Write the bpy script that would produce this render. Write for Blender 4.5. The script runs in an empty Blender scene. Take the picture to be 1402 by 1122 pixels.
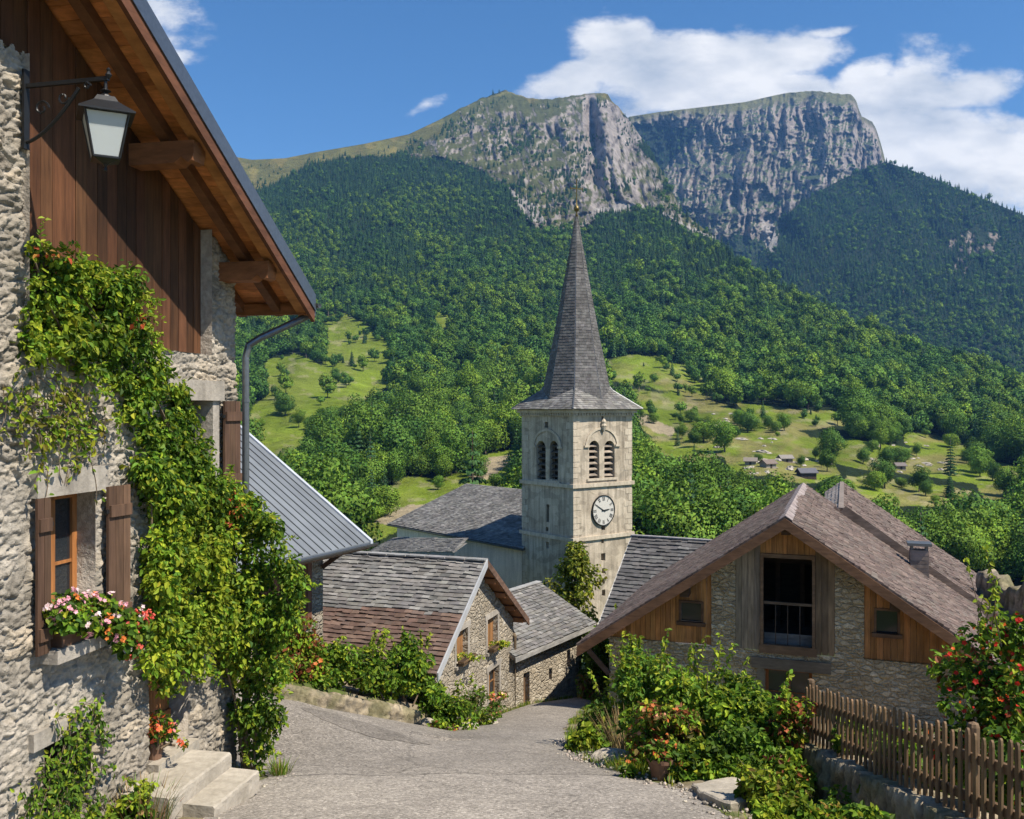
import bpy, math, random
import numpy as np
from mathutils import Vector
from mathutils.geometry import tessellate_polygon

random.seed(5)
rng = np.random.default_rng(11)
F = 1250.0
CX, CY = 701.0, 561.0
SC = bpy.context.scene
COL = SC.collection
ORG = {}


def A3(*v):
    return np.array(v, dtype=float)


def P(px, py, d):
    return A3((px - CX) / F * d, d, (CY - py) / F * d)


def unit(v):
    v = np.asarray(v, float)
    return v / np.linalg.norm(v)


def sm(a, b, x):
    t = np.clip((np.asarray(x, float) - a) / (b - a), 0, 1)
    return t * t * (3 - 2 * t)


# ---------------------------------------------------------------- noise
def _hash(ix, iy, iz, seed):
    h = (ix * 374761393 + iy * 668265263 + iz * 2147483647 + seed * 144665) & 0xFFFFFFFF
    h = ((h ^ (h >> 13)) * 1274126177) & 0xFFFFFFFF
    h = ((h ^ (h >> 16)) * 2246822519) & 0xFFFFFFFF
    h = h ^ (h >> 15)
    return (h & 0xFFFFFF) / float(0xFFFFFF)


def vnoise(x, y, z=0.0, seed=0):
    x, y, z = np.broadcast_arrays(np.asarray(x, float), np.asarray(y, float), np.asarray(z, float))
    xi, yi, zi = np.floor(x).astype(np.int64), np.floor(y).astype(np.int64), np.floor(z).astype(np.int64)
    fx, fy, fz = x - xi, y - yi, z - zi
    fx, fy, fz = fx * fx * (3 - 2 * fx), fy * fy * (3 - 2 * fy), fz * fz * (3 - 2 * fz)
    r = 0
    for dx in (0, 1):
        wx = fx if dx else 1 - fx
        for dy in (0, 1):
            wy = fy if dy else 1 - fy
            for dz in (0, 1):
                wz = fz if dz else 1 - fz
                r = r + wx * wy * wz * _hash(xi + dx, yi + dy, zi + dz, seed)
    return r


def fbm(x, y, z=0.0, seed=0, octv=4, gain=0.5):
    a, s, t = 1.0, 0.0, 0.0
    for o in range(octv):
        s = s + a * vnoise(np.asarray(x) * 2 ** o, np.asarray(y) * 2 ** o, np.asarray(z) * 2 ** o, seed + o * 17)
        t += a
        a *= gain
    return s / t


def ridged(x, y, seed=0, octv=4):
    a, s, t = 1.0, 0.0, 0.0
    for o in range(octv):
        s = s + a * (1 - np.abs(2 * vnoise(np.asarray(x) * 2 ** o, np.asarray(y) * 2 ** o, 0, seed + o * 13) - 1))
        t += a
        a *= 0.55
    return s / t


def cells(x, y, seed=0):
    """worley: returns F1, F2, id-random of nearest cell"""
    xi, yi = np.floor(x).astype(np.int64), np.floor(y).astype(np.int64)
    f1 = np.full(x.shape, 9.0)
    f2 = np.full(x.shape, 9.0)
    cid = np.zeros(x.shape)
    for dx in (-1, 0, 1):
        for dy in (-1, 0, 1):
            cx, cy = xi + dx, yi + dy
            jx = cx + 0.1 + 0.8 * _hash(cx, cy, 1, seed)
            jy = cy + 0.1 + 0.8 * _hash(cx, cy, 2, seed)
            d = np.hypot(jx - x, jy - y)
            idr = _hash(cx, cy, 3, seed)
            near = d < f1
            f2 = np.where(near, f1, np.minimum(f2, d))
            cid = np.where(near, idr, cid)
            f1 = np.where(near, d, f1)
    return f1, f2, cid


def inpoly(px, py, poly):
    px, py = np.asarray(px, float), np.asarray(py, float)
    r = np.zeros(px.shape, bool)
    n = len(poly)
    for i in range(n):
        x0, y0 = poly[i]
        x1, y1 = poly[(i + 1) % n]
        if y0 == y1:
            continue
        c = (y0 > py) != (y1 > py)
        r ^= c & (px < (x1 - x0) * (py - y0) / (y1 - y0) + x0)
    return r


# ---------------------------------------------------------------- objects
def tag(o, label=None, cat=None, group=None, kind=None):
    if label:
        o['label'] = label
    if cat:
        o['category'] = cat
    if group:
        o['group'] = group
    if kind:
        o['kind'] = kind
    return o


def thing(name, label, cat, loc=(0, 0, 0), group=None):
    o = bpy.data.objects.new(name, None)
    o.empty_display_size = 0.2
    COL.objects.link(o)
    o.location = [float(c) for c in loc]
    ORG[o] = np.array(loc, float)
    return tag(o, label, cat, group)


class MB:
    def __init__(s):
        s.V, s.Fs, s.C, s.M, s.n = [], [], [], [], 0

    def add(s, V, faces, col=(1, 1, 1), mi=0):
        V = np.asarray(V, float).reshape(-1, 3)
        if isinstance(faces, np.ndarray):
            fl = [faces]
        else:
            by = {}
            for f in faces:
                by.setdefault(len(f), []).append(f)
            fl = [np.array(a, dtype=np.int64) for a in by.values()]
        for a in fl:
            if len(a):
                s.Fs.append(a + s.n)
                s.M.append(np.full(len(a), mi, np.int32))
        c = np.asarray(col, float)
        if c.ndim == 1:
            c = np.tile(c[:3], (len(V), 1))
        s.V.append(V)
        s.C.append(c[:, :3])
        s.n += len(V)
        return s

    def hexa(s, b, t, col=(1, 1, 1), mi=0):
        """b,t: 4 points each (ring order)"""
        V = np.concatenate([np.asarray(b, float), np.asarray(t, float)])
        Fc = [(3, 2, 1, 0), (4, 5, 6, 7)] + [(i, (i + 1) % 4, 4 + (i + 1) % 4, 4 + i) for i in range(4)]
        return s.add(V, Fc, col, mi)

    def box(s, c, h, ax=None, col=(1, 1, 1), mi=0):
        c = np.asarray(c, float)
        ax = np.eye(3) if ax is None else np.asarray(ax, float)
        x, y, z = ax[0] * h[0], ax[1] * h[1], ax[2] * h[2]
        b = [c - x - y - z, c + x - y - z, c + x + y - z, c - x + y - z]
        t = [p + 2 * z for p in b]
        return s.hexa(b, t, col, mi)

    def beam(s, p0, p1, w, h, up=(0, 0, 1), col=(1, 1, 1), mi=0):
        p0, p1 = np.asarray(p0, float), np.asarray(p1, float)
        d = unit(p1 - p0)
        r = np.cross(d, np.asarray(up, float))
        r = unit(r) if np.linalg.norm(r) > 1e-6 else A3(1, 0, 0)
        u = np.cross(r, d)
        return s.box((p0 + p1) / 2, (np.linalg.norm(p1 - p0) / 2, w / 2, h / 2), (d, r, u), col, mi)

    def prism(s, poly, ext, col=(1, 1, 1), mi=0):
        b = np.asarray(poly, float)
        n = len(b)
        V = np.concatenate([b, b + np.asarray(ext, float)])
        Fc = [tuple(range(n))[::-1], tuple(range(n, 2 * n))] + [(i, (i + 1) % n, n + (i + 1) % n, n + i) for i in range(n)]
        return s.add(V, Fc, col, mi)

    def tube(s, pts, r, seg=6, col=(1, 1, 1), mi=0):
        pts = np.asarray(pts, float)
        n = len(pts)
        rr = np.full(n, r) if np.isscalar(r) else np.asarray(r, float)
        V = []
        prev = None
        for i in range(n):
            d = unit(pts[min(i + 1, n - 1)] - pts[max(i - 1, 0)])
            ref = prev if prev is not None else (A3(0, 0, 1) if abs(d[2]) < 0.9 else A3(1, 0, 0))
            a = np.cross(d, ref)
            if np.linalg.norm(a) < 1e-5:
                a = np.cross(d, A3(0.3, 1, 0.2))
            a = unit(a)
            b = np.cross(d, a)
            prev = np.cross(a, d) if False else ref
            for k in range(seg):
                t = 2 * math.pi * k / seg
                V.append(pts[i] + rr[i] * (math.cos(t) * a + math.sin(t) * b))
        Fc = []
        for i in range(n - 1):
            for k in range(seg):
                Fc.append((i * seg + k, i * seg + (k + 1) % seg, (i + 1) * seg + (k + 1) % seg, (i + 1) * seg + k))
        Fc.append(tuple(range(seg))[::-1])
        Fc.append(tuple(range((n - 1) * seg, n * seg)))
        return s.add(V, Fc, col, mi)

    def lathe(s, prof, c, seg=12, col=(1, 1, 1), mi=0, rot=0.0, sx=1.0, sy=1.0):
        c = np.asarray(c, float)
        V = []
        for r, z in prof:
            for k in range(seg):
                t = 2 * math.pi * k / seg + rot
                V.append(c + A3(r * math.cos(t) * sx, r * math.sin(t) * sy, z))
        n = len(prof)
        Fc = []
        for i in range(n - 1):
            for k in range(seg):
                Fc.append((i * seg + k, i * seg + (k + 1) % seg, (i + 1) * seg + (k + 1) % seg, (i + 1) * seg + k))
        Fc.append(tuple(range(seg))[::-1])
        Fc.append(tuple(range((n - 1) * seg, n * seg)))
        return s.add(V, Fc, col, mi)

    def build(s, name, mats, parent=None, loc=None, smooth=False, normals=None, link=True):
        V = np.concatenate(s.V)
        C = np.concatenate(s.C)
        org = ORG[parent] if parent is not None else (np.asarray(loc, float) if loc is not None else np.zeros(3))
        me = bpy.data.meshes.new(name)
        me.vertices.add(len(V))
        me.vertices.foreach_set('co', (V - org).astype(np.float32).ravel())
        li = np.concatenate([a.ravel() for a in s.Fs]).astype(np.int32)
        lt = np.concatenate([np.full(len(a), a.shape[1], np.int32) for a in s.Fs])
        ls = np.concatenate([[0], np.cumsum(lt)[:-1]]).astype(np.int32)
        me.loops.add(len(li))
        me.loops.foreach_set('vertex_index', li)
        me.polygons.add(len(lt))
        me.polygons.foreach_set('loop_start', ls)
        me.polygons.foreach_set('material_index', np.concatenate(s.M))
        me.polygons.foreach_set('use_smooth', np.full(len(lt), bool(smooth)))
        me.update(calc_edges=True)
        at = me.attributes.new('Col', 'FLOAT_COLOR', 'POINT')
        at.data.foreach_set('color', np.concatenate([C, np.ones((len(C), 1))], 1).astype(np.float32).ravel())
        if normals is not None:
            me.normals_split_custom_set_from_vertices(np.asarray(normals, float).tolist())
        for m in (mats if isinstance(mats, (list, tuple)) else [mats]):
            me.materials.append(m)
        o = bpy.data.objects.new(name, me)
        ORG[o] = org
        if link:
            COL.objects.link(o)
        if parent is not None:
            o.parent = parent
        elif loc is not None:
            o.location = [float(c) for c in loc]
        return o


class Frame:
    """vertical wall plane: o origin, u along the wall (horizontal), n outward"""

    def __init__(s, o, u, n=None):
        s.o = np.asarray(o, float)
        s.u = unit(A3(u[0], u[1], 0))
        s.n = unit(A3(n[0], n[1], 0)) if n is not None else A3(s.u[1], -s.u[0], 0)

    def pt(s, a, q, z):
        p = s.o + s.u * a + s.n * q
        return A3(p[0], p[1], z)

    def pix(s, px, py, q=0.0):
        r = A3((px - CX) / F, 1, (CY - py) / F)
        t = ((s.o + s.n * q) * A3(1, 1, 0)).dot(s.n) / r.dot(s.n)
        p = r * t
        return float((p - s.o).dot(s.u)), float(p[2])

    def box(s, mb, a0, a1, q0, q1, z0, z1, col=(1, 1, 1), mi=0):
        b = [s.pt(a0, q0, z0), s.pt(a1, q0, z0), s.pt(a1, q1, z0), s.pt(a0, q1, z0)]
        t = [s.pt(a0, q0, z1), s.pt(a1, q0, z1), s.pt(a1, q1, z1), s.pt(a0, q1, z1)]
        return mb.hexa(b, t, col, mi)

    def wall(s, mb, outline, holes=(), q=0.0, depth=0.2, col=(1, 1, 1), mi=0):
        """outline and holes in (a, z); reveals run inwards by depth"""
        loops = [list(outline)] + [[(h[0], h[2]), (h[1], h[2]), (h[1], h[3]), (h[0], h[3])] for h in holes]
        tri = tessellate_polygon([[Vector((a, z, 0)) for a, z in L] for L in loops])
        flat = [p for L in loops for p in L]
        V = [s.pt(a, q, z) for a, z in flat]
        mb.add(V, [tuple(t) for t in tri], col, mi)
        for h in holes:
            r = [(h[0], h[2]), (h[1], h[2]), (h[1], h[3]), (h[0], h[3])]
            V = [s.pt(a, q, z) for a, z in r] + [s.pt(a, q - depth, z) for a, z in r]
            mb.add(V, [(i, (i + 1) % 4, 4 + (i + 1) % 4, 4 + i) for i in range(4)], col, mi)
        return mb


def jit(c, a=0.12):
    c = np.asarray(c, float)
    return np.clip(c * (1 + random.uniform(-a, a)) * (1 + np.array([random.uniform(-a, a) for _ in range(3)]) * 0.12), 0, 1)


# ---------------------------------------------------------------- leaves
def leaf_arrays(Pt, Nn, L, col, asp=0.6, fold=0.25, six=True, tang=None):
    n = len(Pt)
    Nn = Nn / (np.linalg.norm(Nn, axis=1, keepdims=True) + 1e-9)
    t = rng.normal(size=(n, 3)) if tang is None else tang + 0.35 * rng.normal(size=(n, 3))
    t = t - (t * Nn).sum(1, keepdims=True) * Nn
    t = t / (np.linalg.norm(t, axis=1, keepdims=True) + 1e-9)
    b = np.cross(Nn, t)
    L = np.broadcast_to(np.asarray(L, float), (n,))[:, None]
    w = L * asp
    up = Nn * w * fold
    if six:
        v = [Pt, Pt + t * L * .35 + b * w * .5 + up, Pt + t * L * .72 + b * w * .36 + up * .7, Pt + t * L - Nn * w * .15,
             Pt + t * L * .72 - b * w * .36 + up * .7, Pt + t * L * .35 - b * w * .5 + up]
        V = np.stack(v, 1).reshape(-1, 3)
        i = np.arange(n)[:, None] * 6
        Fc = np.concatenate([i + np.array([3, 2, 1, 0]), i + np.array([5, 4, 3, 0])])
        C = np.repeat(col, 6, 0)
    else:
        v = [Pt - t * L * .5, Pt - b * w * .5 + up, Pt + t * L * .5, Pt + b * w * .5 + up]
        V = np.stack(v, 1).reshape(-1, 3)
        i = np.arange(n)[:, None] * 4
        Fc = i + np.array([0, 1, 2, 3])
        C = np.repeat(col, 4, 0)
    return V, Fc, C


def colvar(base, n, a=0.2, hue=0.12):
    base = np.asarray(base, float)
    k = (1 + a * rng.normal(size=(n, 1)))
    h = 1 + hue * rng.normal(size=(n, 3)) * np.array([1.0, 0.3, 0.6])
    return np.clip(base * k * h, 0.003, 0.9)
# ---------------------------------------------------------------- materials
def new_mat(name):
    m = bpy.data.materials.new(name)
    m.use_nodes = True
    m.node_tree.nodes.clear()
    return m, m.node_tree


def nd(t, typ, ins=None, **props):
    n = t.nodes.new(typ)
    for k, v in props.items():
        setattr(n, k, v)
    for k, v in (ins or {}).items():
        s = n.inputs[k]
        if isinstance(v, bpy.types.NodeSocket):
            t.links.new(v, s)
        else:
            s.default_value = v
    return n


def mth(t, op, a, b=None, clamp=False):
    ins = {0: a}
    if b is not None:
        ins[1] = b
    return nd(t, 'ShaderNodeMath', ins, operation=op, use_clamp=clamp).outputs[0]


def coords(t, scale=(1, 1, 1), kind='Object', rot=(0, 0, 0)):
    tc = nd(t, 'ShaderNodeTexCoord')
    return nd(t, 'ShaderNodeMapping', {'Vector': tc.outputs[kind], 'Scale': scale, 'Rotation': rot}).outputs[0]


def noise(t, vec, scale, detail=4, rough=0.55):
    return nd(t, 'ShaderNodeTexNoise', {'Vector': vec, 'Scale': scale, 'Detail': detail, 'Roughness': rough})


def ramp(t, fac, stops):
    r = nd(t, 'ShaderNodeValToRGB', {'Fac': fac})
    el = r.color_ramp.elements
    while len(el) < len(stops):
        el.new(0.5)
    for e, (p, c) in zip(el, stops):
        e.position = p
        e.color = (c[0], c[1], c[2], 1) if not np.isscalar(c) else (c, c, c, 1)
    return r.outputs[0]


def mix(t, fac, a, b, mode='MIX'):
    n = nd(t, 'ShaderNodeMix', data_type='RGBA', blend_type=mode)
    for i, v in ((0, fac), (6, a), (7, b)):
        if isinstance(v, bpy.types.NodeSocket):
            t.links.new(v, n.inputs[i])
        else:
            n.inputs[i].default_value = v if i == 0 else (v[0], v[1], v[2], 1)
    return n.outputs[2]


def finish(t, base, rough=0.8, bump=None, bstr=0.3, bdist=0.02, metal=0.0, spec=0.3, transl=0.0, extra_bump=None):
    p = nd(t, 'ShaderNodeBsdfPrincipled', {'Roughness': rough, 'Metallic': metal, 'Specular IOR Level': spec})
    if isinstance(base, bpy.types.NodeSocket):
        t.links.new(base, p.inputs['Base Color'])
    else:
        p.inputs['Base Color'].default_value = (*base, 1)
    last = None
    for b_, s_, d_ in ([(bump, bstr, bdist)] if bump is not None else []) + (extra_bump or []):
        bn = nd(t, 'ShaderNodeBump', {'Height': b_, 'Strength': s_, 'Distance': d_})
        if last is not None:
            t.links.new(last, bn.inputs['Normal'])
        last = bn.outputs[0]
    if last is not None:
        t.links.new(last, p.inputs['Normal'])
    sh = p.outputs[0]
    if transl > 0:
        tr = nd(t, 'ShaderNodeBsdfTranslucent')
        if isinstance(base, bpy.types.NodeSocket):
            t.links.new(base, tr.inputs[0])
        else:
            tr.inputs[0].default_value = (*base, 1)
        sh = nd(t, 'ShaderNodeMixShader', {0: transl, 1: p.outputs[0], 2: tr.outputs[0]}).outputs[0]
    out = nd(t, 'ShaderNodeOutputMaterial')
    t.links.new(sh, out.inputs[0])


def attr_col(t):
    return nd(t, 'ShaderNodeAttribute', attribute_name='Col').outputs[0]


def mat_col(name, rough=0.8, nscale=8.0, namt=0.3, bstr=0.3, bdist=0.02, stretch=(1, 1, 1), spec=0.3, transl=0, metal=0, detail=5, fine=None):
    """attribute colour with procedural variation and relief"""
    m, t = new_mat(name)
    v = coords(t, stretch)
    n = noise(t, v, nscale, detail)
    k = ramp(t, n.outputs[0], [(0.25, 1 - namt), (0.75, 1 + namt)])
    base = mix(t, 1.0, attr_col(t), k, 'MULTIPLY')
    eb = None
    if fine:
        n2 = noise(t, v, fine[0], 3)
        eb = [(n2.outputs[0], fine[1], fine[2])]
    finish(t, base, rough, n.outputs[0] if bstr else None, bstr, bdist, metal, spec, transl, eb)
    return m


def mat_leaf(name, transl=0.42, rough=0.55, spec=0.2):
    m, t = new_mat(name)
    v = coords(t)
    n = noise(t, v, 3.0, 2)
    k = ramp(t, n.outputs[0], [(0.3, 0.85), (0.7, 1.15)])
    base = mix(t, 1.0, attr_col(t), k, 'MULTIPLY')
    finish(t, base, rough, None, spec=spec, transl=transl)
    return m


def mat_tree(name, transl=0.22):
    """attribute colour, shifted for each single tree"""
    m, t = new_mat(name)
    oi = nd(t, 'ShaderNodeObjectInfo').outputs['Random']
    tint = ramp(t, oi, [(0.0, (0.45, 0.56, 0.6)), (0.25, (0.85, 0.9, 0.8)), (0.5, (1, 1, 1)), (0.75, (1.2, 1.16, 0.95)), (1.0, (1.5, 1.4, 0.95))])
    base = mix(t, 1.0, attr_col(t), tint, 'MULTIPLY')
    finish(t, base, 0.7, None, spec=0.1, transl=transl)
    return m


def mat_rubble(name, scale=3.2, flat=1.9, cols=None, mortar=(0.42, 0.37, 0.29), bstr=0.9, bdist=0.05, rotz=0.0, mw=0.09):
    m, t = new_mat(name)
    v0 = coords(t, (1, 1, 1))
    wn = noise(t, v0, 2.6, 3)
    wn2 = noise(t, v0, 9.0, 3)
    wv = mix(t, 0.2, v0, wn.outputs[1], 'ADD')
    wv = mix(t, 0.07, wv, wn2.outputs[1], 'ADD')
    mp = nd(t, 'ShaderNodeMapping', {'Vector': wv, 'Scale': (1, 1, flat), 'Rotation': (0, 0, rotz)}).outputs[0]
    ve = nd(t, 'ShaderNodeTexVoronoi', {'Vector': mp, 'Scale': scale, 'Randomness': 0.95}, feature='DISTANCE_TO_EDGE')
    vc = nd(t, 'ShaderNodeTexVoronoi', {'Vector': mp, 'Scale': scale, 'Randomness': 0.95}, feature='F1')
    sep = nd(t, 'ShaderNodeSeparateColor', {0: vc.outputs['Color']})
    cols = cols or [(0.36, 0.31, 0.24), (0.27, 0.235, 0.185), (0.44, 0.39, 0.31), (0.31, 0.26, 0.19), (0.5, 0.45, 0.37)]
    stone = ramp(t, sep.outputs[0], [(i / (len(cols) - 1), c) for i, c in enumerate(cols)])
    fn = noise(t, v0, 22, 6, 0.65)
    stone = mix(t, 1.0, stone, ramp(t, fn.outputs[0], [(0.25, 0.5), (0.75, 1.45)]), 'MULTIPLY')
    big = noise(t, v0, 0.6, 3)
    edge = nd(t, 'ShaderNodeMapRange', {0: ve.outputs[0], 1: 0.0, 2: mw, 3: 0.0, 4: 1.0}, interpolation_type='SMOOTHSTEP').outputs[0]
    mcol = mix(t, 1.0, mortar, ramp(t, fn.outputs[0], [(0.3, 0.7), (0.7, 1.2)]), 'MULTIPLY')
    base = mix(t, edge, mcol, stone)
    base = mix(t, 1.0, base, ramp(t, big.outputs[0], [(0.3, 0.78), (0.7, 1.15)]), 'MULTIPLY')
    h = mth(t, 'ADD', edge, mth(t, 'MULTIPLY', fn.outputs[0], 0.7))
    h = mth(t, 'ADD', h, mth(t, 'MULTIPLY', sep.outputs[1], 0.5))
    finish(t, base, 0.92, h, bstr, bdist, spec=0.15)
    return m


def mat_plaster(name, c0, c1, scale=1.2, bstr=0.35, streak=0.0, stone=0.0):
    m, t = new_mat(name)
    v = coords(t)
    n = noise(t, v, scale, 8, 0.62)
    n2 = noise(t, v, 14, 6, 0.6)
    base = ramp(t, n.outputs[0], [(0.3, c0), (0.65, c1)])
    base = mix(t, 1.0, base, ramp(t, n2.outputs[0], [(0.25, 0.8), (0.75, 1.15)]), 'MULTIPLY')
    if stone:
        mp = coords(t, (1, 1, 1.5))
        vo = nd(t, 'ShaderNodeTexVoronoi', {'Vector': mp, 'Scale': 1.7, 'Randomness': 0.9}, feature='F1')
        sp = nd(t, 'ShaderNodeSeparateColor', {0: vo.outputs['Color']})
        base = mix(t, stone, base, mix(t, 1.0, base, ramp(t, sp.outputs[0], [(0.2, 0.6), (0.6, 1.1)]), 'MULTIPLY'))
    if streak:
        st = noise(t, coords(t, (1, 1, 0.08)), 5.0, 4)
        base = mix(t, 1.0, base, ramp(t, st.outputs[0], [(0.35, 1 - streak), (0.6, 1.05)]), 'MULTIPLY')
    finish(t, base, 0.92, n2.outputs[0], bstr, 0.03, spec=0.15)
    return m


def mat_wood(name, stretch=(9, 9, 0.7), dark=0.55, bright=1.3, rough=0.75, bstr=0.35):
    m, t = new_mat(name)
    v = coords(t, stretch)
    n = noise(t, v, 2.2, 6, 0.65)
    n2 = noise(t, coords(t), 1.3, 3)
    base = mix(t, 1.0, attr_col(t), ramp(t, n.outputs[0], [(0.3, dark), (0.7, bright)]), 'MULTIPLY')
    base = mix(t, 1.0, base, ramp(t, n2.outputs[0], [(0.3, 0.72), (0.7, 1.2)]), 'MULTIPLY')
    finish(t, base, rough, n.outputs[0], bstr, 0.012, spec=0.25)
    return m


def mat_plain(name, c, rough=0.6, metal=0.0, spec=0.4, nscale=20, namt=0.12, bstr=0.08):
    m, t = new_mat(name)
    n = noise(t, coords(t), nscale, 4)
    base = mix(t, 1.0, c, ramp(t, n.outputs[0], [(0.3, 1 - namt), (0.7, 1 + namt)]), 'MULTIPLY')
    finish(t, base, rough, n.outputs[0], bstr, 0.01, metal, spec)
    return m


def mat_glass(name, c=(0.02, 0.025, 0.03), rough=0.06):
    m, t = new_mat(name)
    n = noise(t, coords(t), 1.5, 2)
    finish(t, c, rough, n.outputs[0], 0.06, 0.02, 0.0, 0.6)
    return m


def mat_lampglass(name):
    m, t = new_mat(name)
    p = nd(t, 'ShaderNodeBsdfPrincipled', {'Base Color': (0.75, 0.8, 0.8, 1), 'Roughness': 0.35, 'Specular IOR Level': 0.6})
    tr = nd(t, 'ShaderNodeBsdfTransparent', {0: (0.9, 0.93, 0.93, 1)})
    mx = nd(t, 'ShaderNodeMixShader', {0: 0.45, 1: tr.outputs[0], 2: p.outputs[0]})
    out = nd(t, 'ShaderNodeOutputMaterial')
    t.links.new(mx.outputs[0], out.inputs[0])
    return m


def mat_asphalt(name, base=(0.255, 0.23, 0.2), seed=0.0, dark=1.0):
    m, t = new_mat(name)
    v = nd(t, 'ShaderNodeMapping', {'Vector': nd(t, 'ShaderNodeTexCoord').outputs['Object'], 'Location': (seed, seed, 0)}).outputs[0]
    big = noise(t, v, 0.35, 5, 0.6)
    mid = noise(t, v, 3.5, 6, 0.7)
    gr = nd(t, 'ShaderNodeTexVoronoi', {'Vector': v, 'Scale': 42.0}, feature='F1')
    gcol = nd(t, 'ShaderNodeSeparateColor', {0: gr.outputs['Color']}).outputs[0]
    fine = noise(t, v, 90, 3, 0.7)
    c = mix(t, 1.0, base, ramp(t, big.outputs[0], [(0.3, 0.78), (0.7, 1.18)]), 'MULTIPLY')
    c = mix(t, 1.0, c, ramp(t, mid.outputs[0], [(0.25, 0.75), (0.5, 1.0), (0.8, 1.2)]), 'MULTIPLY')
    c = mix(t, 1.0, c, ramp(t, gcol, [(0.0, 0.55), (0.5, 1.0), (0.85, 1.1), (1.0, 1.6)]), 'MULTIPLY')
    c = mix(t, 1.0, c, (dark, dark, dark), 'MULTIPLY')
    # thin cracks
    wv = mix(t, 0.35, v, noise(t, v, 1.1, 5, 0.7).outputs[1], 'ADD')
    cr = nd(t, 'ShaderNodeTexVoronoi', {'Vector': wv, 'Scale': 0.3, 'Randomness': 1.0}, feature='DISTANCE_TO_EDGE')
    ck = nd(t, 'ShaderNodeMapRange', {0: cr.outputs[0], 1: 0.0, 2: 0.006, 3: 0.72, 4: 1.0}).outputs[0]
    c = mix(t, 1.0, c, ck, 'MULTIPLY')
    # the worn joint where two layers of surfacing meet across the lane
    sp = nd(t, 'ShaderNodeSeparateXYZ', {0: v})
    wob = noise(t, v, 0.9, 5, 0.7)
    dy = mth(t, 'SUBTRACT', sp.outputs[1], mth(t, 'ADD', mth(t, 'MULTIPLY', wob.outputs[0], 0.5), 11.55))
    jl = nd(t, 'ShaderNodeMapRange', {0: mth(t, 'ABSOLUTE', dy), 1: 0.006, 2: 0.035, 3: 0.45, 4: 1.0}).outputs[0]
    jn = nd(t, 'ShaderNodeMapRange', {0: mid.outputs[0], 1: 0.42, 2: 0.55, 3: 1.0, 4: 0.0}).outputs[0]
    jl = mth(t, 'MAXIMUM', jl, jn)
    c = mix(t, 1.0, c, jl, 'MULTIPLY')
    nearer = nd(t, 'ShaderNodeMapRange', {0: dy, 1: -0.1, 2: 0.1, 3: 1.1, 4: 0.95}).outputs[0]
    c = mix(t, 1.0, c, nearer, 'MULTIPLY')
    h = mth(t, 'ADD', mth(t, 'MULTIPLY', gr.outputs[0], -1.0), mth(t, 'MULTIPLY', fine.outputs[0], 0.6))
    finish(t, c, 0.9, h, 0.55, 0.012, spec=0.2, extra_bump=[(mid.outputs[0], 0.35, 0.03), (ck, 0.5, 0.02)])
    return m


def mat_terrain(name, nscale, bdist, bstr=0.8):
    """attribute colour; relief at the scale of boulders and ledges"""
    m, t = new_mat(name)
    v = coords(t)
    n = noise(t, v, nscale, 8, 0.68)
    n2 = noise(t, v, nscale * 0.22, 4)
    base = mix(t, 1.0, attr_col(t), ramp(t, n.outputs[0], [(0.25, 0.6), (0.5, 1.0), (0.75, 1.35)]), 'MULTIPLY')
    base = mix(t, 1.0, base, ramp(t, n2.outputs[0], [(0.3, 0.8), (0.7, 1.2)]), 'MULTIPLY')
    finish(t, base, 0.95, n.outputs[0], bstr, bdist, spec=0.08)
    return m


M = {}
M['leftwall'] = mat_col('rubble_stone', 0.92, 14, 0.32, 0.8, 0.03, fine=(55, 0.8, 0.012), spec=0.15, detail=8)
M['rubble'] = mat_rubble('rubble_masonry', 4.6, 2.1, mortar=(0.40, 0.345, 0.265), mw=0.16)
M['rubble_barn'] = mat_rubble('barn_masonry', 4.4, 2.3, mw=0.17, cols=[(0.5, 0.39, 0.25), (0.33, 0.26, 0.17), (0.6, 0.49, 0.34), (0.42, 0.32, 0.2), (0.64, 0.53, 0.38)], mortar=(0.5, 0.395, 0.26), bstr=0.9)
M['rubble_low'] = mat_rubble('garden_wall_stone', 4.2, 1.7, cols=[(0.27, 0.24, 0.19), (0.18, 0.16, 0.13), (0.35, 0.31, 0.25), (0.22, 0.19, 0.15)], mortar=(0.2, 0.18, 0.14))
M['tower'] = mat_plaster('tower_limestone', (0.37, 0.31, 0.235), (0.52, 0.45, 0.355), 0.5, 0.6, 0.34, stone=0.5)
M['quoin'] = mat_plaster('quoin_stone', (0.40, 0.34, 0.26), (0.55, 0.48, 0.38), 0.9, 0.4, 0.2)
M['plaster'] = mat_plaster('nave_plaster', (0.70, 0.60, 0.52), (0.86, 0.77, 0.68), 0.4, 0.3, 0.14)
M['concrete'] = mat_plaster('cut_stone', (0.29, 0.26, 0.22), (0.40, 0.365, 0.315), 1.8, 0.5, 0.2)
M['step'] = mat_plaster('step_stone', (0.28, 0.25, 0.2), (0.41, 0.37, 0.31), 2.4, 0.5)
M['woodv'] = mat_wood('boards_upright', (9, 9, 0.7))
M['woodh'] = mat_wood('beam_timber', (1.5, 1.5, 6), 0.6, 1.25)
M['woodx'] = mat_wood('soffit_timber', (2.2, 7, 7), 0.6, 1.3, 0.6)
M['tile'] = mat_col('slate_tile', 0.85, 5, 0.3, 0.35, 0.02, fine=(40, 0.3, 0.008), spec=0.12)
M['metalroof'] = mat_col('sheet_metal', 0.55, 1.6, 0.16, 0.12, 0.02, metal=0.15, spec=0.35)
M['zinc'] = mat_plain('grey_zinc', (0.16, 0.17, 0.18), 0.38, 0.7)
M['darkmetal'] = mat_plain('dark_flashing', (0.10, 0.12, 0.15), 0.35, 0.5)
M['iron'] = mat_plain('wrought_iron', (0.022, 0.023, 0.025), 0.45, 0.4)
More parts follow.
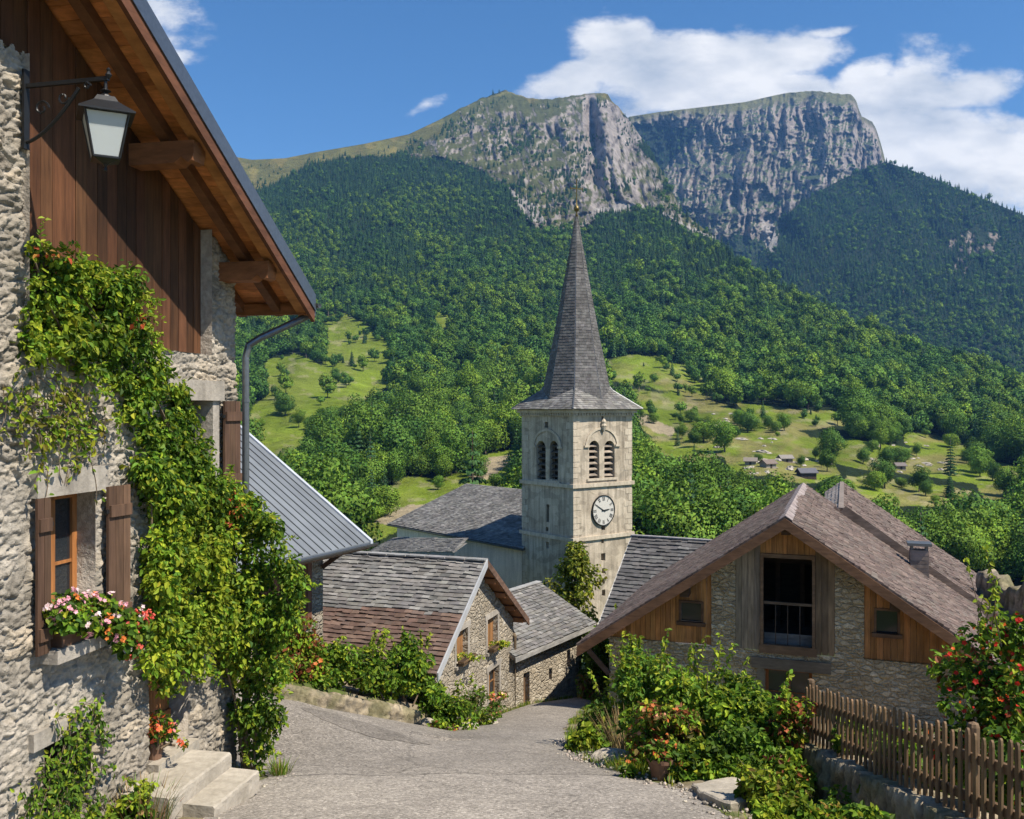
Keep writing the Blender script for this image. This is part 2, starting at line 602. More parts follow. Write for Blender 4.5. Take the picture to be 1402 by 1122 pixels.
M['brass'] = mat_plain('aged_copper', (0.16, 0.12, 0.05), 0.4, 0.8)
M['glass'] = mat_glass('window_glass')
M['void'] = mat_plain('dark_interior', (0.02, 0.017, 0.014), 0.9)
M['lampglass'] = mat_lampglass('frosted_glass')
M['bulb'] = mat_plain('white_bulb', (0.75, 0.74, 0.7), 0.3)
M['leaf'] = mat_leaf('green_leaf')
M['petal'] = mat_leaf('petal', 0.3, 0.5, 0.2)
M['tree'] = mat_tree('tree_foliage')
M['bark'] = mat_plain('bark', (0.09, 0.07, 0.05), 0.9, nscale=6, namt=0.3, bstr=0.5)
M['stem'] = mat_plain('woody_stem', (0.13, 0.095, 0.06), 0.85, nscale=30, namt=0.3, bstr=0.4)
M['terra'] = mat_plain('terracotta', (0.17, 0.095, 0.06), 0.8, nscale=9, namt=0.25)
M['asphalt'] = mat_asphalt('worn_asphalt')
M['patch'] = mat_asphalt('patched_asphalt', (0.2, 0.18, 0.157), 7.3)
M['ground'] = mat_col('soil_and_grass', 0.95, 3.0, 0.35, 0.6, 0.05, fine=(45, 0.5, 0.02), spec=0.1, detail=7)
M['terrain'] = mat_terrain('mountain_ground', 0.055, 9.0)
M['dial'] = mat_plain('dial_enamel', (0.52, 0.5, 0.46), 0.45)
M['black'] = mat_plain('black_paint', (0.02, 0.02, 0.022), 0.5)
M['fence'] = mat_wood('weathered_pickets', (12, 12, 1.0), 0.6, 1.3)
M['curtain'] = mat_plain('curtain_cloth', (0.30, 0.27, 0.22), 0.9)
# ---------------------------------------------------------------- near ground
DY = [-40, 0, 12.2, 18, 25, 40, 60, 120, 175, 300]
DD = [0.6, 2.41, 4.85, 6.42, 8.31, 11.8, 15.8, 27.0, 38.0, 60.0]


def yl_wall(x):
    return np.interp(x, [-12, -4.05, -1.79], [16.6, 16.0, 18.5])


def G(x, y, rough=True):
    x, y = np.asarray(x, float), np.asarray(y, float)
    z = -np.interp(y, DY, DD)
    lift = 0.27 * np.clip(-1.2 - x, 0, 6)
    z = z + lift * sm(12.3, 15.5, y) * (1 - sm(22, 32, y))
    z = z - 0.25 * sm(2.6, 4.0, x) * (1 - sm(14, 17, y))
    z = z + 0.36 * sm(0.03, 0.3, y - yl_wall(x)) * (1 - sm(-1.75, -1.3, x)) * (1 - sm(20, 23, y))
    z = z + 0.25 * sm(-1.5, 1.0, x) * sm(19, 24, y) * (1 - sm(30, 40, y)) * (1 - sm(3, 5, x))
    return z


def road_edges(y):
    xl = np.interp(y, [6, 9, 11.9, 12.35, 12.6, 15.5, 15.95, 16.05, 18.5, 19.2, 24.6, 25.5, 27.5, 30],
                   [-3.6, -3.3, -3.2, -3.6, -10, -10.5, -9, -3.95, -1.74, -1.35, 0.35, 0.85, 2.3, 3.0])
    xr = np.interp(y, [6, 9.7, 11.0, 11.9, 13.5, 16, 20, 25, 28, 30], [2.7, 2.32, 2.15, 1.5, 1.08, 0.98, 1.25, 2.2, 3.2, 3.6])
    return xl, xr


def build_ground():
    xs = np.concatenate([np.linspace(-150, -16, 28, endpoint=False), np.arange(-16, 18, 0.16), np.linspace(18, 150, 28)])
    ys = np.concatenate([np.linspace(-40, 3, 24, endpoint=False), np.arange(3, 33, 0.16), np.linspace(33, 200, 60)])
    X, Y = np.meshgrid(xs, ys)
    Z = G(X, Y)
    xl, xr = road_edges(Y)
    on = (X > xl - 0.1) & (X < xr + 0.1) & (Y > 5.5) & (Y < 30.5)
    bump = (fbm(X * 1.3, Y * 1.3, 0, 3, 4) - 0.5) * 0.22
    d = np.minimum(np.abs(X - xl), np.abs(X - xr))
    Z = Z + bump * np.where(on, 0.0, sm(0.05, 0.7, d))
    n1 = fbm(X * 0.9, Y * 0.9, 0, 21, 4)
    n2 = fbm(X * 4, Y * 4, 0, 31, 3)
    soil = A3(0.21, 0.175, 0.13)
    grass = A3(0.07, 0.095, 0.025)
    dry = A3(0.17, 0.145, 0.07)
    k = sm(0.42, 0.58, n1)[..., None]
    C = soil * (1 - k) + grass * k
    k2 = (sm(0.5, 0.7, n2) * 0.6)[..., None]
    C = C * (1 - k2) + dry * k2
    far = sm(30, 45, Y)[..., None]
    C = C * (1 - far) + A3(0.08, 0.115, 0.03) * far
    ny, nx = X.shape
    i = np.arange(ny - 1)[:, None] * nx + np.arange(nx - 1)[None]
    i = i.ravel()
    Fc = np.stack([i, i + 1, i + nx + 1, i + nx], 1)
    mb = MB().add(np.stack([X, Y, Z], -1).reshape(-1, 3), Fc, C.reshape(-1, 3))
    tag(mb.build('ground', M['ground'], smooth=True), kind='structure')


def build_road():
    ys = np.arange(5.6, 30.0, 0.1)
    nc = 90
    xl, xr = road_edges(ys)
    wob = (fbm(ys * 1.4, 0.3, 0, 5, 3) - 0.5) * 0.35
    wob2 = (fbm(ys * 1.7, 7.3, 0, 6, 3) - 0.5) * 0.45
    t = np.linspace(0, 1, nc)
    X = (xl + wob)[:, None] * (1 - t) + (xr + wob2)[:, None] * t
    Y = np.repeat(ys[:, None], nc, 1)
    edge = np.minimum(t, 1 - t)[None] * np.abs(xr - xl)[:, None]
    und = fbm(X * 0.55, Y * 0.55, 0, 9, 3) * 0.10
    Z = G(X, Y) + 0.012 + 0.02 * sm(0, 0.5, edge) + und * sm(0, 1, edge)
    nx = nc
    i = (np.arange(len(ys) - 1)[:, None] * nx + np.arange(nx - 1)[None]).ravel()
    Fc = np.stack([i, i + 1, i + nx + 1, i + nx], 1)
    mb = MB().add(np.stack([X, Y, Z], -1).reshape(-1, 3), Fc)
    tag(mb.build('road', M['asphalt'], smooth=True), kind='structure')

    def sheet(name, cx, cy, rx, ry, rot, lift, mat, seed):
        ang = np.linspace(0, 2 * np.pi, 48, endpoint=False)
        rr = 1 + 0.9 * (fbm(np.cos(ang) * 2.6 + 5, np.sin(ang) * 1.6 + 5, 0, seed, 3) - 0.5)
        rad = np.linspace(0, 1, 12)[1:]
        V = [[cx, cy]]
        for r in rad:
            for a, k in zip(ang, rr):
                dx, dy = rx * r * k * math.cos(a), ry * r * k * math.sin(a)
                V.append([cx + dx * math.cos(rot) - dy * math.sin(rot), cy + dx * math.sin(rot) + dy * math.cos(rot)])
        V = np.array(V)
        und = fbm(V[:, 0] * 0.55, V[:, 1] * 0.55, 0, 9, 3) * 0.10
        Z = G(V[:, 0], V[:, 1]) + 0.032 + lift + und
        Fc = [(0, 1 + k, 1 + (k + 1) % 48) for k in range(48)]
        for j in range(len(rad) - 1):
            a0, b0 = 1 + j * 48, 1 + (j + 1) * 48
            Fc += [(a0 + k, b0 + k, b0 + (k + 1) % 48, a0 + (k + 1) % 48) for k in range(48)]
        mb = MB().add(np.column_stack([V, Z]), Fc)
        tag(mb.build(name, mat, smooth=True), kind='structure')
    sheet('road_patch', -2.35, 15.0, 1.0, 0.5, -0.25, 0.006, M['patch'], 3)


build_ground()
build_road()

# ---------------------------------------------------------------- mountains
HILLS = {}
ROCKPOLY = [(618, 152), (660, 136), (695, 126), (745, 137), (830, 127), (860, 165), (915, 255), (1000, 335), (960, 324), (900, 290),
            (850, 275), (800, 312), (740, 316), (700, 285), (690, 250), (655, 232), (600, 215), (560, 212), (600, 180)]
MEADOWS = [
    [(362, 492), (405, 484), (438, 500), (448, 470), (442, 434), (468, 430), (505, 446), (538, 474), (540, 525), (485, 556), (436, 562), (432, 594), (398, 622), (345, 660), (330, 600), (345, 556), (366, 540)],
    [(470, 700), (505, 680), (560, 655), (620, 652), (650, 628), (715, 612), (718, 668), (640, 672), (530, 735), (500, 745), (450, 720)],
    [(826, 495), (872, 484), (940, 500), (992, 542), (960, 547), (880, 527), (832, 520)],
    [(868, 532), (950, 541), (1010, 560), (1085, 588), (1112, 602), (1100, 622), (1010, 634), (930, 612), (880, 592), (862, 562)],
    [(1008, 549), (1100, 560), (1175, 569), (1160, 584), (1090, 590), (1030, 576)],
    [(1085, 598), (1180, 604), (1250, 611), (1330, 622), (1420, 642), (1420, 668), (1330, 662), (1260, 652), (1180, 642), (1110, 628)],
    [(1160, 650), (1250, 660), (1335, 672), (1290, 695), (1205, 692), (1150, 676)],
    [(1235, 588), (1300, 602), (1360, 618), (1330, 626), (1240, 606)],
    [(1330, 640), (1420, 655), (1420, 690), (1350, 680)],
    [(590, 425), (612, 420), (618, 445), (600, 452)],
    [(985, 616), (1130, 612), (1155, 650), (1120, 664), (1060, 654), (1000, 646)],
    [(868, 596), (900, 600), (990, 625), (960, 636), (880, 615)],
]
GRASSPOLY = [(250, 215), (345, 215), (430, 203), (600, 160), (700, 118), (860, 118), (870, 165), (835, 150), (745, 150), (690, 140),
             (640, 180), (590, 212), (520, 212), (440, 222), (400, 238), (345, 268), (310, 268), (250, 290)]
SCREE = [[(900, 285), (925, 300), (985, 328), (992, 338), (960, 326), (915, 305)], [(800, 295), (850, 274), (905, 290), (860, 290)],
         [(690, 250), (730, 280), (750, 310), (720, 300)], [(1042, 300), (1058, 300), (1062, 345), (1050, 350)]]


def in_any(px, py, polys, wob=0.0, seed=0):
    if wob:
        px = px + (fbm(px / 26, py / 26, 0, seed, 3) - 0.5) * wob
        py = py + (fbm(px / 22 + 50, py / 22, 0, seed + 5, 3) - 0.5) * wob * 0.7
    r = np.zeros(px.shape, bool)
    for p in polys:
        r |= inpoly(px, py, p)
    return r


def lay_hill(name, cols, ridge, pbot, nrow, dfun, cfun, mat, pw=1.0):
    """a mountainside as a sheet of true 3D points; rows run from the ridge down to the foot"""
    t = np.linspace(0, 1, nrow) ** pw
    PX = np.repeat(cols[None], nrow, 0)
    R = ridge(cols)
    PY = R[None] + (pbot - R[None]) * t[:, None]
    Dp = dfun(PX, PY)
    X, Y, Z = (PX - CX) / F * Dp, Dp, (CY - PY) / F * Dp
    Pn = np.stack([X, Y, Z], -1)
    back = []
    for k, (s_, dz) in enumerate([(1.05, -60), (1.2, -400), (1.35, -1300)]):
        b = Pn[0] * A3(s_, s_, 1) + A3(0, 0, dz)
        back.insert(0, b)
    V = np.concatenate([np.stack(back), Pn])
    C = cfun(PX, PY, Pn)
    Cb = np.concatenate([np.repeat(C[:1], 3, 0), C])
    ny, nx = V.shape[:2]
    i = (np.arange(ny - 1)[:, None] * nx + np.arange(nx - 1)[None]).ravel()
    Fc = np.stack([i, i + nx, i + nx + 1, i + 1], 1)
    mb = MB().add(V.reshape(-1, 3), Fc, Cb.reshape(-1, 3))
    tag(mb.build(name, mat, smooth=True), kind='structure')
    HILLS[name] = (PX, PY, Pn)


def nz_of(Pn):
    a, b = np.gradient(Pn, axis=0), np.gradient(Pn, axis=1)
    n_ = np.cross(a, b)
    return np.abs(n_[..., 2]) / (np.linalg.norm(n_, axis=-1) + 1e-9)


def ledge(v, amp):
    f = v % 1.0
    return (f - sm(0.0, 0.22, f)) * amp


def fA(py):
    return np.interp(py, [120, 200, 250, 300, 350, 400, 450, 500, 561, 600, 650, 720, 800, 840],
                     [3000, 2550, 2150, 1750, 1450, 1180, 960, 760, 560, 450, 340, 235, 165, 140])


def ridgeA(px):
    r = np.interp(px, [-200, 250, 310, 345, 390, 430, 500, 560, 600, 640, 665, 690, 700, 720, 745, 775, 800, 822, 832, 838, 848, 860, 890, 915, 935, 975, 1000, 1060, 1120, 1200, 1300, 1402, 1700],
                  [240, 226, 213, 219, 217, 209, 197, 184, 165, 144, 132, 125, 126, 134, 137, 133, 129, 127, 128, 138, 148, 163, 205, 252, 292, 322, 350, 386, 424, 456, 490, 530, 600])
    return r + (fbm(px / 9, 0.5, 0, 77, 3) - 0.5) * 5 * sm(600, 640, px)


def rockA(px, py):
    m = in_any(px, py, [ROCKPOLY], 34, 3)
    return m


def dA(px, py):
    d = fA(py) * (1 + 0.25 * sm(1000, 1400, px))
    d = d * (1 + 0.09 * (fbm(px / 150, py / 110, 0, 40, 3) - 0.5) + 0.07 * (fbm((px + py * 0.6) / 55, (py - px * .3) / 130, 0, 44, 3) - 0.5))
    ss = sm(0, 40, py - ridgeA(px)) * 0.7 + 0.3
    rk = inpoly(px, py, ROCKPOLY).astype(float)
    soft = np.clip((sm(560, 700, px) * (1 - sm(980, 1010, px)) * (1 - sm(270, 330, py))) * 0.6 + rk * 0.6, 0, 1)
    cr = ridged((px - py * 0.18) / 26, py / 95, 51, 3) * 150 + ridged((px - py * 0.12) / 9, py / 26, 52, 3) * 48 + ridged((px - py * .3) / 6, py / 15, 54, 3) * 40 + fbm(px / 5, py / 4.5, 0, 53, 2) * 30
    d = d - (cr - 130) * soft * ss - ledge((py + px * .22) / 21 + 1.2 * fbm(px / 50, py / 40, 0, 57, 2), 24) * soft * ss
    d = d + (150 * np.exp(-((px - 812 - (py - 200) * .05) / 8) ** 2) - 110 * np.exp(-((px - 836 - (py - 200) * .25) / 9) ** 2)) * sm(128, 150, py) * (1 - sm(240, 290, py))
    return d


def colA(px, py, Pn):
    n = fbm(px / 12, py / 9, 0, 61, 4)
    n2 = fbm(px / 45, py / 30, 0, 62, 3)
    forest = A3(0.018, 0.03, 0.012)
    C = np.ones(px.shape + (3,)) * forest
    alp = A3(0.11, 0.108, 0.036) * (0.75 + 0.5 * n2[..., None]) + A3(0.05, 0.03, 0.01) * sm(0.45, 0.7, n)[..., None]
    k = in_any(px, py, [GRASSPOLY], 14, 9)
    C[k] = alp[k]
    rk = rockA(px, py)
    st = fbm(px / 60, (py + px * 0.12) / 5, 0, 66, 3)
    nz = nz_of(Pn)
    zz = Pn[..., 2]
    st = fbm(px / 90, zz / 16 + px * .02, 0, 66, 3)
    ck = ridged((px + py * .35) / 11, (py - px * .3) / 24, 69, 4)
    rock = A3(0.215, 0.192, 0.174) * (0.65 + 0.7 * st[..., None]) * (1.15 - 0.75 * sm(0.72, 0.92, ck))[..., None]
    score_ = nz + 0.16 * (fbm(px / 14, py / 16, 0, 68, 4) - .5) - 0.14 * sm(700, 840, px)
    q_ = np.percentile(score_[rk], 45)
    veg = sm(q_ - 0.02, q_ + 0.04, score_)[..., None]
    rv = rock * (1 - veg) + A3(0.075, 0.082, 0.03) * veg
    C[rk] = rv[rk]
    sc = in_any(px, py, SCREE, 10, 13)
    C[sc] = A3(0.27, 0.25, 0.23)
    md = in_any(px, py, MEADOWS, 14, 17)
    g = A3(0.15, 0.205, 0.022) * (0.8 + 0.4 * n2[..., None])
    dry = A3(0.22, 0.19, 0.075)
    kd = (sm(0.40, 0.62, fbm(px / 40, py / 14, 0, 71, 3)) * (0.15 + 0.6 * sm(820, 900, px)))[..., None]
    mc = g * (1 - kd) + dry * kd
    bare = sm(0.62, 0.70, fbm(px / 16, py / 6, 0, 75, 3))[..., None] * 0.35
    mc = mc * (1 - bare) + A3(0.33, 0.28, 0.19) * bare
    tan = in_any(px, py, [[(640, 648), (668, 628), (715, 618), (716, 650), (690, 640), (655, 662)], [(510, 715), (560, 690), (600, 690), (540, 722)],
                          [(870, 560), (930, 590), (920, 600), (868, 575)]], 10, 19)
    mc[tan] = A3(0.33, 0.275, 0.18)
    C[md] = mc[md]
    return C


lay_hill('forested_hillside', np.concatenate([np.arange(-150, 300, 6), np.arange(300, 1420, 1.7), np.arange(1420, 1640, 6)]), ridgeA, 838, 400, dA, colA, M['terrain'])


def ridgeB(px):
    r = np.interp(px, [700, 800, 850, 862, 900, 960, 1020, 1060, 1080, 1120, 1140, 1165, 1172, 1180, 1194, 1200, 1206, 1213, 1240, 1300],
                  [230, 190, 168, 160, 154, 147, 140, 131, 127, 124, 127, 130, 138, 160, 166, 178, 197, 224, 300, 420])
    return r + (fbm(px / 8, 0.5, 0, 87, 3) - 0.5) * 4 * sm(1050, 1120, px)


def dB(px, py):
    d = np.interp(py, [120, 160, 200, 260, 340, 440], [4050, 3900, 3760, 3520, 3250, 2900])
    d = d + 120 * np.exp(-((px - 905) / 60) ** 2) * sm(150, 200, py)
    top = sm(4, 26, py - ridgeB(px))
    px = px + 26 * (fbm(px / 45, py / 50, 0, 89, 3) - 0.5)
    cr = ridged((px + py * 0.10) / 34, py / 110, 91, 3) * 260 + ridged((px + py * .1) / 11, py / 34, 92, 3) * 95 + ridged((px + py * .1) / 6, py / 16, 94, 3) * 70 + fbm(px / 5, py / 5, 0, 93, 2) * 50
    st = ledge((py + px * 0.10) / 24 + 0.9 * fbm(px / 60, py / 40, 0, 95, 2), 16)
    d = d - (cr - 260) * (0.25 + 0.75 * top) - st * top
    d = d + 260 * sm(1150, 1210, px)
    return d


def colB(px, py, Pn):
    nz = nz_of(Pn)
    st = fbm(px / 70, Pn[..., 2] / 20 + px * .02, 0, 101, 3)
    C = A3(0.245, 0.212, 0.188) * (0.65 + 0.7 * st[..., None])
    score_ = nz + 0.14 * (fbm(px / 18, py / 14, 0, 103, 4) - .5) + 0.1 * sm(250, 330, py)
    vis_ = (py < 330) & (px > 850)
    q_ = np.percentile(score_[vis_], 62)
    veg = sm(q_ - 0.02, q_ + 0.04, score_)[..., None]
    C = C * (1 - veg) + A3(0.06, 0.08, 0.035) * veg
    topg = (1 - sm(3, 16, py - ridgeB(px) + (fbm(px / 20, 1, 0, 104, 3) - .5) * 18))[..., None]
    C = C * (1 - topg) + A3(0.12, 0.12, 0.055) * topg
    fo = in_any(px, py, [[(850, 170), (915, 170), (955, 178), (940, 205), (905, 240), (880, 205)]], 18, 105)
    C[fo] = A3(0.018, 0.028, 0.018)
    sc = in_any(px, py, SCREE, 10, 13)
    C[sc] = A3(0.27, 0.25, 0.23)
    lo = in_any(px, py, [[(960, 345), (1010, 322), (1045, 330), (1052, 348), (1080, 372), (1140, 440), (950, 440)]], 16, 107)
    C[lo] = A3(0.03, 0.045, 0.02)
    return C


lay_hill('cliff_mountain', np.arange(760, 1300, 1.3), ridgeB, 440, 300, dB, colB, M['terrain'])


def ridgeC(px):
    return np.interp(px, [960, 1030, 1045, 1056, 1064, 1100, 1130, 1150, 1185, 1212, 1250, 1300, 1350, 1402, 1700],
                     [480, 372, 348, 330, 304, 276, 258, 247, 231, 222, 234, 254, 274, 295, 400])


def dC(px, py):
    d = np.interp(py, [215, 260, 300, 350, 400, 460, 560], [3050, 2850, 2650, 2400, 2150, 1900, 1600])
    d = d - 120 * sm(1060, 1250, px) + 240 * np.exp(-((px - 1040) / 40) ** 2)
    d = d * (1 + 0.06 * (fbm(px / 90, py / 90, 0, 110, 3) - 0.5) + 0.05 * (fbm((px - py * .6) / 34, (py + px * .5) / 120, 0, 111, 3) - 0.5))
    rk = np.exp(-(((px - 1325) / 40) ** 2 + ((py - 350) / 34) ** 2))
    return d - rk * (ridged(px / 9, py / 14, 112, 3) - .5) * 120


ROCKC = [[(1300, 330), (1330, 310), (1372, 320), (1372, 345), (1330, 352), (1330, 375), (1310, 372)]]


def colC(px, py, Pn):
    C = np.ones(px.shape + (3,)) * A3(0.018, 0.03, 0.014)
    rk = in_any(px, py, ROCKC, 30, 113) & (fbm(px / 7, py / 7, 0, 114, 3) > 0.53)
    C[rk] = A3(0.2, 0.17, 0.145)
    g = in_any(px, py, [[(1042, 305), (1062, 300), (1066, 345), (1052, 352)]], 8, 115)
    C[g] = A3(0.33, 0.31, 0.28)
    return C


lay_hill('forest_ridge', np.arange(960, 1700, 3.0), ridgeC, 560, 130, dC, colC, M['terrain'])
# ---------------------------------------------------------------- trees
PROTO = bpy.data.collections.new('tree_kinds')      # shapes that the forest and the single trees share


def broadleaf_mesh(H, W, nleaf, L, base, seed, name, trunk_h=0.25, nclump=11, upright=0.0):
    global rng
    keep = rng
    rng = np.random.default_rng(seed)
    cz = H * (trunk_h + (1 - trunk_h) * 0.52)
    ez, ex = H * (1 - trunk_h) * 0.5, W / 2
    cc, cr = [], []
    for k in range(nclump):
        u = rng.normal(size=3)
        u /= np.linalg.norm(u)
        r = rng.uniform(0.35, 0.78)
        cc.append(u * r * A3(ex, ex, ez) + A3(0, 0, cz))
        cr.append(rng.uniform(0.26, 0.42) * W * (0.9 - 0.35 * max(0, u[2]) * upright))
    cc, cr = np.array(cc), np.array(cr)
    w = cr ** 2 / (cr ** 2).sum()
    own = rng.choice(nclump, nleaf, p=w)
    u = rng.normal(size=(nleaf, 3))
    u /= np.linalg.norm(u, axis=1, keepdims=True)
    rad = cr[own] * rng.uniform(0.72, 1.08, nleaf)
    Pt = cc[own] + u * rad[:, None] * A3(1, 1, 0.85)
    ok = Pt[:, 2] > H * trunk_h * 0.55
    Pt, u, own = Pt[ok], u[ok], own[ok]
    nl = len(Pt)
    Nn = u + 0.55 * rng.normal(size=(nl, 3)) + A3(0, 0, 0.25)
    tone = rng.uniform(0.78, 1.25, nclump)[own][:, None]
    col = colvar(base, nl, 0.16, 0.08) * tone
    V, Fc, C = leaf_arrays(Pt, Nn, L * rng.uniform(0.7, 1.3, nl), col, 0.75, 0.2, six=False)
    nrm = u * 0.75 + (Pt - A3(0, 0, cz)) / W * 0.8 + A3(0, 0, 0.15)
    nrm = nrm / np.linalg.norm(nrm, axis=1, keepdims=True)
    nrm = np.repeat(nrm + 0.2 * rng.normal(size=nrm.shape), 4, 0)
    mb = MB().add(V, Fc, C, 0)
    n0 = mb.n
    top = A3(0, 0, H * 0.75)
    mb.tube([A3(0, 0, -0.4), A3(0.05, 0, H * .2), A3(0.1, .05, H * .45), top], [W * .035, W * .03, W * .022, W * .006], 6, (1, 1, 1), 1)
    for k in range(min(5, nclump)):
        mb.tube([A3(0.08, 0.02, H * (0.2 + .05 * k)), cc[k] * 0.6 + A3(0, 0, H * .15), cc[k]], [W * .014, W * .01, W * .004], 4, (1, 1, 1), 1)
    nrm = np.concatenate([nrm, np.tile(A3(0.6, -0.6, 0.5), (mb.n - n0, 1))])
    nrm = nrm / np.linalg.norm(nrm, axis=1, keepdims=True)
    rng = keep
    o = mb.build(name, [M['tree'], M['bark']], smooth=True, normals=nrm, link=False)
    PROTO.objects.link(o)
    return o


def conifer_mesh(H, W, nleaf, L, base, seed, name):
    global rng
    keep = rng
    rng = np.random.default_rng(seed)
    h = 1 - np.sqrt(rng.uniform(0, 1, nleaf))
    h = 0.06 + 0.94 * h
    lay = np.round(h * 13) / 13
    hh = lay * 0.75 + h * 0.25
    a = rng.uniform(0, 2 * np.pi, nleaf)
    bough = 0.75 + 0.3 * np.cos(a * 5 + lay * 40)
    R = (1 - hh) ** 0.85 * W / 2 * bough * rng.uniform(0.55, 1.06, nleaf) + 0.12
    Pt = np.stack([R * np.cos(a), R * np.sin(a), hh * H - R * 0.25], 1)
    u = np.stack([np.cos(a), np.sin(a), np.full(nleaf, 0.55)], 1)
    tang = np.stack([np.cos(a), np.sin(a), np.full(nleaf, -0.5)], 1)
    Nn = u + 0.45 * rng.normal(size=(nleaf, 3))
    col = colvar(base, nleaf, 0.2, 0.08)
    V, Fc, C = leaf_arrays(Pt, Nn, L * rng.uniform(0.7, 1.3, nleaf) * (0.55 + 0.45 * (1 - hh)), col, 0.55, 0.15, six=False, tang=tang)
    nrm = np.repeat(u + 0.3 * rng.normal(size=u.shape), 4, 0)
    mb = MB().add(V, Fc, C, 0)
    n0 = mb.n
    mb.tube([A3(0, 0, -0.4), A3(0, 0, H * .5), A3(0, 0, H * .97)], [W * .04, W * .025, W * .006], 5, (1, 1, 1), 1)
    nrm = np.concatenate([nrm, np.tile(A3(0.6, -0.6, 0.5), (mb.n - n0, 1))])
    nrm = nrm / np.linalg.norm(nrm, axis=1, keepdims=True)
    rng = keep
    o = mb.build(name, [M['tree'], M['bark']], smooth=True, normals=nrm, link=False)
    PROTO.objects.link(o)
    return o


GB = (0.105, 0.205, 0.038)
GB2 = (0.14, 0.235, 0.036)
GC = (0.055, 0.12, 0.048)
far_broad = [broadleaf_mesh(11, 9.0, 620, 1.25, GB, 100, 'a_leafy_tree', 0.12, 10),
             broadleaf_mesh(13, 8.5, 620, 1.25, GB2, 101, 'b_leafy_tree', 0.12, 11, 0.5),
             broadleaf_mesh(9.5, 8.5, 560, 1.2, (0.068, 0.15, 0.034), 102, 'c_leafy_tree', 0.1, 8)]
far_con = [conifer_mesh(15, 6.2, 620, 1.5, GC, 110, 'd_conifer_tree'),
           conifer_mesh(12, 5.6, 560, 1.4, GC, 111, 'e_conifer_tree')]
near_broad = [broadleaf_mesh(11, 9.2, 4200, 0.52, GB, 120, 'f_leafy_tree', 0.14, 15),
              broadleaf_mesh(13, 8.6, 4200, 0.52, GB2, 121, 'g_leafy_tree', 0.14, 16, 0.5),
              broadleaf_mesh(8.5, 8.4, 3600, 0.52, GB2, 122, 'h_leafy_tree', 0.1, 12)]
near_con = [conifer_mesh(14, 6.4, 2400, 0.85, GC, 130, 'i_conifer_tree')]


def sample_hill(name, n, mask_fn, w_fn=None, vis=True):
    """n random places on a mountainside, spread evenly over the true surface"""
    PX, PY, Pn = HILLS[name]
    e1 = Pn[1:, :-1] - Pn[:-1, :-1]
    e2 = Pn[:-1, 1:] - Pn[:-1, :-1]
    area = np.linalg.norm(np.cross(e1, e2), axis=-1)
    cpx = (PX[1:, 1:] + PX[:-1, :-1]) / 2
    cpy = (PY[1:, 1:] + PY[:-1, :-1]) / 2
    w = area * mask_fn(cpx, cpy)
    if w_fn is not None:
        w = w * w_fn(cpx, cpy)
    p = (w / w.sum()).ravel()
    k = rng.choice(len(p), n, p=p)
    r, c = k // w.shape[1], k % w.shape[1]
    a, b = rng.uniform(0, 1, n)[:, None], rng.uniform(0, 1, n)[:, None]
    pos = (Pn[r, c] * (1 - a) * (1 - b) + Pn[r + 1, c] * a * (1 - b) + Pn[r, c + 1] * (1 - a) * b + Pn[r + 1, c + 1] * a * b)
    return pos, cpx[r, c], cpy[r, c], w.sum()


def thin(pos, dmin):
    """drop places closer than dmin to an earlier one"""
    cell = {}
    keep = []
    for i, p in enumerate(pos):
        k = (int(p[0] // dmin), int(p[1] // dmin))
        ok = True
        for dx in (-1, 0, 1):
            for dy in (-1, 0, 1):
                for j in cell.get((k[0] + dx, k[1] + dy), ()):
                    if (pos[j][0] - p[0]) ** 2 + (pos[j][1] - p[1]) ** 2 < dmin * dmin:
                        ok = False
                        break
                if not ok:
                    break
            if not ok:
                break
        if ok:
            cell.setdefault(k, []).append(i)
            keep.append(i)
    return np.array(keep)


def maskA_forest(px, py):
    m = np.ones(px.shape)
    hp = 13.0 * F / fA(py)
    for k in (0.0, 0.3, 0.6, 0.9):
        m[in_any(px, py - hp * k, MEADOWS, 14, 17)] = 0
    m[in_any(px, py, [GRASSPOLY], 14, 9)] = 0
    rk = rockA(px, py)
    m[rk] = 0.0
    m[in_any(px, py, SCREE, 10, 13)] = 0
    m *= (px > 30) & (px < 1600) & (py < 800) & (py > ridgeA(px) + 1)
    return m


PTS = []        # (pos, px, py, zone)


def put(name, n, mask, wfn, dmin, zone):
    pos, px, py, A = sample_hill(name, n, mask, wfn)
    k = thin(pos, dmin)
    PTS.append((pos[k], px[k], py[k], zone))


put('forested_hillside', 66000, maskA_forest, None, 4.9, 'A')
put('forested_hillside', 2600, lambda px, py: maskA_forest(px, py) * (py > 590), None, 4.4, 'A')
# sparse trees on the alpine grass, ledges and meadow edges
put('forested_hillside', 420, lambda px, py: in_any(px, py, [GRASSPOLY], 14, 9) * sm(0.5, 0.6, fbm(px / 18, py / 14, 0, 201, 3)) * (py > ridgeA(px) + 9), None, 12, 'S')
put('forested_hillside', 1500, lambda px, py: rockA(px, py) * sm(0.5, 0.58, fbm(px / 22, py / 16, 0, 202, 3) + 0.13 * sm(215, 290, py) - .05 * sm(700, 900, px)) * (py > 165), None, 8, 'A')
put('forested_hillside', 480, lambda px, py: in_any(px, py, MEADOWS, 14, 17) * sm(0.56, 0.61, fbm(px / 26, py / 10, 0, 203, 3)) * (px > 350) * (1 - in_any(px, py, [[(640, 648), (668, 628), (715, 618), (716, 650)]])), None, 9, 'M')
put('forest_ridge', 25000, lambda px, py: (py < 545) * (px < 1600) * (1 - 0.85 * in_any(px, py, ROCKC, 30, 113)) * (1 - in_any(px, py, [[(1046, 305), (1060, 300), (1064, 345), (1054, 352)]], 8, 115)), None, 6.5, 'C')
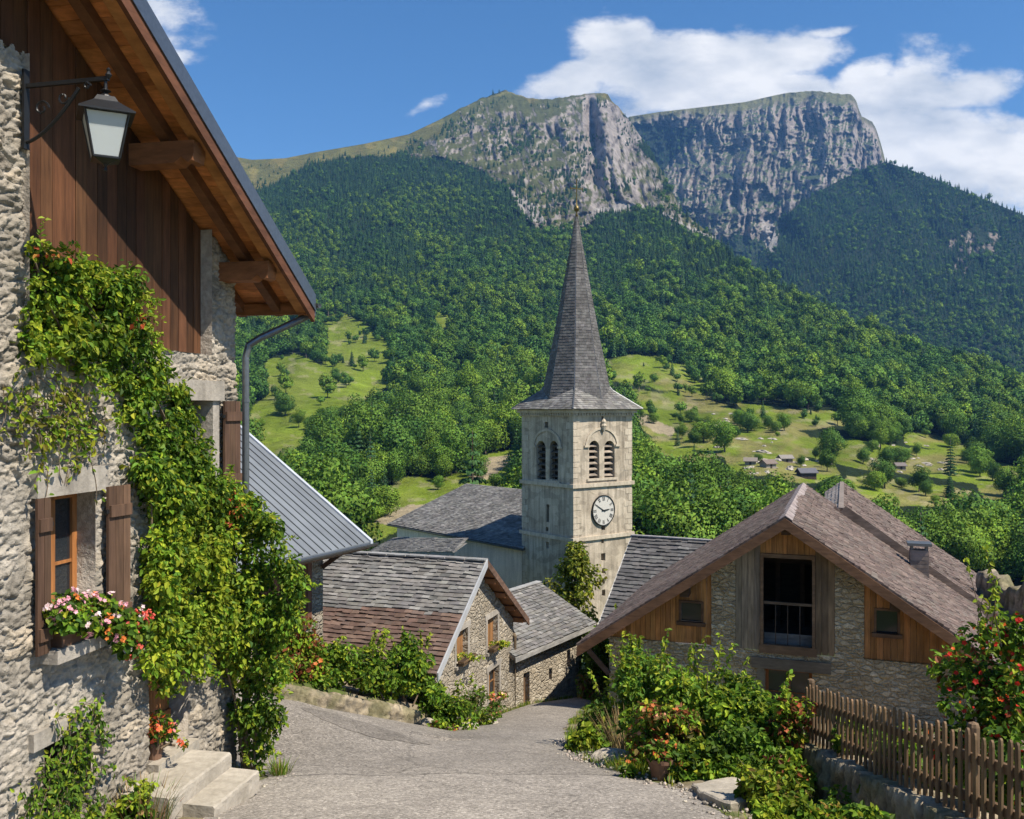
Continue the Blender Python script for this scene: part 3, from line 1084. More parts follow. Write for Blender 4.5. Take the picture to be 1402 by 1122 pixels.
put('cliff_mountain', 2600, lambda px, py: in_any(px, py, [[(850, 170), (915, 170), (955, 178), (940, 205), (905, 240), (880, 205)], [(960, 345), (1010, 322), (1045, 330), (1052, 348), (1080, 372), (1140, 440), (950, 440)]], 18, 105) * 1.0, None, 8, 'B')
put('cliff_mountain', 700, lambda px, py: sm(0.52, 0.6, fbm(px / 18, py / 14, 0, 103, 4) + 0.05 * sm(260, 320, py) - 0.02) * (py > ridgeB(px) + 14), None, 10, 'B')

pos = np.concatenate([p[0] for p in PTS])
tpx = np.concatenate([p[1] for p in PTS])
tpy = np.concatenate([p[2] for p in PTS])
zone = np.concatenate([np.full(len(p[0]), p[3]) for p in PTS])
n = len(pos)
hi = fbm(tpx / 55, tpy / 40, 0, 220, 3)
pc = np.clip(0.06 + 0.75 * sm(520, 300, tpy) + (hi - 0.5) * 1.0, 0.02, 0.95)
pc[zone == 'C'] = np.clip(0.75 - 0.6 * sm(360, 500, tpy[zone == 'C']) + (hi[zone == 'C'] - .5) * 0.8, 0.05, 0.97)
pc[zone == 'B'] = 0.7
pc[zone == 'M'] = 0.15
con = rng.uniform(size=n) < pc
hue = fbm(tpx / 38, tpy / 26, 0, 221, 3) + 0.22 * rng.normal(size=n) * 0.6
dist = pos[:, 1]
scl = np.clip(rng.lognormal(-0.1, 0.27, n), 0.42, 1.6) * np.where(con, 0.95, 0.92)
scl *= np.where(zone == 'M', rng.uniform(0.4, 0.95, n), 1.0) * np.where(zone == 'S', 0.7, 1.0) * np.where((zone == 'A') & (tpy < 330), 0.85, 1.0)
scl *= 1.12 + 0.12 * sm(700, 380, dist) * (zone == 'A')
scl *= 0.62 + 0.8 * fbm(tpx / 24, tpy / 18, 0, 223, 3)
hgt = np.where(con, 14.5, 11.5)
for _ in range(5):                 # trees below a meadow stay low enough to leave it in view
    over = np.zeros(n, bool)
    for k in (0.7, 0.85, 1.0):
        over |= in_any(tpx, tpy - k * hgt * scl * F / dist, MEADOWS, 14, 17)
    over &= (zone == 'A') & (scl > 0.5)
    scl = np.where(over, scl * 0.8, scl)
kind = np.where(con, 3 + rng.integers(0, 2, n), np.where(hue > 0.60, 1, np.where(hue < 0.44, 2, 0)))
rot = rng.uniform(0, 2 * np.pi, n)
kind = np.where(dist < 520, np.where(con, 8, 5 + np.where(hue > 0.6, 1, np.where(hue < 0.42, 0, 2))), kind)

# the trees that show largest are trees of their own
size = scl * 12 / dist
shows = (tpx > 335) & (tpx < 1402) & (tpy < 790)
hidden = (tpx > 700) & (tpx < 880) & (tpy > 560) | (tpx < 520) & (tpy > 597 + (tpx - 340) * 0.86) | (tpx > 520) & (tpx < 720) & (tpy > 700)
hidden |= (tpx > 880) & (tpx < 1090) & (tpy > 735) | (tpx > 940) & (tpx < 1340) & (tpy > np.interp(tpx, [940, 1100, 1160, 1340], [735, 680, 680, 790]))
score = np.where(shows & ~hidden, size, 0) * np.where(zone == 'M', 1.3, 1.0)
order = np.argsort(-score)
single = np.zeros(n, bool)
nb = [i for i in order[:900] if not con[i]][:285]
nc_ = [i for i in order[:4000] if con[i]][:70]
single[nb] = True
single[nc_] = True


def place_single():
    for i in np.where(single)[0]:
        z = zone[i]
        src = near_con[0] if con[i] else near_broad[int(rng.integers(0, 3))]
        o = src.copy()
        o.name = 'conifer_tree' if con[i] else 'leafy_tree'
        COL.objects.link(o)
        o.location = pos[i].tolist()
        o.rotation_euler = (0, 0, float(rot[i]))
        s = float(scl[i])
        o.scale = (s, s, s * float(rng.uniform(0.85, 1.15)))
        if con[i]:
            if tpx[i] < 720:
                tag(o, 'dark pointed conifer rising among the leafy trees left of the church tower', 'tree', 'conifers left of the tower')
            else:
                tag(o, 'dark pointed conifer on the lower slope right of the church tower', 'tree', 'conifers right of the tower')
        elif z == 'M':
            if tpx[i] < 720:
                tag(o, 'small round green tree standing free in the bright meadows left of the tower', 'tree', 'meadow trees left of the tower')
            else:
                tag(o, 'small round green tree standing free in the dry meadows right of the tower', 'tree', 'meadow trees right of the tower')
        elif tpx[i] < 720:
            tag(o, 'green leafy tree at the foot of the wooded slope left of the church tower', 'tree', 'lower wood left of the tower')
        elif tpx[i] < 1100:
            tag(o, 'green leafy tree in the dense wood between church tower and barn roof', 'tree', 'wood behind the barn roof')
        else:
            tag(o, 'green leafy tree in the wood above the right end of the barn roof', 'tree', 'wood right of the barn ridge')


place_single()
bpy.context.view_layer.update()


def forest(name, sel, label):
    me = bpy.data.meshes.new(name)
    k = np.where(sel)[0]
    me.vertices.add(len(k))
    me.vertices.foreach_set('co', pos[k].astype(np.float32).ravel())
    for an, ty, arr in (('tree_scale', 'FLOAT', scl[k]), ('tree_turn', 'FLOAT', rot[k]), ('tree_kind', 'INT', kind[k])):
        a = me.attributes.new(an, ty, 'POINT')
        a.data.foreach_set('value', arr.astype(np.float32 if ty == 'FLOAT' else np.int32))
    me.update()
    o = bpy.data.objects.new(name, me)
    COL.objects.link(o)
    ng = bpy.data.node_groups.new(name + '_scatter', 'GeometryNodeTree')
    ng.interface.new_socket('Geometry', in_out='INPUT', socket_type='NodeSocketGeometry')
    ng.interface.new_socket('Geometry', in_out='OUTPUT', socket_type='NodeSocketGeometry')
    gi, go = ng.nodes.new('NodeGroupInput'), ng.nodes.new('NodeGroupOutput')
    ip = ng.nodes.new('GeometryNodeInstanceOnPoints')
    ci = ng.nodes.new('GeometryNodeCollectionInfo')
    ci.inputs['Collection'].default_value = FARCOL
    ci.inputs['Separate Children'].default_value = True
    ci.inputs['Reset Children'].default_value = True

    def att(nm, ty):
        a = ng.nodes.new('GeometryNodeInputNamedAttribute')
        a.data_type = ty
        a.inputs['Name'].default_value = nm
        return a.outputs['Attribute']
    cx = ng.nodes.new('ShaderNodeCombineXYZ')
    ng.links.new(att('tree_turn', 'FLOAT'), cx.inputs[2])
    cs = ng.nodes.new('ShaderNodeCombineXYZ')
    sc_ = att('tree_scale', 'FLOAT')
    for q in range(3):
        ng.links.new(sc_, cs.inputs[q])
    ng.links.new(gi.outputs[0], ip.inputs['Points'])
    ng.links.new(ci.outputs[0], ip.inputs['Instance'])
    ip.inputs['Pick Instance'].default_value = True
    ng.links.new(att('tree_kind', 'INT'), ip.inputs['Instance Index'])
    ng.links.new(cx.outputs[0], ip.inputs['Rotation'])
    ng.links.new(cs.outputs[0], ip.inputs['Scale'])
    ng.links.new(ip.outputs[0], go.inputs[0])
    md = o.modifiers.new('scatter', 'NODES')
    md.node_group = ng
    tag(o, label, 'forest', kind='stuff')


FARCOL = bpy.data.collections.new('forest_kinds')
for o_ in far_broad + far_con + near_broad + near_con:
    FARCOL.objects.link(o_)
forest('forest', (~single) & (zone != 'C') & (zone != 'B'), 'dense mixed forest covering the hillside behind the village')
forest('conifer_forest', (zone == 'C'), 'dark blue green forest on the ridge at the right')
forest('ledge_woods', (zone == 'B'), 'dark sparse woods on the ledges of the far cliff')
# ---------------------------------------------------------------- tiles and slopes
def slope_axes(e0, e1, r0):
    e0, e1, r0 = (np.asarray(p, float) for p in (e0, e1, r0))
    U = unit(e1 - e0)
    w_ = r0 - e0
    Nn = unit(np.cross(U, w_))
    if Nn[2] < 0:
        Nn = -Nn
    Vv = w_ - w_.dot(U) * U
    return e0, U, unit(Vv), Nn


def clip_row(poly, v):
    xs = []
    n = len(poly)
    for i in range(n):
        (u0, v0), (u1, v1) = poly[i], poly[(i + 1) % n]
        if (v0 <= v < v1) or (v1 <= v < v0):
            xs.append(u0 + (u1 - u0) * (v - v0) / (v1 - v0))
    return (min(xs), max(xs)) if len(xs) >= 2 else None


def tiles(mb, pts, tw, ex, th, pal, jit_=0.25, lift=0.004, wob=0.0):
    """rows of single overlapping slates on a planar polygon; pts[0]->pts[1] is the eave"""
    o, U, Vv, Nn = slope_axes(pts[0], pts[1], pts[-1])
    poly = [((p - o).dot(U), (p - o).dot(Vv)) for p in (np.asarray(q, float) for q in pts)]
    vmax = max(p[1] for p in poly)
    nr = max(1, int(round(vmax / ex)))
    ex = vmax / nr
    for r in range(nr):
        v0 = r * ex
        rg = clip_row(poly, v0 + ex * 0.5)
        if rg is None or rg[1] - rg[0] < 0.02:
            continue
        ua, ub = rg
        k = max(1, int(round((ub - ua) / tw)))
        cut = np.linspace(ua, ub, k + 1)
        if k > 1:
            off = (0.5 if r % 2 else 0.0) * (ub - ua) / k
            cut[1:-1] += off * 0.9 + rng.uniform(-jit_, jit_, k - 1) * tw * 0.45 - (0.25 * tw)
        for j in range(k):
            a, b = cut[j] + 0.003, cut[j + 1] - 0.003
            if b - a < 0.015:
                continue
            vb = v0 + rng.uniform(-1, 0.6) * jit_ * ex * 0.35 - (0.01 if r else 0)
            vt = v0 + ex * 1.12
            h0 = lift + th * (1 + rng.uniform(-jit_, jit_)) + th * 0.55
            h1 = lift + th * 0.35
            tl = rng.uniform(-1, 1) * wob * th

            wv_ = 0.05 * float(fbm((a + o[0]) * .45, v0 * .45 + o[1], 0, 809, 2))

            def q(u, v, h):
                return o + U * u + Vv * v + Nn * (h + (wv_ if h > 0 else 0))
            bt = [q(a, vb, 0.0), q(b, vb, 0.0), q(b, vt, 0.0), q(a, vt, 0.0)]
            tp = [q(a, vb, h0 + tl), q(b, vb, h0 - tl), q(b, vt, h1), q(a, vt, h1)]
            V = np.array(bt + tp)
            col = pal(v0 / vmax, (a + b) / 2 / max(1e-6, ub))
            g_ = 0.72 + 0.56 * float(fbm((a + o[0]) * 0.9, v0 * 0.9 + o[1], 0, 808, 3))
            col = np.asarray(col) * g_
            mb.add(V, np.array([[4, 5, 6, 7], [0, 1, 5, 4], [3, 0, 4, 7], [1, 2, 6, 5]]), col)
    return mb


def deck(mb, pts, th=0.1, col=(0.2, 0.15, 0.1), mi=0):
    o, U, Vv, Nn = slope_axes(pts[0], pts[1], pts[-1])
    return mb.prism([np.asarray(p, float) - Nn * 0.002 for p in pts], -Nn * th, col, mi)


def pal_of(*cs, a=0.14):
    cs = [np.array(c, float) for c in cs]

    def f(v, u):
        return jit(cs[rng.integers(0, len(cs))], a)
    return f


def plank_row(fr, mb, a0, a1, z0f, z1f, q, w=0.16, th=0.03, base=(0.2, 0.1, 0.05), a=0.3, gap=0.006):
    """upright boards; z0f, z1f give the lower and upper end at a position"""
    n = max(1, int(round((a1 - a0) / w)))
    for i in range(n):
        x0 = a0 + (a1 - a0) * i / n + gap / 2
        x1 = a0 + (a1 - a0) * (i + 1) / n - gap / 2
        za, zb = z0f(x0), z0f(x1)
        ta, tb = z1f(x0), z1f(x1)
        if ta - za < 0.02 and tb - zb < 0.02:
            continue
        ta, tb = max(ta, za + 0.01), max(tb, zb + 0.01)
        dq = random.uniform(-0.006, 0.006)
        b = [fr.pt(x0, q, za), fr.pt(x1, q, zb), fr.pt(x1, q + th + dq, zb), fr.pt(x0, q + th + dq, za)]
        t_ = [fr.pt(x0, q, ta), fr.pt(x1, q, tb), fr.pt(x1, q + th + dq, tb), fr.pt(x0, q + th + dq, ta)]
        mb.hexa(b, t_, jit(base, a))


# ---------------------------------------------------------------- the stone house at the left
LH = Frame((-6.1 + 0.2 * 6.0, 6.0, 0), (0.2, 1.0), (1.0, -0.2))
LS1 = 6.30            # far corner
Z_BOARD = 0.69
Z_PIER = 3.25
S_B0, S_B1 = 2.38, 5.59
ROOF_SL, ROOF_E = 0.585, 6.98       # pitch, eave position along the wall


def zr(s):            # underside line of the roof at a position along the wall
    s = np.asarray(s, float)
    return 1.48 + ROOF_SL * (ROOF_E - np.maximum(s, 0.55)) - ROOF_SL * np.maximum(0.55 - s, 0)


WIN = (2.63, 3.41, -2.25, -0.825)
UPW = (4.80, 5.78, -1.02, 0.11)
DOOR = (4.34, 5.16, -3.98, -1.92)
CEL = (2.66, 3.33, -4.75, -3.16)
OPEN = [WIN, UPW, DOOR, CEL]

house = thing('stone_house', 'tall rubble stone house at the left with dark boarded gable and vine', 'house', LH.pt(3, 0, -4.4))


def left_wall():
    st = 0.0135

    def axis(a, b, snaps):
        v = np.arange(a, b + st / 2, st)
        for s_ in snaps:
            v[np.argmin(np.abs(v - s_))] = s_
        return v
    S = axis(1.55, LS1, [o[0] for o in OPEN] + [o[1] for o in OPEN] + [S_B0, S_B1, LS1])
    S[-1] = LS1
    Z = axis(-5.6, 3.4, [o[2] for o in OPEN] + [o[3] for o in OPEN] + [Z_BOARD, Z_PIER])
    SS, ZZ = np.meshgrid(S, Z)
    # rubble courses sunk in rough old render
    wx = (fbm(SS * 2.2, ZZ * 2.2, 0, 300, 3) - .5) * 0.35
    wz = (fbm(SS * 2.2, ZZ * 2.2, 9, 301, 3) - .5) * 0.28
    f1, f2, cid = cells((SS + wx) * 3.3, (ZZ + wz) * 6.2, 310)
    g1, g2, cid2 = cells((SS + wx) * 9.0, (ZZ + wz) * 13.0, 311)
    edge = sm(0.0, 0.22, f2 - f1)
    edge2 = sm(0.02, 0.4, g2 - g1)
    cover = sm(0.42, 0.6, fbm(SS * 1.1, ZZ * 1.1, 0, 312, 4))      # where the render still hides the joints
    h = edge * (0.55 + 0.6 * cid) * 0.046 * (1 - 0.72 * cover) + edge2 * 0.022 * (0.3 + cid2) * (1 - 0.3 * cover)
    h = h + (fbm(SS * 12, ZZ * 20, 0, 313, 5, 0.72) - 0.5) * 0.062 + (ridged(SS * 5, ZZ * 8, 314, 3) - .6) * 0.02 - sm(0.6, 0.72, fbm(SS * 10, ZZ * 17, 0, 319, 3)) * 0.035
    fade = np.ones_like(SS)
    for (a0, a1, z0, z1) in OPEN:
        dd = np.maximum(np.maximum(a0 - SS, SS - a1), np.maximum(z0 - ZZ, ZZ - z1))
        fade = np.minimum(fade, sm(0.0, 0.05, np.abs(dd)) * 0.85 + 0.15)
    q = -0.04 + 0.8 * h * fade
    Pn = LH.o + SS[..., None] * LH.u + q[..., None] * LH.n
    Pn[..., 2] = ZZ
    sc, zc = (SS[1:, 1:] + SS[:-1, :-1]) / 2, (ZZ[1:, 1:] + ZZ[:-1, :-1]) / 2
    keep = np.ones(sc.shape, bool)
    for (a0, a1, z0, z1) in OPEN:
        keep &= ~((sc > a0) & (sc < a1) & (zc > z0) & (zc < z1))
    keep &= ~((sc > S_B0) & (sc < S_B1) & (zc > Z_BOARD))
    keep &= ~((sc < S_B0) & (zc > Z_PIER + 0.03 * np.sin(sc * 40)))
    keep &= zc < zr(sc) - 0.02
    nx = len(S)
    r, c = np.where(keep)
    i = r * nx + c
    Fc = np.stack([i, i + 1, i + nx + 1, i + nx], 1)
    stone = np.stack([0.275 + 0.22 * (cid - .5), 0.243 + 0.19 * (cid - .5), 0.198 + 0.15 * (cid - .5)], -1)
    stone *= (0.88 + 0.3 * cid2[..., None])
    warm = sm(0.72, 0.95, cid)[..., None] * 0.3
    stone = stone * (1 - warm) + A3(0.40, 0.31, 0.2) * warm
    rend = A3(0.375, 0.34, 0.29) * (0.9 + 0.25 * fbm(SS * 3, ZZ * 3, 0, 316, 4)[..., None])
    k = (1 - edge * (1 - 0.65 * cover))[..., None]
    C = stone * (1 - k) + rend * k
    st_ = (sm(0.56, 0.72, fbm(SS * 2.5, ZZ * 0.9, 0, 318, 4)) * 0.3)[..., None]
    C = C * (1 - st_) + A3(0.24, 0.215, 0.175) * st_
    mb = MB()
    # drop unused points
    C = C * (0.72 + 0.28 * np.minimum(edge + 0.35 * cover, 1) * (0.6 + 0.4 * edge2))[..., None]      # dirt in the joints
    used = np.zeros(SS.size, bool)
    used[Fc.ravel()] = True
    remap = np.cumsum(used) - 1
    mb.add(Pn.reshape(-1, 3)[used], remap[Fc], C.reshape(-1, 3)[used])
    rc = A3(0.37, 0.33, 0.28)
    for (a0, a1, z0, z1) in OPEN:       # reveals
        d = 0.34
        V = [LH.pt(a, qq, z) for qq in (-0.035, -d) for a, z in ((a0, z0), (a1, z0), (a1, z1), (a0, z1))]
        mb.add(V, [(k_, (k_ + 1) % 4, 4 + (k_ + 1) % 4, 4 + k_) for k_ in range(4)], rc)
    # the wall nearer to the street corner, the ends and the back
    V = [LH.pt(-4.5, -0.03, -5), LH.pt(1.56, -0.03, -5), LH.pt(1.56, -0.03, 3.25), LH.pt(-4.5, -0.03, 2.0)]
    mb.add(V, [(0, 1, 2, 3)], rc)
    for (s0, z1a, z1b) in ((S_B0, Z_PIER, Z_BOARD), (S_B1, Z_BOARD, zr(S_B1) - 0.03)):
        zt = max(z1a, z1b)
        V = [LH.pt(s0, 0.035, Z_BOARD - 0.01), LH.pt(s0, -0.5, Z_BOARD - 0.01), LH.pt(s0, -0.5, zt), LH.pt(s0, 0.035, zt)]
        mb.add(V, [(0, 1, 2, 3)], rc)
    V = [LH.pt(-4.5, -0.03, 3.24), LH.pt(S_B0, -0.03, 3.24), LH.pt(S_B0, -0.5, 3.24), LH.pt(-4.5, -0.5, 3.24)]
    mb.add(V, [(0, 1, 2, 3)], rc)
    V = [LH.pt(S_B0, -0.02, Z_BOARD), LH.pt(S_B1, -0.02, Z_BOARD), LH.pt(S_B1, -0.4, Z_BOARD), LH.pt(S_B0, -0.4, Z_BOARD)]
    mb.add(V, [(0, 1, 2, 3)], rc)
    zc_ = float(zr(LS1)) - 0.03
    V = [LH.pt(LS1, -0.04, -5.6), LH.pt(LS1, -7, -5.6), LH.pt(LS1, -7, zc_), LH.pt(LS1, -0.04, zc_)]
    mb.add(V, [(0, 1, 2, 3)], rc)
    V = [LH.pt(-4.5, -0.03, -5), LH.pt(-4.5, -7, -5), LH.pt(-4.5, -7, 2.2), LH.pt(-4.5, -0.03, 2.2)]
    mb.add(V, [(3, 2, 1, 0)], rc)
    V = [LH.pt(-4.5, -7, -5), LH.pt(LS1, -7, -5.6), LH.pt(LS1, -7, zc_), LH.pt(0.5, -7, 5), LH.pt(-4.5, -7, 2.2)]
    mb.add(V, [(0, 1, 2, 3, 4)], rc)
    mb.build('wall', M['leftwall'], house, smooth=True)


left_wall()


def left_house_parts():
    # boarded gable
    mb = MB()
    plank_row(LH, mb, -4.4, S_B1 - 0.004, lambda s: Z_BOARD - 0.07 if s > S_B0 else 3.1, lambda s: float(zr(s)) - 0.04, -0.16, 0.17, 0.04, (0.085, 0.037, 0.017), 0.4)
    bm = MB()
    LH.box(bm, -4.4, S_B1 + 0.3, -0.5, -0.19, Z_BOARD + 0.02, Z_BOARD + 0.2, (0.1, 0.06, 0.04))
    g = mb.build('boarded_gable', M['woodv'], house)
    bm.build('backing_beam', M['woodh'], g)
    # roof: sheathing, covering, boards along the verge
    VO = 0.76

    def ln(s, q, dz):
        return LH.pt(s, q, float(zr(s)) + dz)
    mb = MB()
    n = 52
    for i in range(n):                   # sheathing boards run across the slope line
        s0, s1 = ROOF_E - 7.4 * i / n, ROOF_E - 7.4 * (i + 1) / n + 0.006
        if s1 < 0.56:
            s1 = max(s1, 0.56)
        if s0 <= s1:
            break
        b = [ln(s0, -1.5, 0.0), ln(s0, VO - 0.06, 0.0), ln(s1, VO - 0.06, 0.0), ln(s1, -1.5, 0.0)]
        mb.hexa(b, [p + A3(0, 0, 0.03) for p in b], jit((0.45, 0.18, 0.06), 0.28))
    mb.build('soffit', M['woodx'], house)
    mb = MB()
    pts = [(ROOF_E + 0.04, -7.6), (ROOF_E + 0.04, VO + 0.03), (0.55, VO + 0.03), (0.55, -7.6)]
    b = [ln(s, q, 0.035) for s, q in pts]
    mb.hexa(b, [p + A3(0, 0, 0.09) for p in b], (0.15, 0.16, 0.18))
    b = [LH.pt(0.55, VO + .03, float(zr(0.55)) + .035), LH.pt(-5.6, VO + .03, float(zr(-5.6)) + .035), LH.pt(-5.6, -7.6, float(zr(-5.6)) + .035), LH.pt(0.55, -7.6, float(zr(0.55)) + .035)]
    mb.hexa(b, [p + A3(0, 0, 0.09) for p in b], (0.15, 0.16, 0.18))
    mb.build('roof', M['metalroof'], house)

    def strip(name, q0, q1, d0, d1, mat, col):
        mb = MB()
        for a, c in ((ROOF_E + 0.035, 0.56), (0.54, -5.5)):
            b = [ln(a, q0, d0), ln(a, q1, d0), ln(c, q1, d0), ln(c, q0, d0)]
            t_ = [ln(a, q0, d1), ln(a, q1, d1), ln(c, q1, d1), ln(c, q0, d1)]
            mb.hexa(b, t_, col)
        return mb.build(name, mat, house)
    strip('verge_flashing', VO + 0.034, VO + 0.048, -0.085, 0.14, M['darkmetal'], (1, 1, 1))
    strip('barge_board', VO - 0.02, VO + 0.03, -0.24, 0.03, M['woodh'], (0.13, 0.055, 0.03))
    strip('verge_rafter', VO - 0.20, VO - 0.06, -0.17, -0.005, M['woodh'], (0.42, 0.19, 0.065))
    for q in (0.20, -0.35):
        strip('rafter', q, q + 0.12, -0.15, -0.005, M['woodh'], (0.17, 0.075, 0.035))
    # eave board and purlin ends
    mb = MB()
    LH.box(mb, ROOF_E - 0.06, ROOF_E + 0.0, -7, VO - 0.07, float(zr(ROOF_E)) - 0.16, float(zr(ROOF_E)) - 0.005, (0.28, 0.11, 0.04))
    mb.build('eave_board', M['woodh'], house)
    for s_, zc in ((2.05, 0), (4.22, 0), (5.98, 0)):
        mb = MB()
        h = 0.12
        z = float(zr(s_)) - 0.17 - h
        prof = [(-0.9, 1), (VO - 0.34, 1), (VO - 0.25, 0.72), (VO - 0.18, 0.98), (VO - 0.12, 0.9), (VO - 0.10, 0.55)]
        for i in range(len(prof) - 1):
            (q0, k0), (q1, k1) = prof[i], prof[i + 1]
            b = [LH.pt(s_ - h, q0, z + h - 2 * h * k0), LH.pt(s_ + h, q0, z + h - 2 * h * k0), LH.pt(s_ + h, q1, z + h - 2 * h * k1), LH.pt(s_ - h, q1, z + h - 2 * h * k1)]
            t_ = [LH.pt(s_ - h, q0, z + h), LH.pt(s_ + h, q0, z + h), LH.pt(s_ + h, q1, z + h), LH.pt(s_ - h, q1, z + h)]
            mb.hexa(b, t_, (0.25, 0.105, 0.045))
        mb.build('purlin', M['woodh'], house)
    # gutter along the eave and its downpipe
    ze = float(zr(ROOF_E)) + 0.0
    mb = MB()
    ring = [(0.065 * math.cos(a), 0.065 * math.sin(a)) for a in np.linspace(math.pi, 2 * math.pi, 9)]
    ring += [(0.058 * math.cos(a), 0.058 * math.sin(a)) for a in np.linspace(2 * math.pi, math.pi, 9)]
    poly = [LH.pt(ROOF_E + 0.09 + x, VO + 0.08, ze + z_) for x, z_ in ring]
    mb.prism(poly, LH.n * -(VO + 7.5))
    mb.build('gutter', M['zinc'], house)
    mb = MB()
    a = LH.pt(ROOF_E + 0.09, VO - 0.02, ze - 0.05)
    sx_, zx_ = LH.pix(331, 500, 0.09)
    pth = [a, a - A3(0, 0, 0.1), LH.pt(ROOF_E + .02, VO - 0.12, ze - 0.2), LH.pt(LS1 + 0.16, 0.24, ze - 0.52), LH.pt(LS1 + 0.08, 0.12, ze - 0.62), LH.pt(LS1 + 0.06, 0.09, ze - 0.78), LH.pt(LS1 + 0.06, 0.09, -4.95)]
    mb.tube(pth, 0.048, 12)
    for z in (0.1, -1.6, -3.4):
        mb.lathe([(0.056, 0), (0.056, 0.04)], LH.pt(LS1 + 0.06, 0.09, z), 12)
    mb.build('downpipe', M['zinc'], house, smooth=False)
    # near window
    a0, a1, z0, z1 = WIN
    mb = MB()
    LH.box(mb, a0 - 0.16, a1 + 0.10, -0.3, 0.045, z1 + 0.002, z1 + 0.25)
    mb.build('lintel', M['concrete'], house)
    mb = MB()
    LH.box(mb, a0 - 0.05, a1 + 0.08, -0.33, 0.17, z0 - 0.13, z0 - 0.002)
    mb.build('window_sill', M['concrete'], house)

    def window(name, op, q, fw, colr, nmid=1, curtain=False, bars=2):
        a0, a1, z0, z1 = op
        mb = MB()
        for x0, x1, y0, y1 in ((a0, a0 + fw, z0, z1), (a1 - fw, a1, z0, z1), (a0 + fw, a1 - fw, z0, z0 + fw), (a0 + fw, a1 - fw, z1 - fw, z1)):
            LH.box(mb, x0, x1, q - 0.06, q, y0, y1, colr)
        mid = (a0 + a1) / 2
        LH.box(mb, mid - fw * .7, mid + fw * .7, q - 0.05, q + 0.012, z0 + fw, z1 - fw, colr)
        for k in range(1, bars):
            zz = z0 + (z1 - z0) * k / bars
            LH.box(mb, a0 + fw, mid - fw * .7, q - 0.045, q - 0.01, zz - 0.015, zz + 0.015, colr)
            LH.box(mb, mid + fw * .7, a1 - fw, q - 0.045, q - 0.01, zz - 0.015, zz + 0.015, colr)
        o = mb.build(name, M['woodv'], house)
        mb = MB()
        LH.box(mb, a0 + 0.01, a1 - 0.01, q - 0.036, q - 0.03, z0 + 0.01, z1 - 0.01)
        mb.build('pane', M['glass'], o)
        return o
    window('window', WIN, -0.25, 0.07, (0.34, 0.14, 0.045))
    window('window', UPW, -0.25, 0.07, (0.2, 0.13, 0.08))

    def shutter(a0, a1, z0, z1, q=0.035, ang=0.0, hinge=None):
        mb = MB()
        nb = max(2, int(round((a1 - a0) / 0.11)))
        c_, s_ = math.cos(ang), math.sin(ang)
        h = a0 if hinge is None else hinge

        def bx(x0, x1, q0, q1, y0, y1, col):
            def tr(x, qq):
                return h + (x - h) * c_, q + abs(x - h) * s_ + qq
            b = []
            for zz in (y0, y1):
                for x, qq in ((x0, q0), (x1, q0), (x1, q1), (x0, q1)):
                    aa, q_ = tr(x, qq)
                    b.append(LH.pt(aa, q_, zz))
            mb.hexa(b[:4], b[4:], col)
        for i in range(nb):
            x0, x1 = a0 + (a1 - a0) * i / nb + 0.003, a0 + (a1 - a0) * (i + 1) / nb - 0.003
            bx(x0, x1, 0, 0.028, z0, z1, jit((0.115, 0.066, 0.042), 0.2))
        for zz in (z0 + (z1 - z0) * 0.13, z0 + (z1 - z0) * 0.83):
            bx(a0 + 0.01, a1 - 0.01, 0.028, 0.056, zz - 0.06, zz + 0.06, jit((0.115, 0.066, 0.042), 0.1))
        o = mb.build('shutter', M['woodv'], house)
        hg = MB()
        for zz in (z0 + (z1 - z0) * 0.13, z0 + (z1 - z0) * 0.83):
            aa = h
            hg.box(LH.pt(aa, q + 0.02, zz), (0.03, 0.012, 0.02), (LH.u, LH.n, A3(0, 0, 1)))
        hg.build('hinge', M['iron'], o)
    shutter(2.43, 2.61, WIN[2] - 0.02, WIN[3] + 0.0, 0.05, 0.0, 2.61)
    shutter(3.46, 3.79, WIN[2] - 0.04, WIN[3] + 0.03, 0.05, 0.10, 3.46)
    shutter(5.83, 6.21, UPW[2] - 0.03, UPW[3] + 0.0, 0.05, 0.05, 5.83)
    # curtain behind the near panes
    mb = MB()
    xs = np.linspace(WIN[0] + 0.05, WIN[0] + 0.34, 15)
    for i in range(14):
        LH.box(mb, xs[i], xs[i + 1] - 0.002, -0.34 - 0.02 * (i % 2), -0.33 - 0.02 * (i % 2), WIN[2] + 0.05, WIN[3] - 0.03)
    mb.build('curtain', M['curtain'], house)
    # upper lintel and jamb
    a0, a1, z0, z1 = UPW
    mb = MB()
    LH.box(mb, a0 - 0.25, a1 + 0.06, -0.3, 0.07, z1 + 0.002, z1 + 0.25)
    mb.build('lintel', M['concrete'], house)
    mb = MB()
    LH.box(mb, a1 - 0.16, a1 - 0.004, -0.24, 0.03, z0, z1 - 0.004)
    mb.build('window_jamb', M['concrete'], house)
    # cellar opening
    a0, a1, z0, z1 = CEL
    mb = MB()
    LH.box(mb, a0 - 0.22, a1 + 0.06, -0.3, 0.03, z1 + 0.002, z1 + 0.17)
    mb.build('lintel', M['concrete'], house)
    mb = MB()
    LH.box(mb, a0 - 0.02, a1 + 0.02, -0.4, -0.32, z0, z1)
    mb.build('cellar_dark_back', M['void'], house)  # near-black panel, the unlit cellar's darkness put into its colour
    # door with threshold
    a0, a1, z0, z1 = DOOR
    mb = MB()
    plank_row(LH, mb, a0 + 0.02, a1 - 0.02, lambda s: z0 + 0.01, lambda s: z1 - 0.01, -0.33, 0.12, 0.05, (0.27, 0.115, 0.04), 0.15)
    for zz in (z0 + 0.3, z1 - 0.3):
        LH.box(mb, a0 + 0.03, a1 - 0.03, -0.28, -0.25, zz - 0.06, zz + 0.06, (0.24, 0.1, 0.035))
    d = mb.build('door', M['woodv'], house)
    mb = MB()
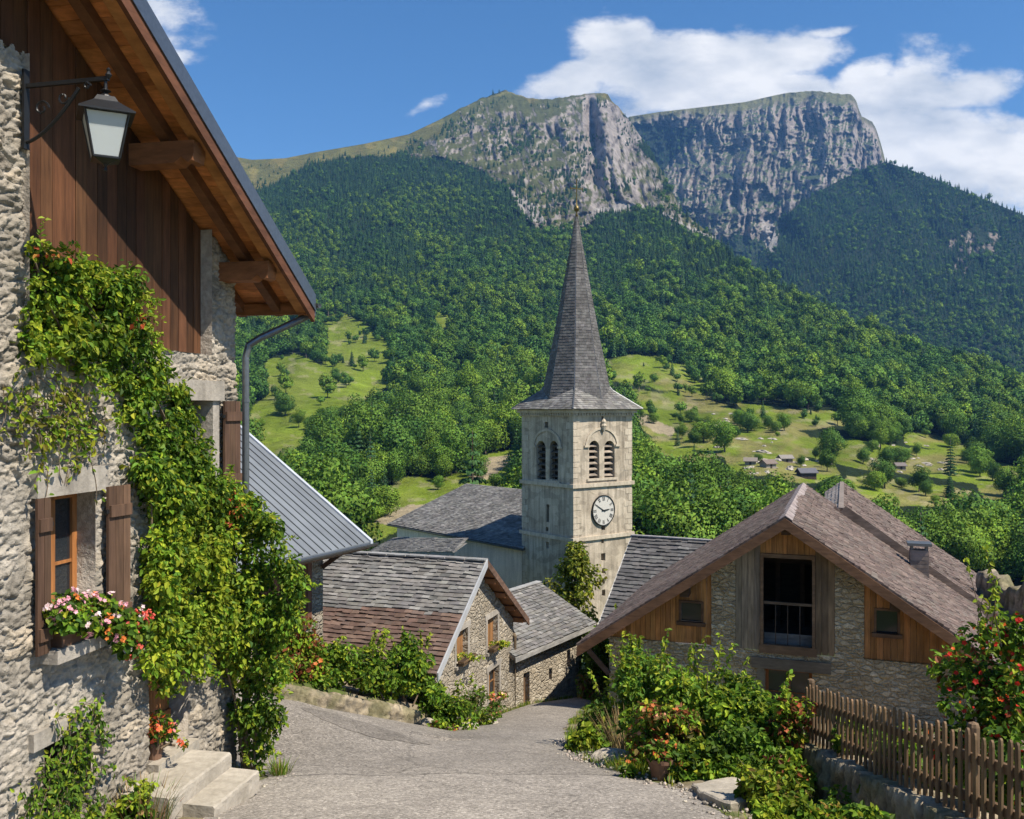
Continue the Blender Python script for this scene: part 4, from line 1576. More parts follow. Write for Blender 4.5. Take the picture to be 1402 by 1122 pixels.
    mb.tube([LH.pt(a1 - 0.12, -0.27, z0 + 0.95), LH.pt(a1 - 0.12, -0.2, z0 + 0.95), LH.pt(a1 - 0.24, -0.2, z0 + 0.95)], 0.012, 6)
    mb.build('handle', M['iron'], d)
    mb = MB()
    LH.box(mb, a0 - 0.02, a1 + 0.02, -0.33, 0.10, z0 - 0.16, z0 - 0.003)
    mb.build('threshold', M['step'], house)

    # the two steps
    for (lab, s0, s1, q1, z1, h) in (('upper worn stone doorstep under the vine', 3.72, 5.02, 0.60, -4.06, 0.30),
                                     ('lower worn stone doorstep at the edge of the road', 3.98, 5.0, 0.97, -4.23, 0.24)):
        q0 = 0.03 if q1 < 0.7 else 0.605
        mb = MB()
        ns = 14
        S = np.linspace(s0, s1, ns)
        prof = [(q0, z1 - h), (q0, z1), (q1 - 0.02, z1), (q1, z1 - 0.018), (q1 + 0.004, z1 - 0.06), (q1, z1 - h)]
        V = []
        for s in S:
            for q, z in prof:
                jt = (random.uniform(-1, 1) * 0.008, random.uniform(-1, 1) * 0.006)
                V.append(LH.pt(s, q + jt[0] * (q > q0), z + jt[1]))
        k = len(prof)
        Fc = [(i * k + j, (i + 1) * k + j, (i + 1) * k + (j + 1) % k, i * k + (j + 1) % k) for i in range(ns - 1) for j in range(k)]
        Fc += [tuple(range(k)), tuple(range((ns - 1) * k, ns * k))[::-1]]
        mb.add(V, Fc)
        c = LH.pt((s0 + s1) / 2, (q0 + q1) / 2, z1 - h)
        tag(mb.build('doorstep', M['step'], loc=c), lab, 'step')


left_house_parts()


def wall_lamp():
    base = LH.pt(2.33, 0.02, 2.92)
    lt = thing('wall_lamp', 'black wrought iron lantern hanging from a scrolled wall bracket', 'lamp', base)
    tip = LH.pt(2.35, 0.86, 2.95)
    mb = MB()
    mb.beam(LH.pt(2.33, -0.02, 2.93), tip, 0.035, 0.035)
    mb.box(LH.pt(2.33, 0.035, 2.72), (0.035, 0.012, 0.36), (LH.u, LH.n, A3(0, 0, 1)))
    pts = []
    for k in range(15):
        a = k / 14
        pts.append(LH.pt(2.33, 0.03 + 0.55 * a, 2.42 + 0.46 * (a ** 1.6)))
    mb.tube(pts, 0.016, 6)
    for (c, r, s0) in ((LH.pt(2.33, 0.20, 2.72), 0.075, 1), (LH.pt(2.33, 0.42, 2.80), 0.06, -1), (LH.pt(2.33, 0.66, 2.89), 0.035, 1)):
        sp = []
        for k in range(22):
            a = s0 * k * 0.33
            rr = r * (1 - k / 30)
            sp.append(c + LH.n * rr * math.cos(a) + A3(0, 0, rr * math.sin(a)))
        mb.tube(sp, 0.010, 5)
    mb.lathe([(0.012, 0), (0.03, 0.03), (0.012, 0.06), (0.02, 0.08), (0.0, 0.1)], tip + A3(0, 0, 0.0), 8)
    mb.build('bracket', M['iron'], lt)
    C0 = tip + LH.n * -0.03 + A3(0, 0, -0.22)
    R = math.radians(28)
    mb = MB()
    mb.lathe([(0.014, 0.22), (0.016, 0.15), (0.05, 0.13), (0.02, 0.11), (0.05, 0.085), (0.06, 0.06)], C0 + A3(0, 0, -0.02), 10)
    q = math.pi / 4 + R
    mb.lathe([(0.10, 0.05), (0.14, 0.0), (0.19, -0.03), (0.325, -0.105), (0.325, -0.12), (0.24, -0.12)], C0, 4, rot=q)
    cap = mb.build('lantern_cap', M['iron'], lt)
    z0, z1, r0, r1 = -0.50, -0.115, 0.15, 0.25
    mb = MB()
    cor = []
    for k in range(4):
        a = q + k * math.pi / 2
        cor.append((C0 + A3(r0 * math.cos(a), r0 * math.sin(a), z0), C0 + A3(r1 * math.cos(a), r1 * math.sin(a), z1)))
        mb.beam(cor[-1][0], cor[-1][1], 0.018, 0.018)
    for k in range(4):
        for j in (0, 1):
            mb.beam(cor[k][j], cor[(k + 1) % 4][j], 0.016, 0.02)
    mb.lathe([(0.02, z0 - 0.10), (0.012, z0 - 0.07), (0.03, z0 - 0.045), (0.11, z0 - 0.02), (0.165, z0 - 0.005)], C0, 4, rot=q)
    fr = mb.build('lantern_frame', M['iron'], lt)
    for k in range(4):
        mb = MB()
        i0, o0 = cor[k], cor[(k + 1) % 4]
        ctr = (i0[0] + o0[0]) / 2 - C0
        off = unit(A3(ctr[0], ctr[1], 0)) * 0.002
        b = [i0[0], o0[0], o0[1], i0[1]]
        mb.hexa([p + off for p in b], [p - off for p in b])
        mb.build('pane', M['lampglass'], lt)
    mb = MB()
    mb.lathe([(0.018, z1 - 0.01), (0.018, z1 - 0.08), (0.03, z1 - 0.11), (0.034, z1 - 0.15), (0.02, z1 - 0.19)], C0, 10)
    mb.build('bulb', M['bulb'], lt, smooth=True)


wall_lamp()
# ---------------------------------------------------------------- helpers for the village houses
SLATE = pal_of((0.155, 0.15, 0.145), (0.185, 0.18, 0.172), (0.13, 0.126, 0.122), (0.215, 0.208, 0.195), (0.165, 0.157, 0.145))
SLATE_D = pal_of((0.105, 0.102, 0.102), (0.12, 0.116, 0.115), (0.094, 0.091, 0.091), (0.134, 0.13, 0.127))
BROWN = pal_of((0.135, 0.088, 0.07), (0.105, 0.07, 0.057), (0.165, 0.112, 0.088), (0.125, 0.09, 0.075))
PURPLE = pal_of((0.135, 0.10, 0.086), (0.112, 0.083, 0.072), (0.16, 0.122, 0.104), (0.14, 0.115, 0.10), (0.098, 0.075, 0.067))


def Vz(v, z):
    return A3(v[0], v[1], z)


def small_window(fr, root, op, q=-0.14, fw=0.05, colr=(0.25, 0.12, 0.05), bars=1, glass=True, shut=False):
    a0, a1, z0, z1 = op
    mb = MB()
    for x0, x1, y0, y1 in ((a0, a0 + fw, z0, z1), (a1 - fw, a1, z0, z1), (a0 + fw, a1 - fw, z0, z0 + fw), (a0 + fw, a1 - fw, z1 - fw, z1)):
        fr.box(mb, x0, x1, q - 0.04, q, y0, y1, colr)
    mid = (a0 + a1) / 2
    fr.box(mb, mid - fw * .5, mid + fw * .5, q - 0.035, q + 0.008, z0 + fw, z1 - fw, colr)
    for k in range(bars):
        zz = z0 + (z1 - z0) * (k + 1) / (bars + 1)
        fr.box(mb, a0 + fw, a1 - fw, q - 0.03, q - 0.006, zz - 0.012, zz + 0.012, colr)
    if shut:
        plank_row(fr, mb, a0 + fw, a1 - fw, lambda s: z0 + fw, lambda s: z1 - fw, q - 0.02, 0.09, 0.02, colr, 0.2)
    o = mb.build('window', M['woodv'], root)
    mb = MB()
    fr.box(mb, a0, a1, q - 0.03, q - 0.024, z0, z1)
    mb.build('pane', M['glass'] if glass else M['void'], o)
    return o


def beam_part(name, root, p0, p1, w, h, col, mat='woodh', up=(0, 0, 1)):
    mb = MB()
    mb.beam(p0, p1, w, h, up, col)
    return mb.build(name, M[mat], root)


# ---------------------------------------------------------------- house with the sheet metal roof
def metal_house():
    E = P(507, 742, 18.7)
    ze = E[2]
    ed = unit(A3(0.43, 0.903, 0))            # along the eave, away from the camera
    up = unit(A3(-0.903, 0.43, 0))           # up the slope
    pitch = 0.668
    L, run = 10.0, 5.2
    h = thing('metal_roofed_house', 'house with grey blue sheet metal roof between the vine and the brown tiled roof', 'house', Vz(E - ed * 5 + up * 4, -5))

    def rp(a, r, dz=0):      # a along the eave back to the camera, r horizontal up the slope
        p = E - ed * a + up * r
        return A3(p[0], p[1], ze + r * pitch + dz)
    mb = MB()
    n = 46
    for i in range(n):       # standing strips of sheet
        a0, a1 = L * i / n, L * (i + 1) / n
        k = random.uniform(0.92, 1.08)
        c = A3(0.165, 0.182, 0.20) * k
        b = [rp(a0, 0, 0), rp(a1, 0, 0), rp(a1, run, 0), rp(a0, run, 0)]
        mb.hexa([p - A3(0, 0, 0.03) for p in b], b, c)
        s0, s1 = a0 - 0.008, a0 + 0.008
        b = [rp(s0, 0.0, 0.0), rp(s1, 0, 0.0), rp(s1, run, 0.0), rp(s0, run, 0.0)]
        mb.hexa(b, [p + A3(0, 0, 0.022) for p in b], c * 0.5)
    for k in range(0):
        r0 = run * (k + 0.6 * ((k * 7) % 3) / 3) / 7
        mb.hexa([rp(0, r0, 0.001), rp(L, r0, .001), rp(L, r0 + 0.03, .001), rp(0, r0 + 0.03, .001)], [rp(0, r0, .012), rp(L, r0, .012), rp(L, r0 + .03, .012), rp(0, r0 + .03, .012)], (0.26, 0.29, 0.33))
    b = [rp(-0.05, -0.03, -0.02), rp(0.03, -0.03, -0.02), rp(0.03, run, -0.02), rp(-0.05, run, -0.02)]
    mb.hexa(b, [p + A3(0, 0, 0.07) for p in b], (0.45, 0.48, 0.52))
    b = [rp(0, run, 0), rp(L, run, 0), rp(L, 2 * run, -run * pitch * 2 + 0.0), rp(0, 2 * run, -2 * run * pitch)]
    mb.hexa([p - A3(0, 0, 0.03) for p in b], b, (0.3, 0.33, 0.37))
    mb.build('roof', M['metalroof'], h)
    mb = MB()
    b = [rp(0.02, 0.02, -0.16), rp(L, 0.02, -0.16), rp(L, run - .05, -0.16), rp(0.02, run - .05, -0.16)]
    mb.hexa(b, [p + A3(0, 0, 0.12) for p in b], (0.2, 0.12, 0.07))
    mb.build('soffit', M['woodx'], h)
    mb = MB()
    ring = [(0.07 * math.cos(a), 0.07 * math.sin(a)) for a in np.linspace(math.pi, 2 * math.pi, 8)]
    ring += [(0.06 * math.cos(a), 0.06 * math.sin(a)) for a in np.linspace(2 * math.pi, math.pi, 8)]
    mb.prism([rp(-0.1, -0.07 - x, 0) * A3(1, 1, 0) + A3(0, 0, ze - 0.02 + z) for x, z in ring], -ed * L)
    mb.build('gutter', M['zinc'], h)
    # walls
    wc = E + up * 0.85 - ed * 0.45
    fr = Frame(Vz(wc, 0), -ed, -up)
    z1 = ze + 0.85 * pitch - 0.13
    dr = (0.9, 2.0, -5.3, -3.05)
    mb = MB()
    fr.wall(mb, [(0, -6), (9, -6), (9, z1), (0, z1)], [dr], 0, 0.25)
    g = Frame(Vz(wc, 0), up, ed)
    W2 = 2 * run - 1.7
    g.wall(mb, [(0, -6), (W2, -6), (W2, z1), (W2 / 2, z1 + W2 / 2 * pitch), (0, z1)], [], 0, 0.2)
    mb.build('wall', M['rubble'], h)
    mb = MB()
    plank_row(fr, mb, dr[0], dr[1], lambda s: dr[2], lambda s: dr[3], -0.2, 0.13, 0.04, (0.2, 0.075, 0.035), 0.2)
    mb.build('door', M['woodv'], h)
    mb = MB()
    plank_row(fr, mb, 0.42, 2.9, lambda s: -4.35, lambda s: z1 - 0.02, 0.012, 0.15, 0.03, (0.13, 0.06, 0.035), 0.3)
    mb.build('wall_boards', M['woodv'], h)
    beam_part('eave_strut', h, rp(0.5, 0.82, -0.95) * A3(1, 1, 0) + A3(0, 0, ze - 0.5), rp(0.35, 0.12, -0.06), 0.08, 0.09, (0.1, 0.06, 0.04))


metal_house()


# ---------------------------------------------------------------- small stone house in the middle
MH = Frame(A3(-1.78, 19.2, 0), (0.33, 0.945), (0.945, -0.33))
MHW = 5.5
MH_APEX = -3.62
MH_P = 0.66


def mid_house():
    fr, w = MH, MHW
    h = thing('gabled_stone_house', 'small stone house with steep gable, half slate half brown tiled roof', 'house', fr.pt(w / 2, -3, -7.2))
    Ld = 7.0

    def ztop(s):
        return MH_APEX - 0.16 - abs(s - w / 2) * MH_P

    def op(px0, px1, py0, py1):
        a0, _ = fr.pix(px0, py0)
        a1, _ = fr.pix(px1, py0)
        _, zt = fr.pix((px0 + px1) / 2, py0)
        _, zb = fr.pix((px0 + px1) / 2, py1)
        return (a0, a1, zb, zt)
    wins = [op(624.5, 640, 863, 904), op(667, 681, 845, 886), op(668.5, 683, 915, 957)]
    slit = op(649, 655, 795, 818)
    mb = MB()
    fr.wall(mb, [(0, -8.2), (w, -9.6), (w, ztop(w)), (w / 2, ztop(w / 2)), (0, ztop(0))], wins + [slit], 0, 0.2)
    bk = lambda a, z: fr.pt(a, -Ld, z)
    for a, zb in ((0, -8.2), (w, -9.6)):
        V = [fr.pt(a, 0, zb), fr.pt(a, 0, ztop(a)), bk(a, ztop(a)), bk(a, zb)]
        mb.add(V, [(0, 1, 2, 3)])
    mb.build('wall', M['rubble'], h)
    mb = MB()
    fr.box(mb, slit[0] - .05, slit[1] + .05, -0.25, -0.2, slit[2] - .05, slit[3] + .05)
    mb.build('slit_recess', M['void'], h)
    for i, o in enumerate(wins):
        small_window(fr, h, o, -0.12, 0.05, (0.30, 0.15, 0.06), 1, True, shut=(i != 2))
        mb = MB()
        fr.box(mb, o[0] - 0.16, o[1] + 0.16, -0.15, 0.022, o[3] + 0.002, o[3] + 0.14)
        mb.build('lintel', M['concrete'], h)
        mb = MB()
        for x0, x1 in ((o[0] - 0.10, o[0] - 0.003), (o[1] + 0.003, o[1] + 0.10)):
            fr.box(mb, x0, x1, -0.15, 0.018, o[2] - 0.05, o[3])
        mb.build('window_jamb', M['concrete'], h)
        mb = MB()
        fr.box(mb, o[0] - 0.11, o[1] + 0.11, -0.15, 0.07, o[2] - 0.12, o[2] - 0.052)
        mb.build('window_sill', M['concrete'], h)
    # roof
    oh, eo = 0.28, 0.42

    def rp(side, t, q):        # side -1 left / +1 right, t = 0 ridge .. 1 eave
        r = t * (w / 2 + (0.15 if side < 0 else eo))
        p = fr.pt(w / 2 + side * r, q, 0)
        return A3(p[0], p[1], MH_APEX - r * MH_P)

    def palL(v, u):
        edge = 0.46 + 0.02 * math.sin(u * 9) + random.uniform(-.02, .02)
        return SLATE(v, u) if v > edge else BROWN(v, u)
    mb = MB()
    ptsL = [rp(-1, 1, oh), rp(-1, 1, -Ld), rp(-1, 0, -Ld), rp(-1, 0, oh)]
    tiles(mb, ptsL, 0.23, 0.125, 0.026, palL, 0.5, wob=0.5)
    ptsR = [rp(1, 1, -Ld), rp(1, 1, oh), rp(1, 0, oh), rp(1, 0, -Ld)]
    tiles(mb, ptsR, 0.24, 0.14, 0.026, SLATE, 0.4)
    mb.build('roof_tiles', M['tile'], h)
    mb = MB()
    deck(mb, ptsL, 0.05, (0.2, 0.11, 0.06))
    deck(mb, ptsR, 0.05, (0.26, 0.12, 0.06))
    mb.build('roof_deck', M['woodx'], h)
    mb = MB()
    n1 = 14
    for i in range(n1):
        q0, q1 = oh - (oh + Ld) * i / n1, oh - (oh + Ld) * (i + 1) / n1 + 0.03
        a, b = rp(-1, 0, q0), rp(-1, 0, q1)
        mb.beam(a + A3(0, 0, 0.05), b + A3(0, 0, 0.052 + 0.004 * (i % 2)), 0.24, 0.035, (0, 0, 1), jit((0.24, 0.235, 0.23)))
    mb.build('ridge_slates', M['tile'], h)
    # verge boards: pale strip on the left, wood on the right
    for side, col, mat in ((-1, (0.42, 0.43, 0.44), 'metalroof'), (1, (0.14, 0.085, 0.06), 'woodh')):
        mb = MB()
        a, b = rp(side, 0, oh), rp(side, 1.0, oh)
        mb.hexa([a + fr.n * .003 + A3(0, 0, -.12), b + fr.n * .003 + A3(0, 0, -.12), b + fr.n * .04 + A3(0, 0, -.12), a + fr.n * .04 + A3(0, 0, -.12)],
                [a + fr.n * .003 + A3(0, 0, .06), b + fr.n * .003 + A3(0, 0, .06), b + fr.n * .04 + A3(0, 0, .06), a + fr.n * .04 + A3(0, 0, .06)], col)
        mb.build('barge_board', M[mat], h)
    for t_ in (0.22, 0.45, 0.68, 0.9):
        p = rp(1, t_, 0)
        beam_part('purlin', h, p + fr.n * (oh - 0.02) + A3(0, 0, -0.13), p - fr.n * 0.3 + A3(0, 0, -0.13), 0.12, 0.12, (0.28, 0.12, 0.05))
    # downpipe at the right corner
    mb = MB()
    p = fr.pt(w - 0.02, 0.06, 0)
    mb.tube([Vz(rp(1, 1, -0.3), rp(1, 1, 0)[2] - 0.08), Vz(p, ztop(w) - 0.45), Vz(p, -9.2)], 0.045, 8)
    mb.build('downpipe', M['stem'], h)
    return wins


MID_WINS = mid_house()


# ---------------------------------------------------------------- lower annex to its right
def annex():
    e = unit(A3(1.74, 2.7, 0))
    nrm = A3(e[1], -e[0], 0)
    E0 = P(737, 888, 25.0)
    ze = E0[2]
    h = thing('stone_annex', 'low stone annex with grey slate roof right of the gabled house', 'house', Vz(E0 + e * 1.5 - nrm * 2, -8.7))
    L, run, p = 3.35, 2.0, 0.52

    def rp(a, r):
        q = E0 + e * a - nrm * r
        return A3(q[0], q[1], ze + (r if r <= run else 2 * run - r) * p)
    mb = MB()
    pf = [rp(-1.2, 0), rp(L, 0), rp(L, run), rp(-1.2, run)]
    tiles(mb, pf, 0.22, 0.125, 0.026, SLATE, 0.45, wob=0.4)
    pb = [rp(L, 2 * run), rp(-1.2, 2 * run), rp(-1.2, run), rp(L, run)]
    tiles(mb, pb, 0.34, 0.22, 0.03, SLATE, 0.4)
    mb.build('roof_tiles', M['tile'], h)
    mb = MB()
    deck(mb, pf, 0.07, (0.25, 0.2, 0.15))
    deck(mb, pb, 0.07, (0.25, 0.2, 0.15))
    mb.build('roof_deck', M['woodx'], h)
    beam_part('ridge_cap', h, rp(-1.2, run) + A3(0, 0, 0.06), rp(L, run) + A3(0, 0, 0.06), 0.2, 0.035, (0.3, 0.3, 0.29), 'tile')
    beam_part('eave_board', h, rp(-1.2, 0) + nrm * .02 + A3(0, 0, -0.05), rp(L, 0) + nrm * .02 + A3(0, 0, -.05), 0.03, 0.13, (0.32, 0.31, 0.29), 'woodh')
    beam_part('barge_board', h, rp(L + .015, 0) + A3(0, 0, -.04), rp(L + .015, run) + A3(0, 0, -.04), 0.03, 0.14, (0.24, 0.22, 0.2), 'woodh')
    fr = Frame(Vz(E0 - nrm * 0.28, 0), e, nrm)
    z1 = ze + 0.28 * p - 0.08
    a1 = L - 0.35
    w1 = (2.1, 2.3, -7.62, -7.1)
    w2 = (1.05, 1.22, -7.75, -7.4)
    w3 = (2.15, 2.32, -8.25, -7.98)
    d_ = (-0.32, 0.0, -8.7, -7.2)
    mb = MB()
    fr.wall(mb, [(-1.2, -9.6), (a1, -9.9), (a1, z1), (-1.2, z1)], [w1, w2, w3, d_], 0, 0.22)
    g = Frame(fr.pt(a1, 0, 0), -nrm, e)
    g.wall(mb, [(0, -9.9), (3.3, -9.9), (3.3, z1), (1.7, z1 + 0.85), (0, z1)], [], 0, 0.2)
    mb.build('wall', M['rubble'], h)
    for o in (w1, w2, w3):
        mb = MB()
        fr.box(mb, o[0] - .03, o[1] + .03, -0.2, -0.16, o[2] - .03, o[3] + .03, (0.13, 0.07, 0.04))
        mb.build('window_shutter', M['woodv'], h)
    mb = MB()
    plank_row(fr, mb, d_[0], d_[1], lambda s: d_[2], lambda s: d_[3], -0.18, 0.11, 0.04, (0.2, 0.12, 0.07), 0.2)
    mb.build('door', M['woodv'], h)
    mb = MB()
    fr.box(mb, d_[0] - .2, d_[1] + .45, 0.01, 0.42, -9.1, -8.62)
    mb.build('door_step', M['step'], h)


annex()


# ---------------------------------------------------------------- church
def church():
    NC = P(785, 561, 55.0)
    NC[2] = 0
    wc, ws = 3.915, 3.04
    W = math.hypot(wc, ws)
    ur = unit(A3(wc, ws, 0))        # along the right face
    ul = unit(A3(-ws, wc, 0))       # along the left face
    nr, nl = A3(ur[1], -ur[0], 0), A3(-ul[1], ul[0], 0)
    FR, FL = Frame(NC, ur, nr), Frame(NC, ul, nl)
    ctr = NC + (ur + ul) * W / 2
    c = thing('church', 'stone village church with pointed slate spire, clock and belfry', 'church', Vz(ctr, -17))
    ZB, ZT = -18.0, -0.02

    def arch(fr, mb_wall, mb_void, pairs):
        pass
    # belfry faces: the wall is built in cells round the twin arches
    def arch_pts(a0, a1, z0, zs, n=10):
        r = (a1 - a0) / 2
        cx = (a0 + a1) / 2
        return [(a0, z0), (a1, z0)] + [(cx + r * math.cos(t), zs + r * math.sin(t)) for t in np.linspace(0, math.pi, n)]

    def face(fr, pairs, slits):
        mb = MB()
        polys = [arch_pts(*p) for p in pairs] + [[(s[0], s[2]), (s[1], s[2]), (s[1], s[3]), (s[0], s[3])] for s in slits]
        outer = [(0, ZB), (W, ZB), (W, ZT), (0, ZT)]
        loops = [outer] + polys
        tri = tessellate_polygon([[Vector((a, z, 0)) for a, z in L] for L in loops])
        flat = [p for L in loops for p in L]
        mb.add([fr.pt(a, 0, z) for a, z in flat], [tuple(t) for t in tri])
        for L in polys:
            n = len(L)
            V = [fr.pt(a, 0, z) for a, z in L] + [fr.pt(a, -0.45, z) for a, z in L]
            mb.add(V, [(i, (i + 1) % n, n + (i + 1) % n, n + i) for i in range(n)])
        return mb

    def QUOINS(mb):              # long and short corner stones
        z = -12.0
        k = 0
        while z < -0.3:
            hh = random.uniform(0.32, 0.46)
            for (fr, a_at, sgn) in ((FR, 0, 1), (FR, W, -1), (FL, 0, 1), (FL, W, -1)):
                long_ = (k + (fr is FL)) % 2
                ln = (0.62 if long_ else 0.36) * random.uniform(0.85, 1.15)
                if any(abs(z - s_) < 0.3 for s_ in (-4.7, -7.95)):
                    continue
                x0, x1 = sorted((a_at, a_at + sgn * ln))
                fr.box(mb, x0 - (0.018 if sgn > 0 else 0), x1 + (0.018 if sgn < 0 else 0), -0.02, 0.02, z + 0.015, z + hh - 0.015, mi=1)
            z += hh
            k += 1

    # bell openings located on the real faces
    def op(fr, x0, x1, y0, y1):
        a0, _ = fr.pix(x0, y0)
        a1, _ = fr.pix(x1, y0)
        _, zt = fr.pix((x0 + x1) / 2, y0)
        _, zb = fr.pix((x0 + x1) / 2, y1)
        return a0, a1, zb, zt
    pR, pL = [], []
    for x0, x1 in ((806.5, 820.5), (827.5, 841.5)):
        a0, a1, zb, zt = op(FR, x0, x1, 603.5, 655.5)
        pR.append((a0, a1, zb, zt - (a1 - a0) / 2))
    for x0, x1 in ((734.5, 747), (752.5, 764)):
        a0, a1, zb, zt = op(FL, x0, x1, 604, 657)
        a0, a1 = min(a0, a1), max(a0, a1)
        pL.append((a0, a1, zb, zt - (a1 - a0) / 2))

    def hole(fr, x, y, w_, h_):
        a, z = fr.pix(x, y)
        return (a - w_ / 2, a + w_ / 2, z - h_ / 2, z + h_ / 2)
    sR = [hole(FR, 825, 571.5, 0.16, 0.2), hole(FR, 826, 722, 0.32, 0.38), hole(FR, 825, 741, 0.2, 0.3), hole(FR, 826, 763, 0.36, 0.46), hole(FR, 826.5, 782, 0.3, 0.34), hole(FR, 826.5, 796, 0.2, 0.34), hole(FR, 826.5, 812, 0.28, 0.4)]
    sL = [hole(FL, 748, 582, 0.36, 0.36), hole(FL, 750, 703, 0.27, 1.1), hole(FL, 749, 725, 0.25, 0.25), hole(FL, 749.5, 747, 0.25, 0.4)]
    mb = face(FR, pR, sR)
    m2 = face(FL, pL, sL)
    off = mb.n
    mb.V += m2.V
    mb.C += m2.C
    mb.Fs += [a + off for a in m2.Fs]
    mb.M += m2.M
    mb.n += m2.n
    bk = NC + (ur + ul) * W
    mb.add([Vz(NC + ur * W, ZB), Vz(bk, ZB), Vz(bk, ZT), Vz(NC + ur * W, ZT)], [(0, 1, 2, 3)])
    mb.add([Vz(NC + ul * W, ZB), Vz(bk, ZB), Vz(bk, ZT), Vz(NC + ul * W, ZT)], [(3, 2, 1, 0)])
    QUOINS(mb)
    tw = mb.build('tower_wall', [M['tower'], M['quoin']], c)
    mb = MB()
    inn = 0.46
    b = [NC + ur * inn + ul * inn, NC + ur * (W - inn) + ul * inn, NC + (ur + ul) * (W - inn), NC + ur * inn + ul * (W - inn)]
    mb.hexa([Vz(p, -12) for p in b], [Vz(p, -0.5) for p in b])
    mb.build('bell_chamber', M['void'], tw)

    # string courses and cornice
    def ring(name, z0, z1, out, mat):
        mb = MB()
        b = [NC - (ur + ul) * out, NC + ur * (W + out) - ul * out, NC + (ur + ul) * (W + out), NC + ul * (W + out) - ur * out]
        i_ = [NC + (ur + ul) * .05, NC + ur * (W - .05) + ul * .05, NC + (ur + ul) * (W - .05), NC + ul * (W - .05) + ur * .05]
        for j in range(4):
            q = (j + 1) % 4
            mb.hexa([Vz(b[j], z0), Vz(b[q], z0), Vz(i_[q], z0), Vz(i_[j], z0)], [Vz(b[j], z1), Vz(b[q], z1), Vz(i_[q], z1), Vz(i_[j], z1)])
        return mb.build(name, mat, c)
    z = FR.pix(785.5, 666)[1]
    ring('string_course', z - 0.13, z + 0.1, 0.13, M['quoin'])
    z = FR.pix(785.5, 739.5)[1]
    ring('string_course', z - 0.13, z + 0.1, 0.13, M['quoin'])
    ring('cornice', -0.42, -0.2, 0.10, M['quoin'])
    ring('cornice', -0.2, 0.0, 0.24, M['quoin'])
    mb = MB()
    for fr in (FR, FL):
        for i in range(22):
            a = W * (i + 0.5) / 22
            fr.box(mb, a - 0.05, a + 0.05, 0.101, 0.2, -0.36, -0.2)
    mb.build('dentil', M['quoin'], c)
    # arch surrounds, louvres, sills
    for fr, prs in ((FR, pR), (FL, pL)):
        mb = MB()
        A0, A1 = prs[0][0] - 0.14, prs[1][1] + 0.14
        A0, A1 = min(p[0] for p in prs) - 0.14, max(p[1] for p in prs) + 0.14
        zs = prs[0][3]
        cx, R_ = (A0 + A1) / 2, (A1 - A0) / 2
        N_ = 18
        for i in range(N_):
            t0, t1 = math.pi * i / N_, math.pi * (i + 1) / N_
            V = []
            for q in (0.004, 0.06):
                for r, t_ in ((R_, t0), (R_ + 0.17, t0), (R_ + 0.17, t1), (R_, t1)):
                    V.append(fr.pt(cx + r * math.cos(t_), q, zs + 0.15 + r * 0.78 * math.sin(t_)))
            mb.hexa(V[:4], V[4:])
        for x in (A0 - 0.17, A1):
            fr.box(mb, x - 0.12, x + 0.29, 0.005, 0.1, zs + 0.03, zs + 0.15)
        mb.build('arch_moulding', M['quoin'], c)
        mb = MB()
        fr.box(mb, A0 - 0.05, A1 + 0.05, -0.4, 0.08, prs[0][2] - 0.14, prs[0][2] - 0.003)
        mb.build('opening_sill', M['quoin'], c)
        for (a0, a1, z0, zs_) in prs:
            mb = MB()
            nl_ = 6
            for i in range(nl_):
                zz = z0 + 0.15 + (zs_ + 0.25 - z0) * i / nl_
                b = [fr.pt(a0, -0.3, zz + 0.1), fr.pt(a1, -0.3, zz + 0.1), fr.pt(a1, -0.12, zz), fr.pt(a0, -0.12, zz)]
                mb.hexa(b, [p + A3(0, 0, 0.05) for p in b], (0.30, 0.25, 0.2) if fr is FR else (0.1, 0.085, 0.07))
            mb.build('louvre', M['woodh'], c)
    # niche with small figure above the right arches
    mb = MB()
    a, z = FR.pix(825, 583)
    mb.lathe([(0.05, -0.4), (0.16, -0.1), (0.2, 0.0), (0.14, 0.12), (0.17, 0.25), (0.08, 0.4), (0.0, 0.45)], FR.pt(a, 0.1, z), 8)
    mb.build('carved_bracket', M['quoin'], c)
    # clock
    a, z = FR.pix(825, 699)
    R_ = 0.90
    ck = MB()
    N_ = 40

    def cp(r, t, q):
        return FR.pt(a + r * math.sin(t), q, z + r * math.cos(t))
    V = [cp(R_, 2 * math.pi * i / N_, 0.01) for i in range(N_)] + [cp(R_, 2 * math.pi * i / N_, 0.09) for i in range(N_)]
    ck.add(V, [tuple(range(N_, 2 * N_))] + [(i, (i + 1) % N_, N_ + (i + 1) % N_, N_ + i) for i in range(N_)])
    clock = ck.build('clock', M['dial'], c)
    mb = MB()
    for i in range(N_):
        t0, t1 = 2 * math.pi * i / N_, 2 * math.pi * (i + 1) / N_
        mb.hexa([cp(R_ + .001, t0, 0.005), cp(R_ + 0.05, t0, 0.005), cp(R_ + 0.05, t1, 0.005), cp(R_ + .001, t1, 0.005)],
                [cp(R_ + .001, t0, 0.13), cp(R_ + 0.05, t0, 0.13), cp(R_ + 0.05, t1, 0.13), cp(R_ + .001, t1, 0.13)])
    mb.build('clock_rim', M['iron'], clock)
    mb = MB()
    ROM = ['XII', 'I', 'II', 'III', 'IIII', 'V', 'VI', 'VII', 'VIII', 'IX', 'X', 'XI']

    def stroke(t, x0, r0, x1, r1, w_):
        def loc(x, r):
            return FR.pt(a + r * math.sin(t) + x * math.cos(t), 0, z + r * math.cos(t) - x * math.sin(t))
        p0, p1 = loc(x0, r0), loc(x1, r1)
        mb.beam(p0 + FR.n * 0.096, p1 + FR.n * 0.096, w_, 0.006, FR.n)
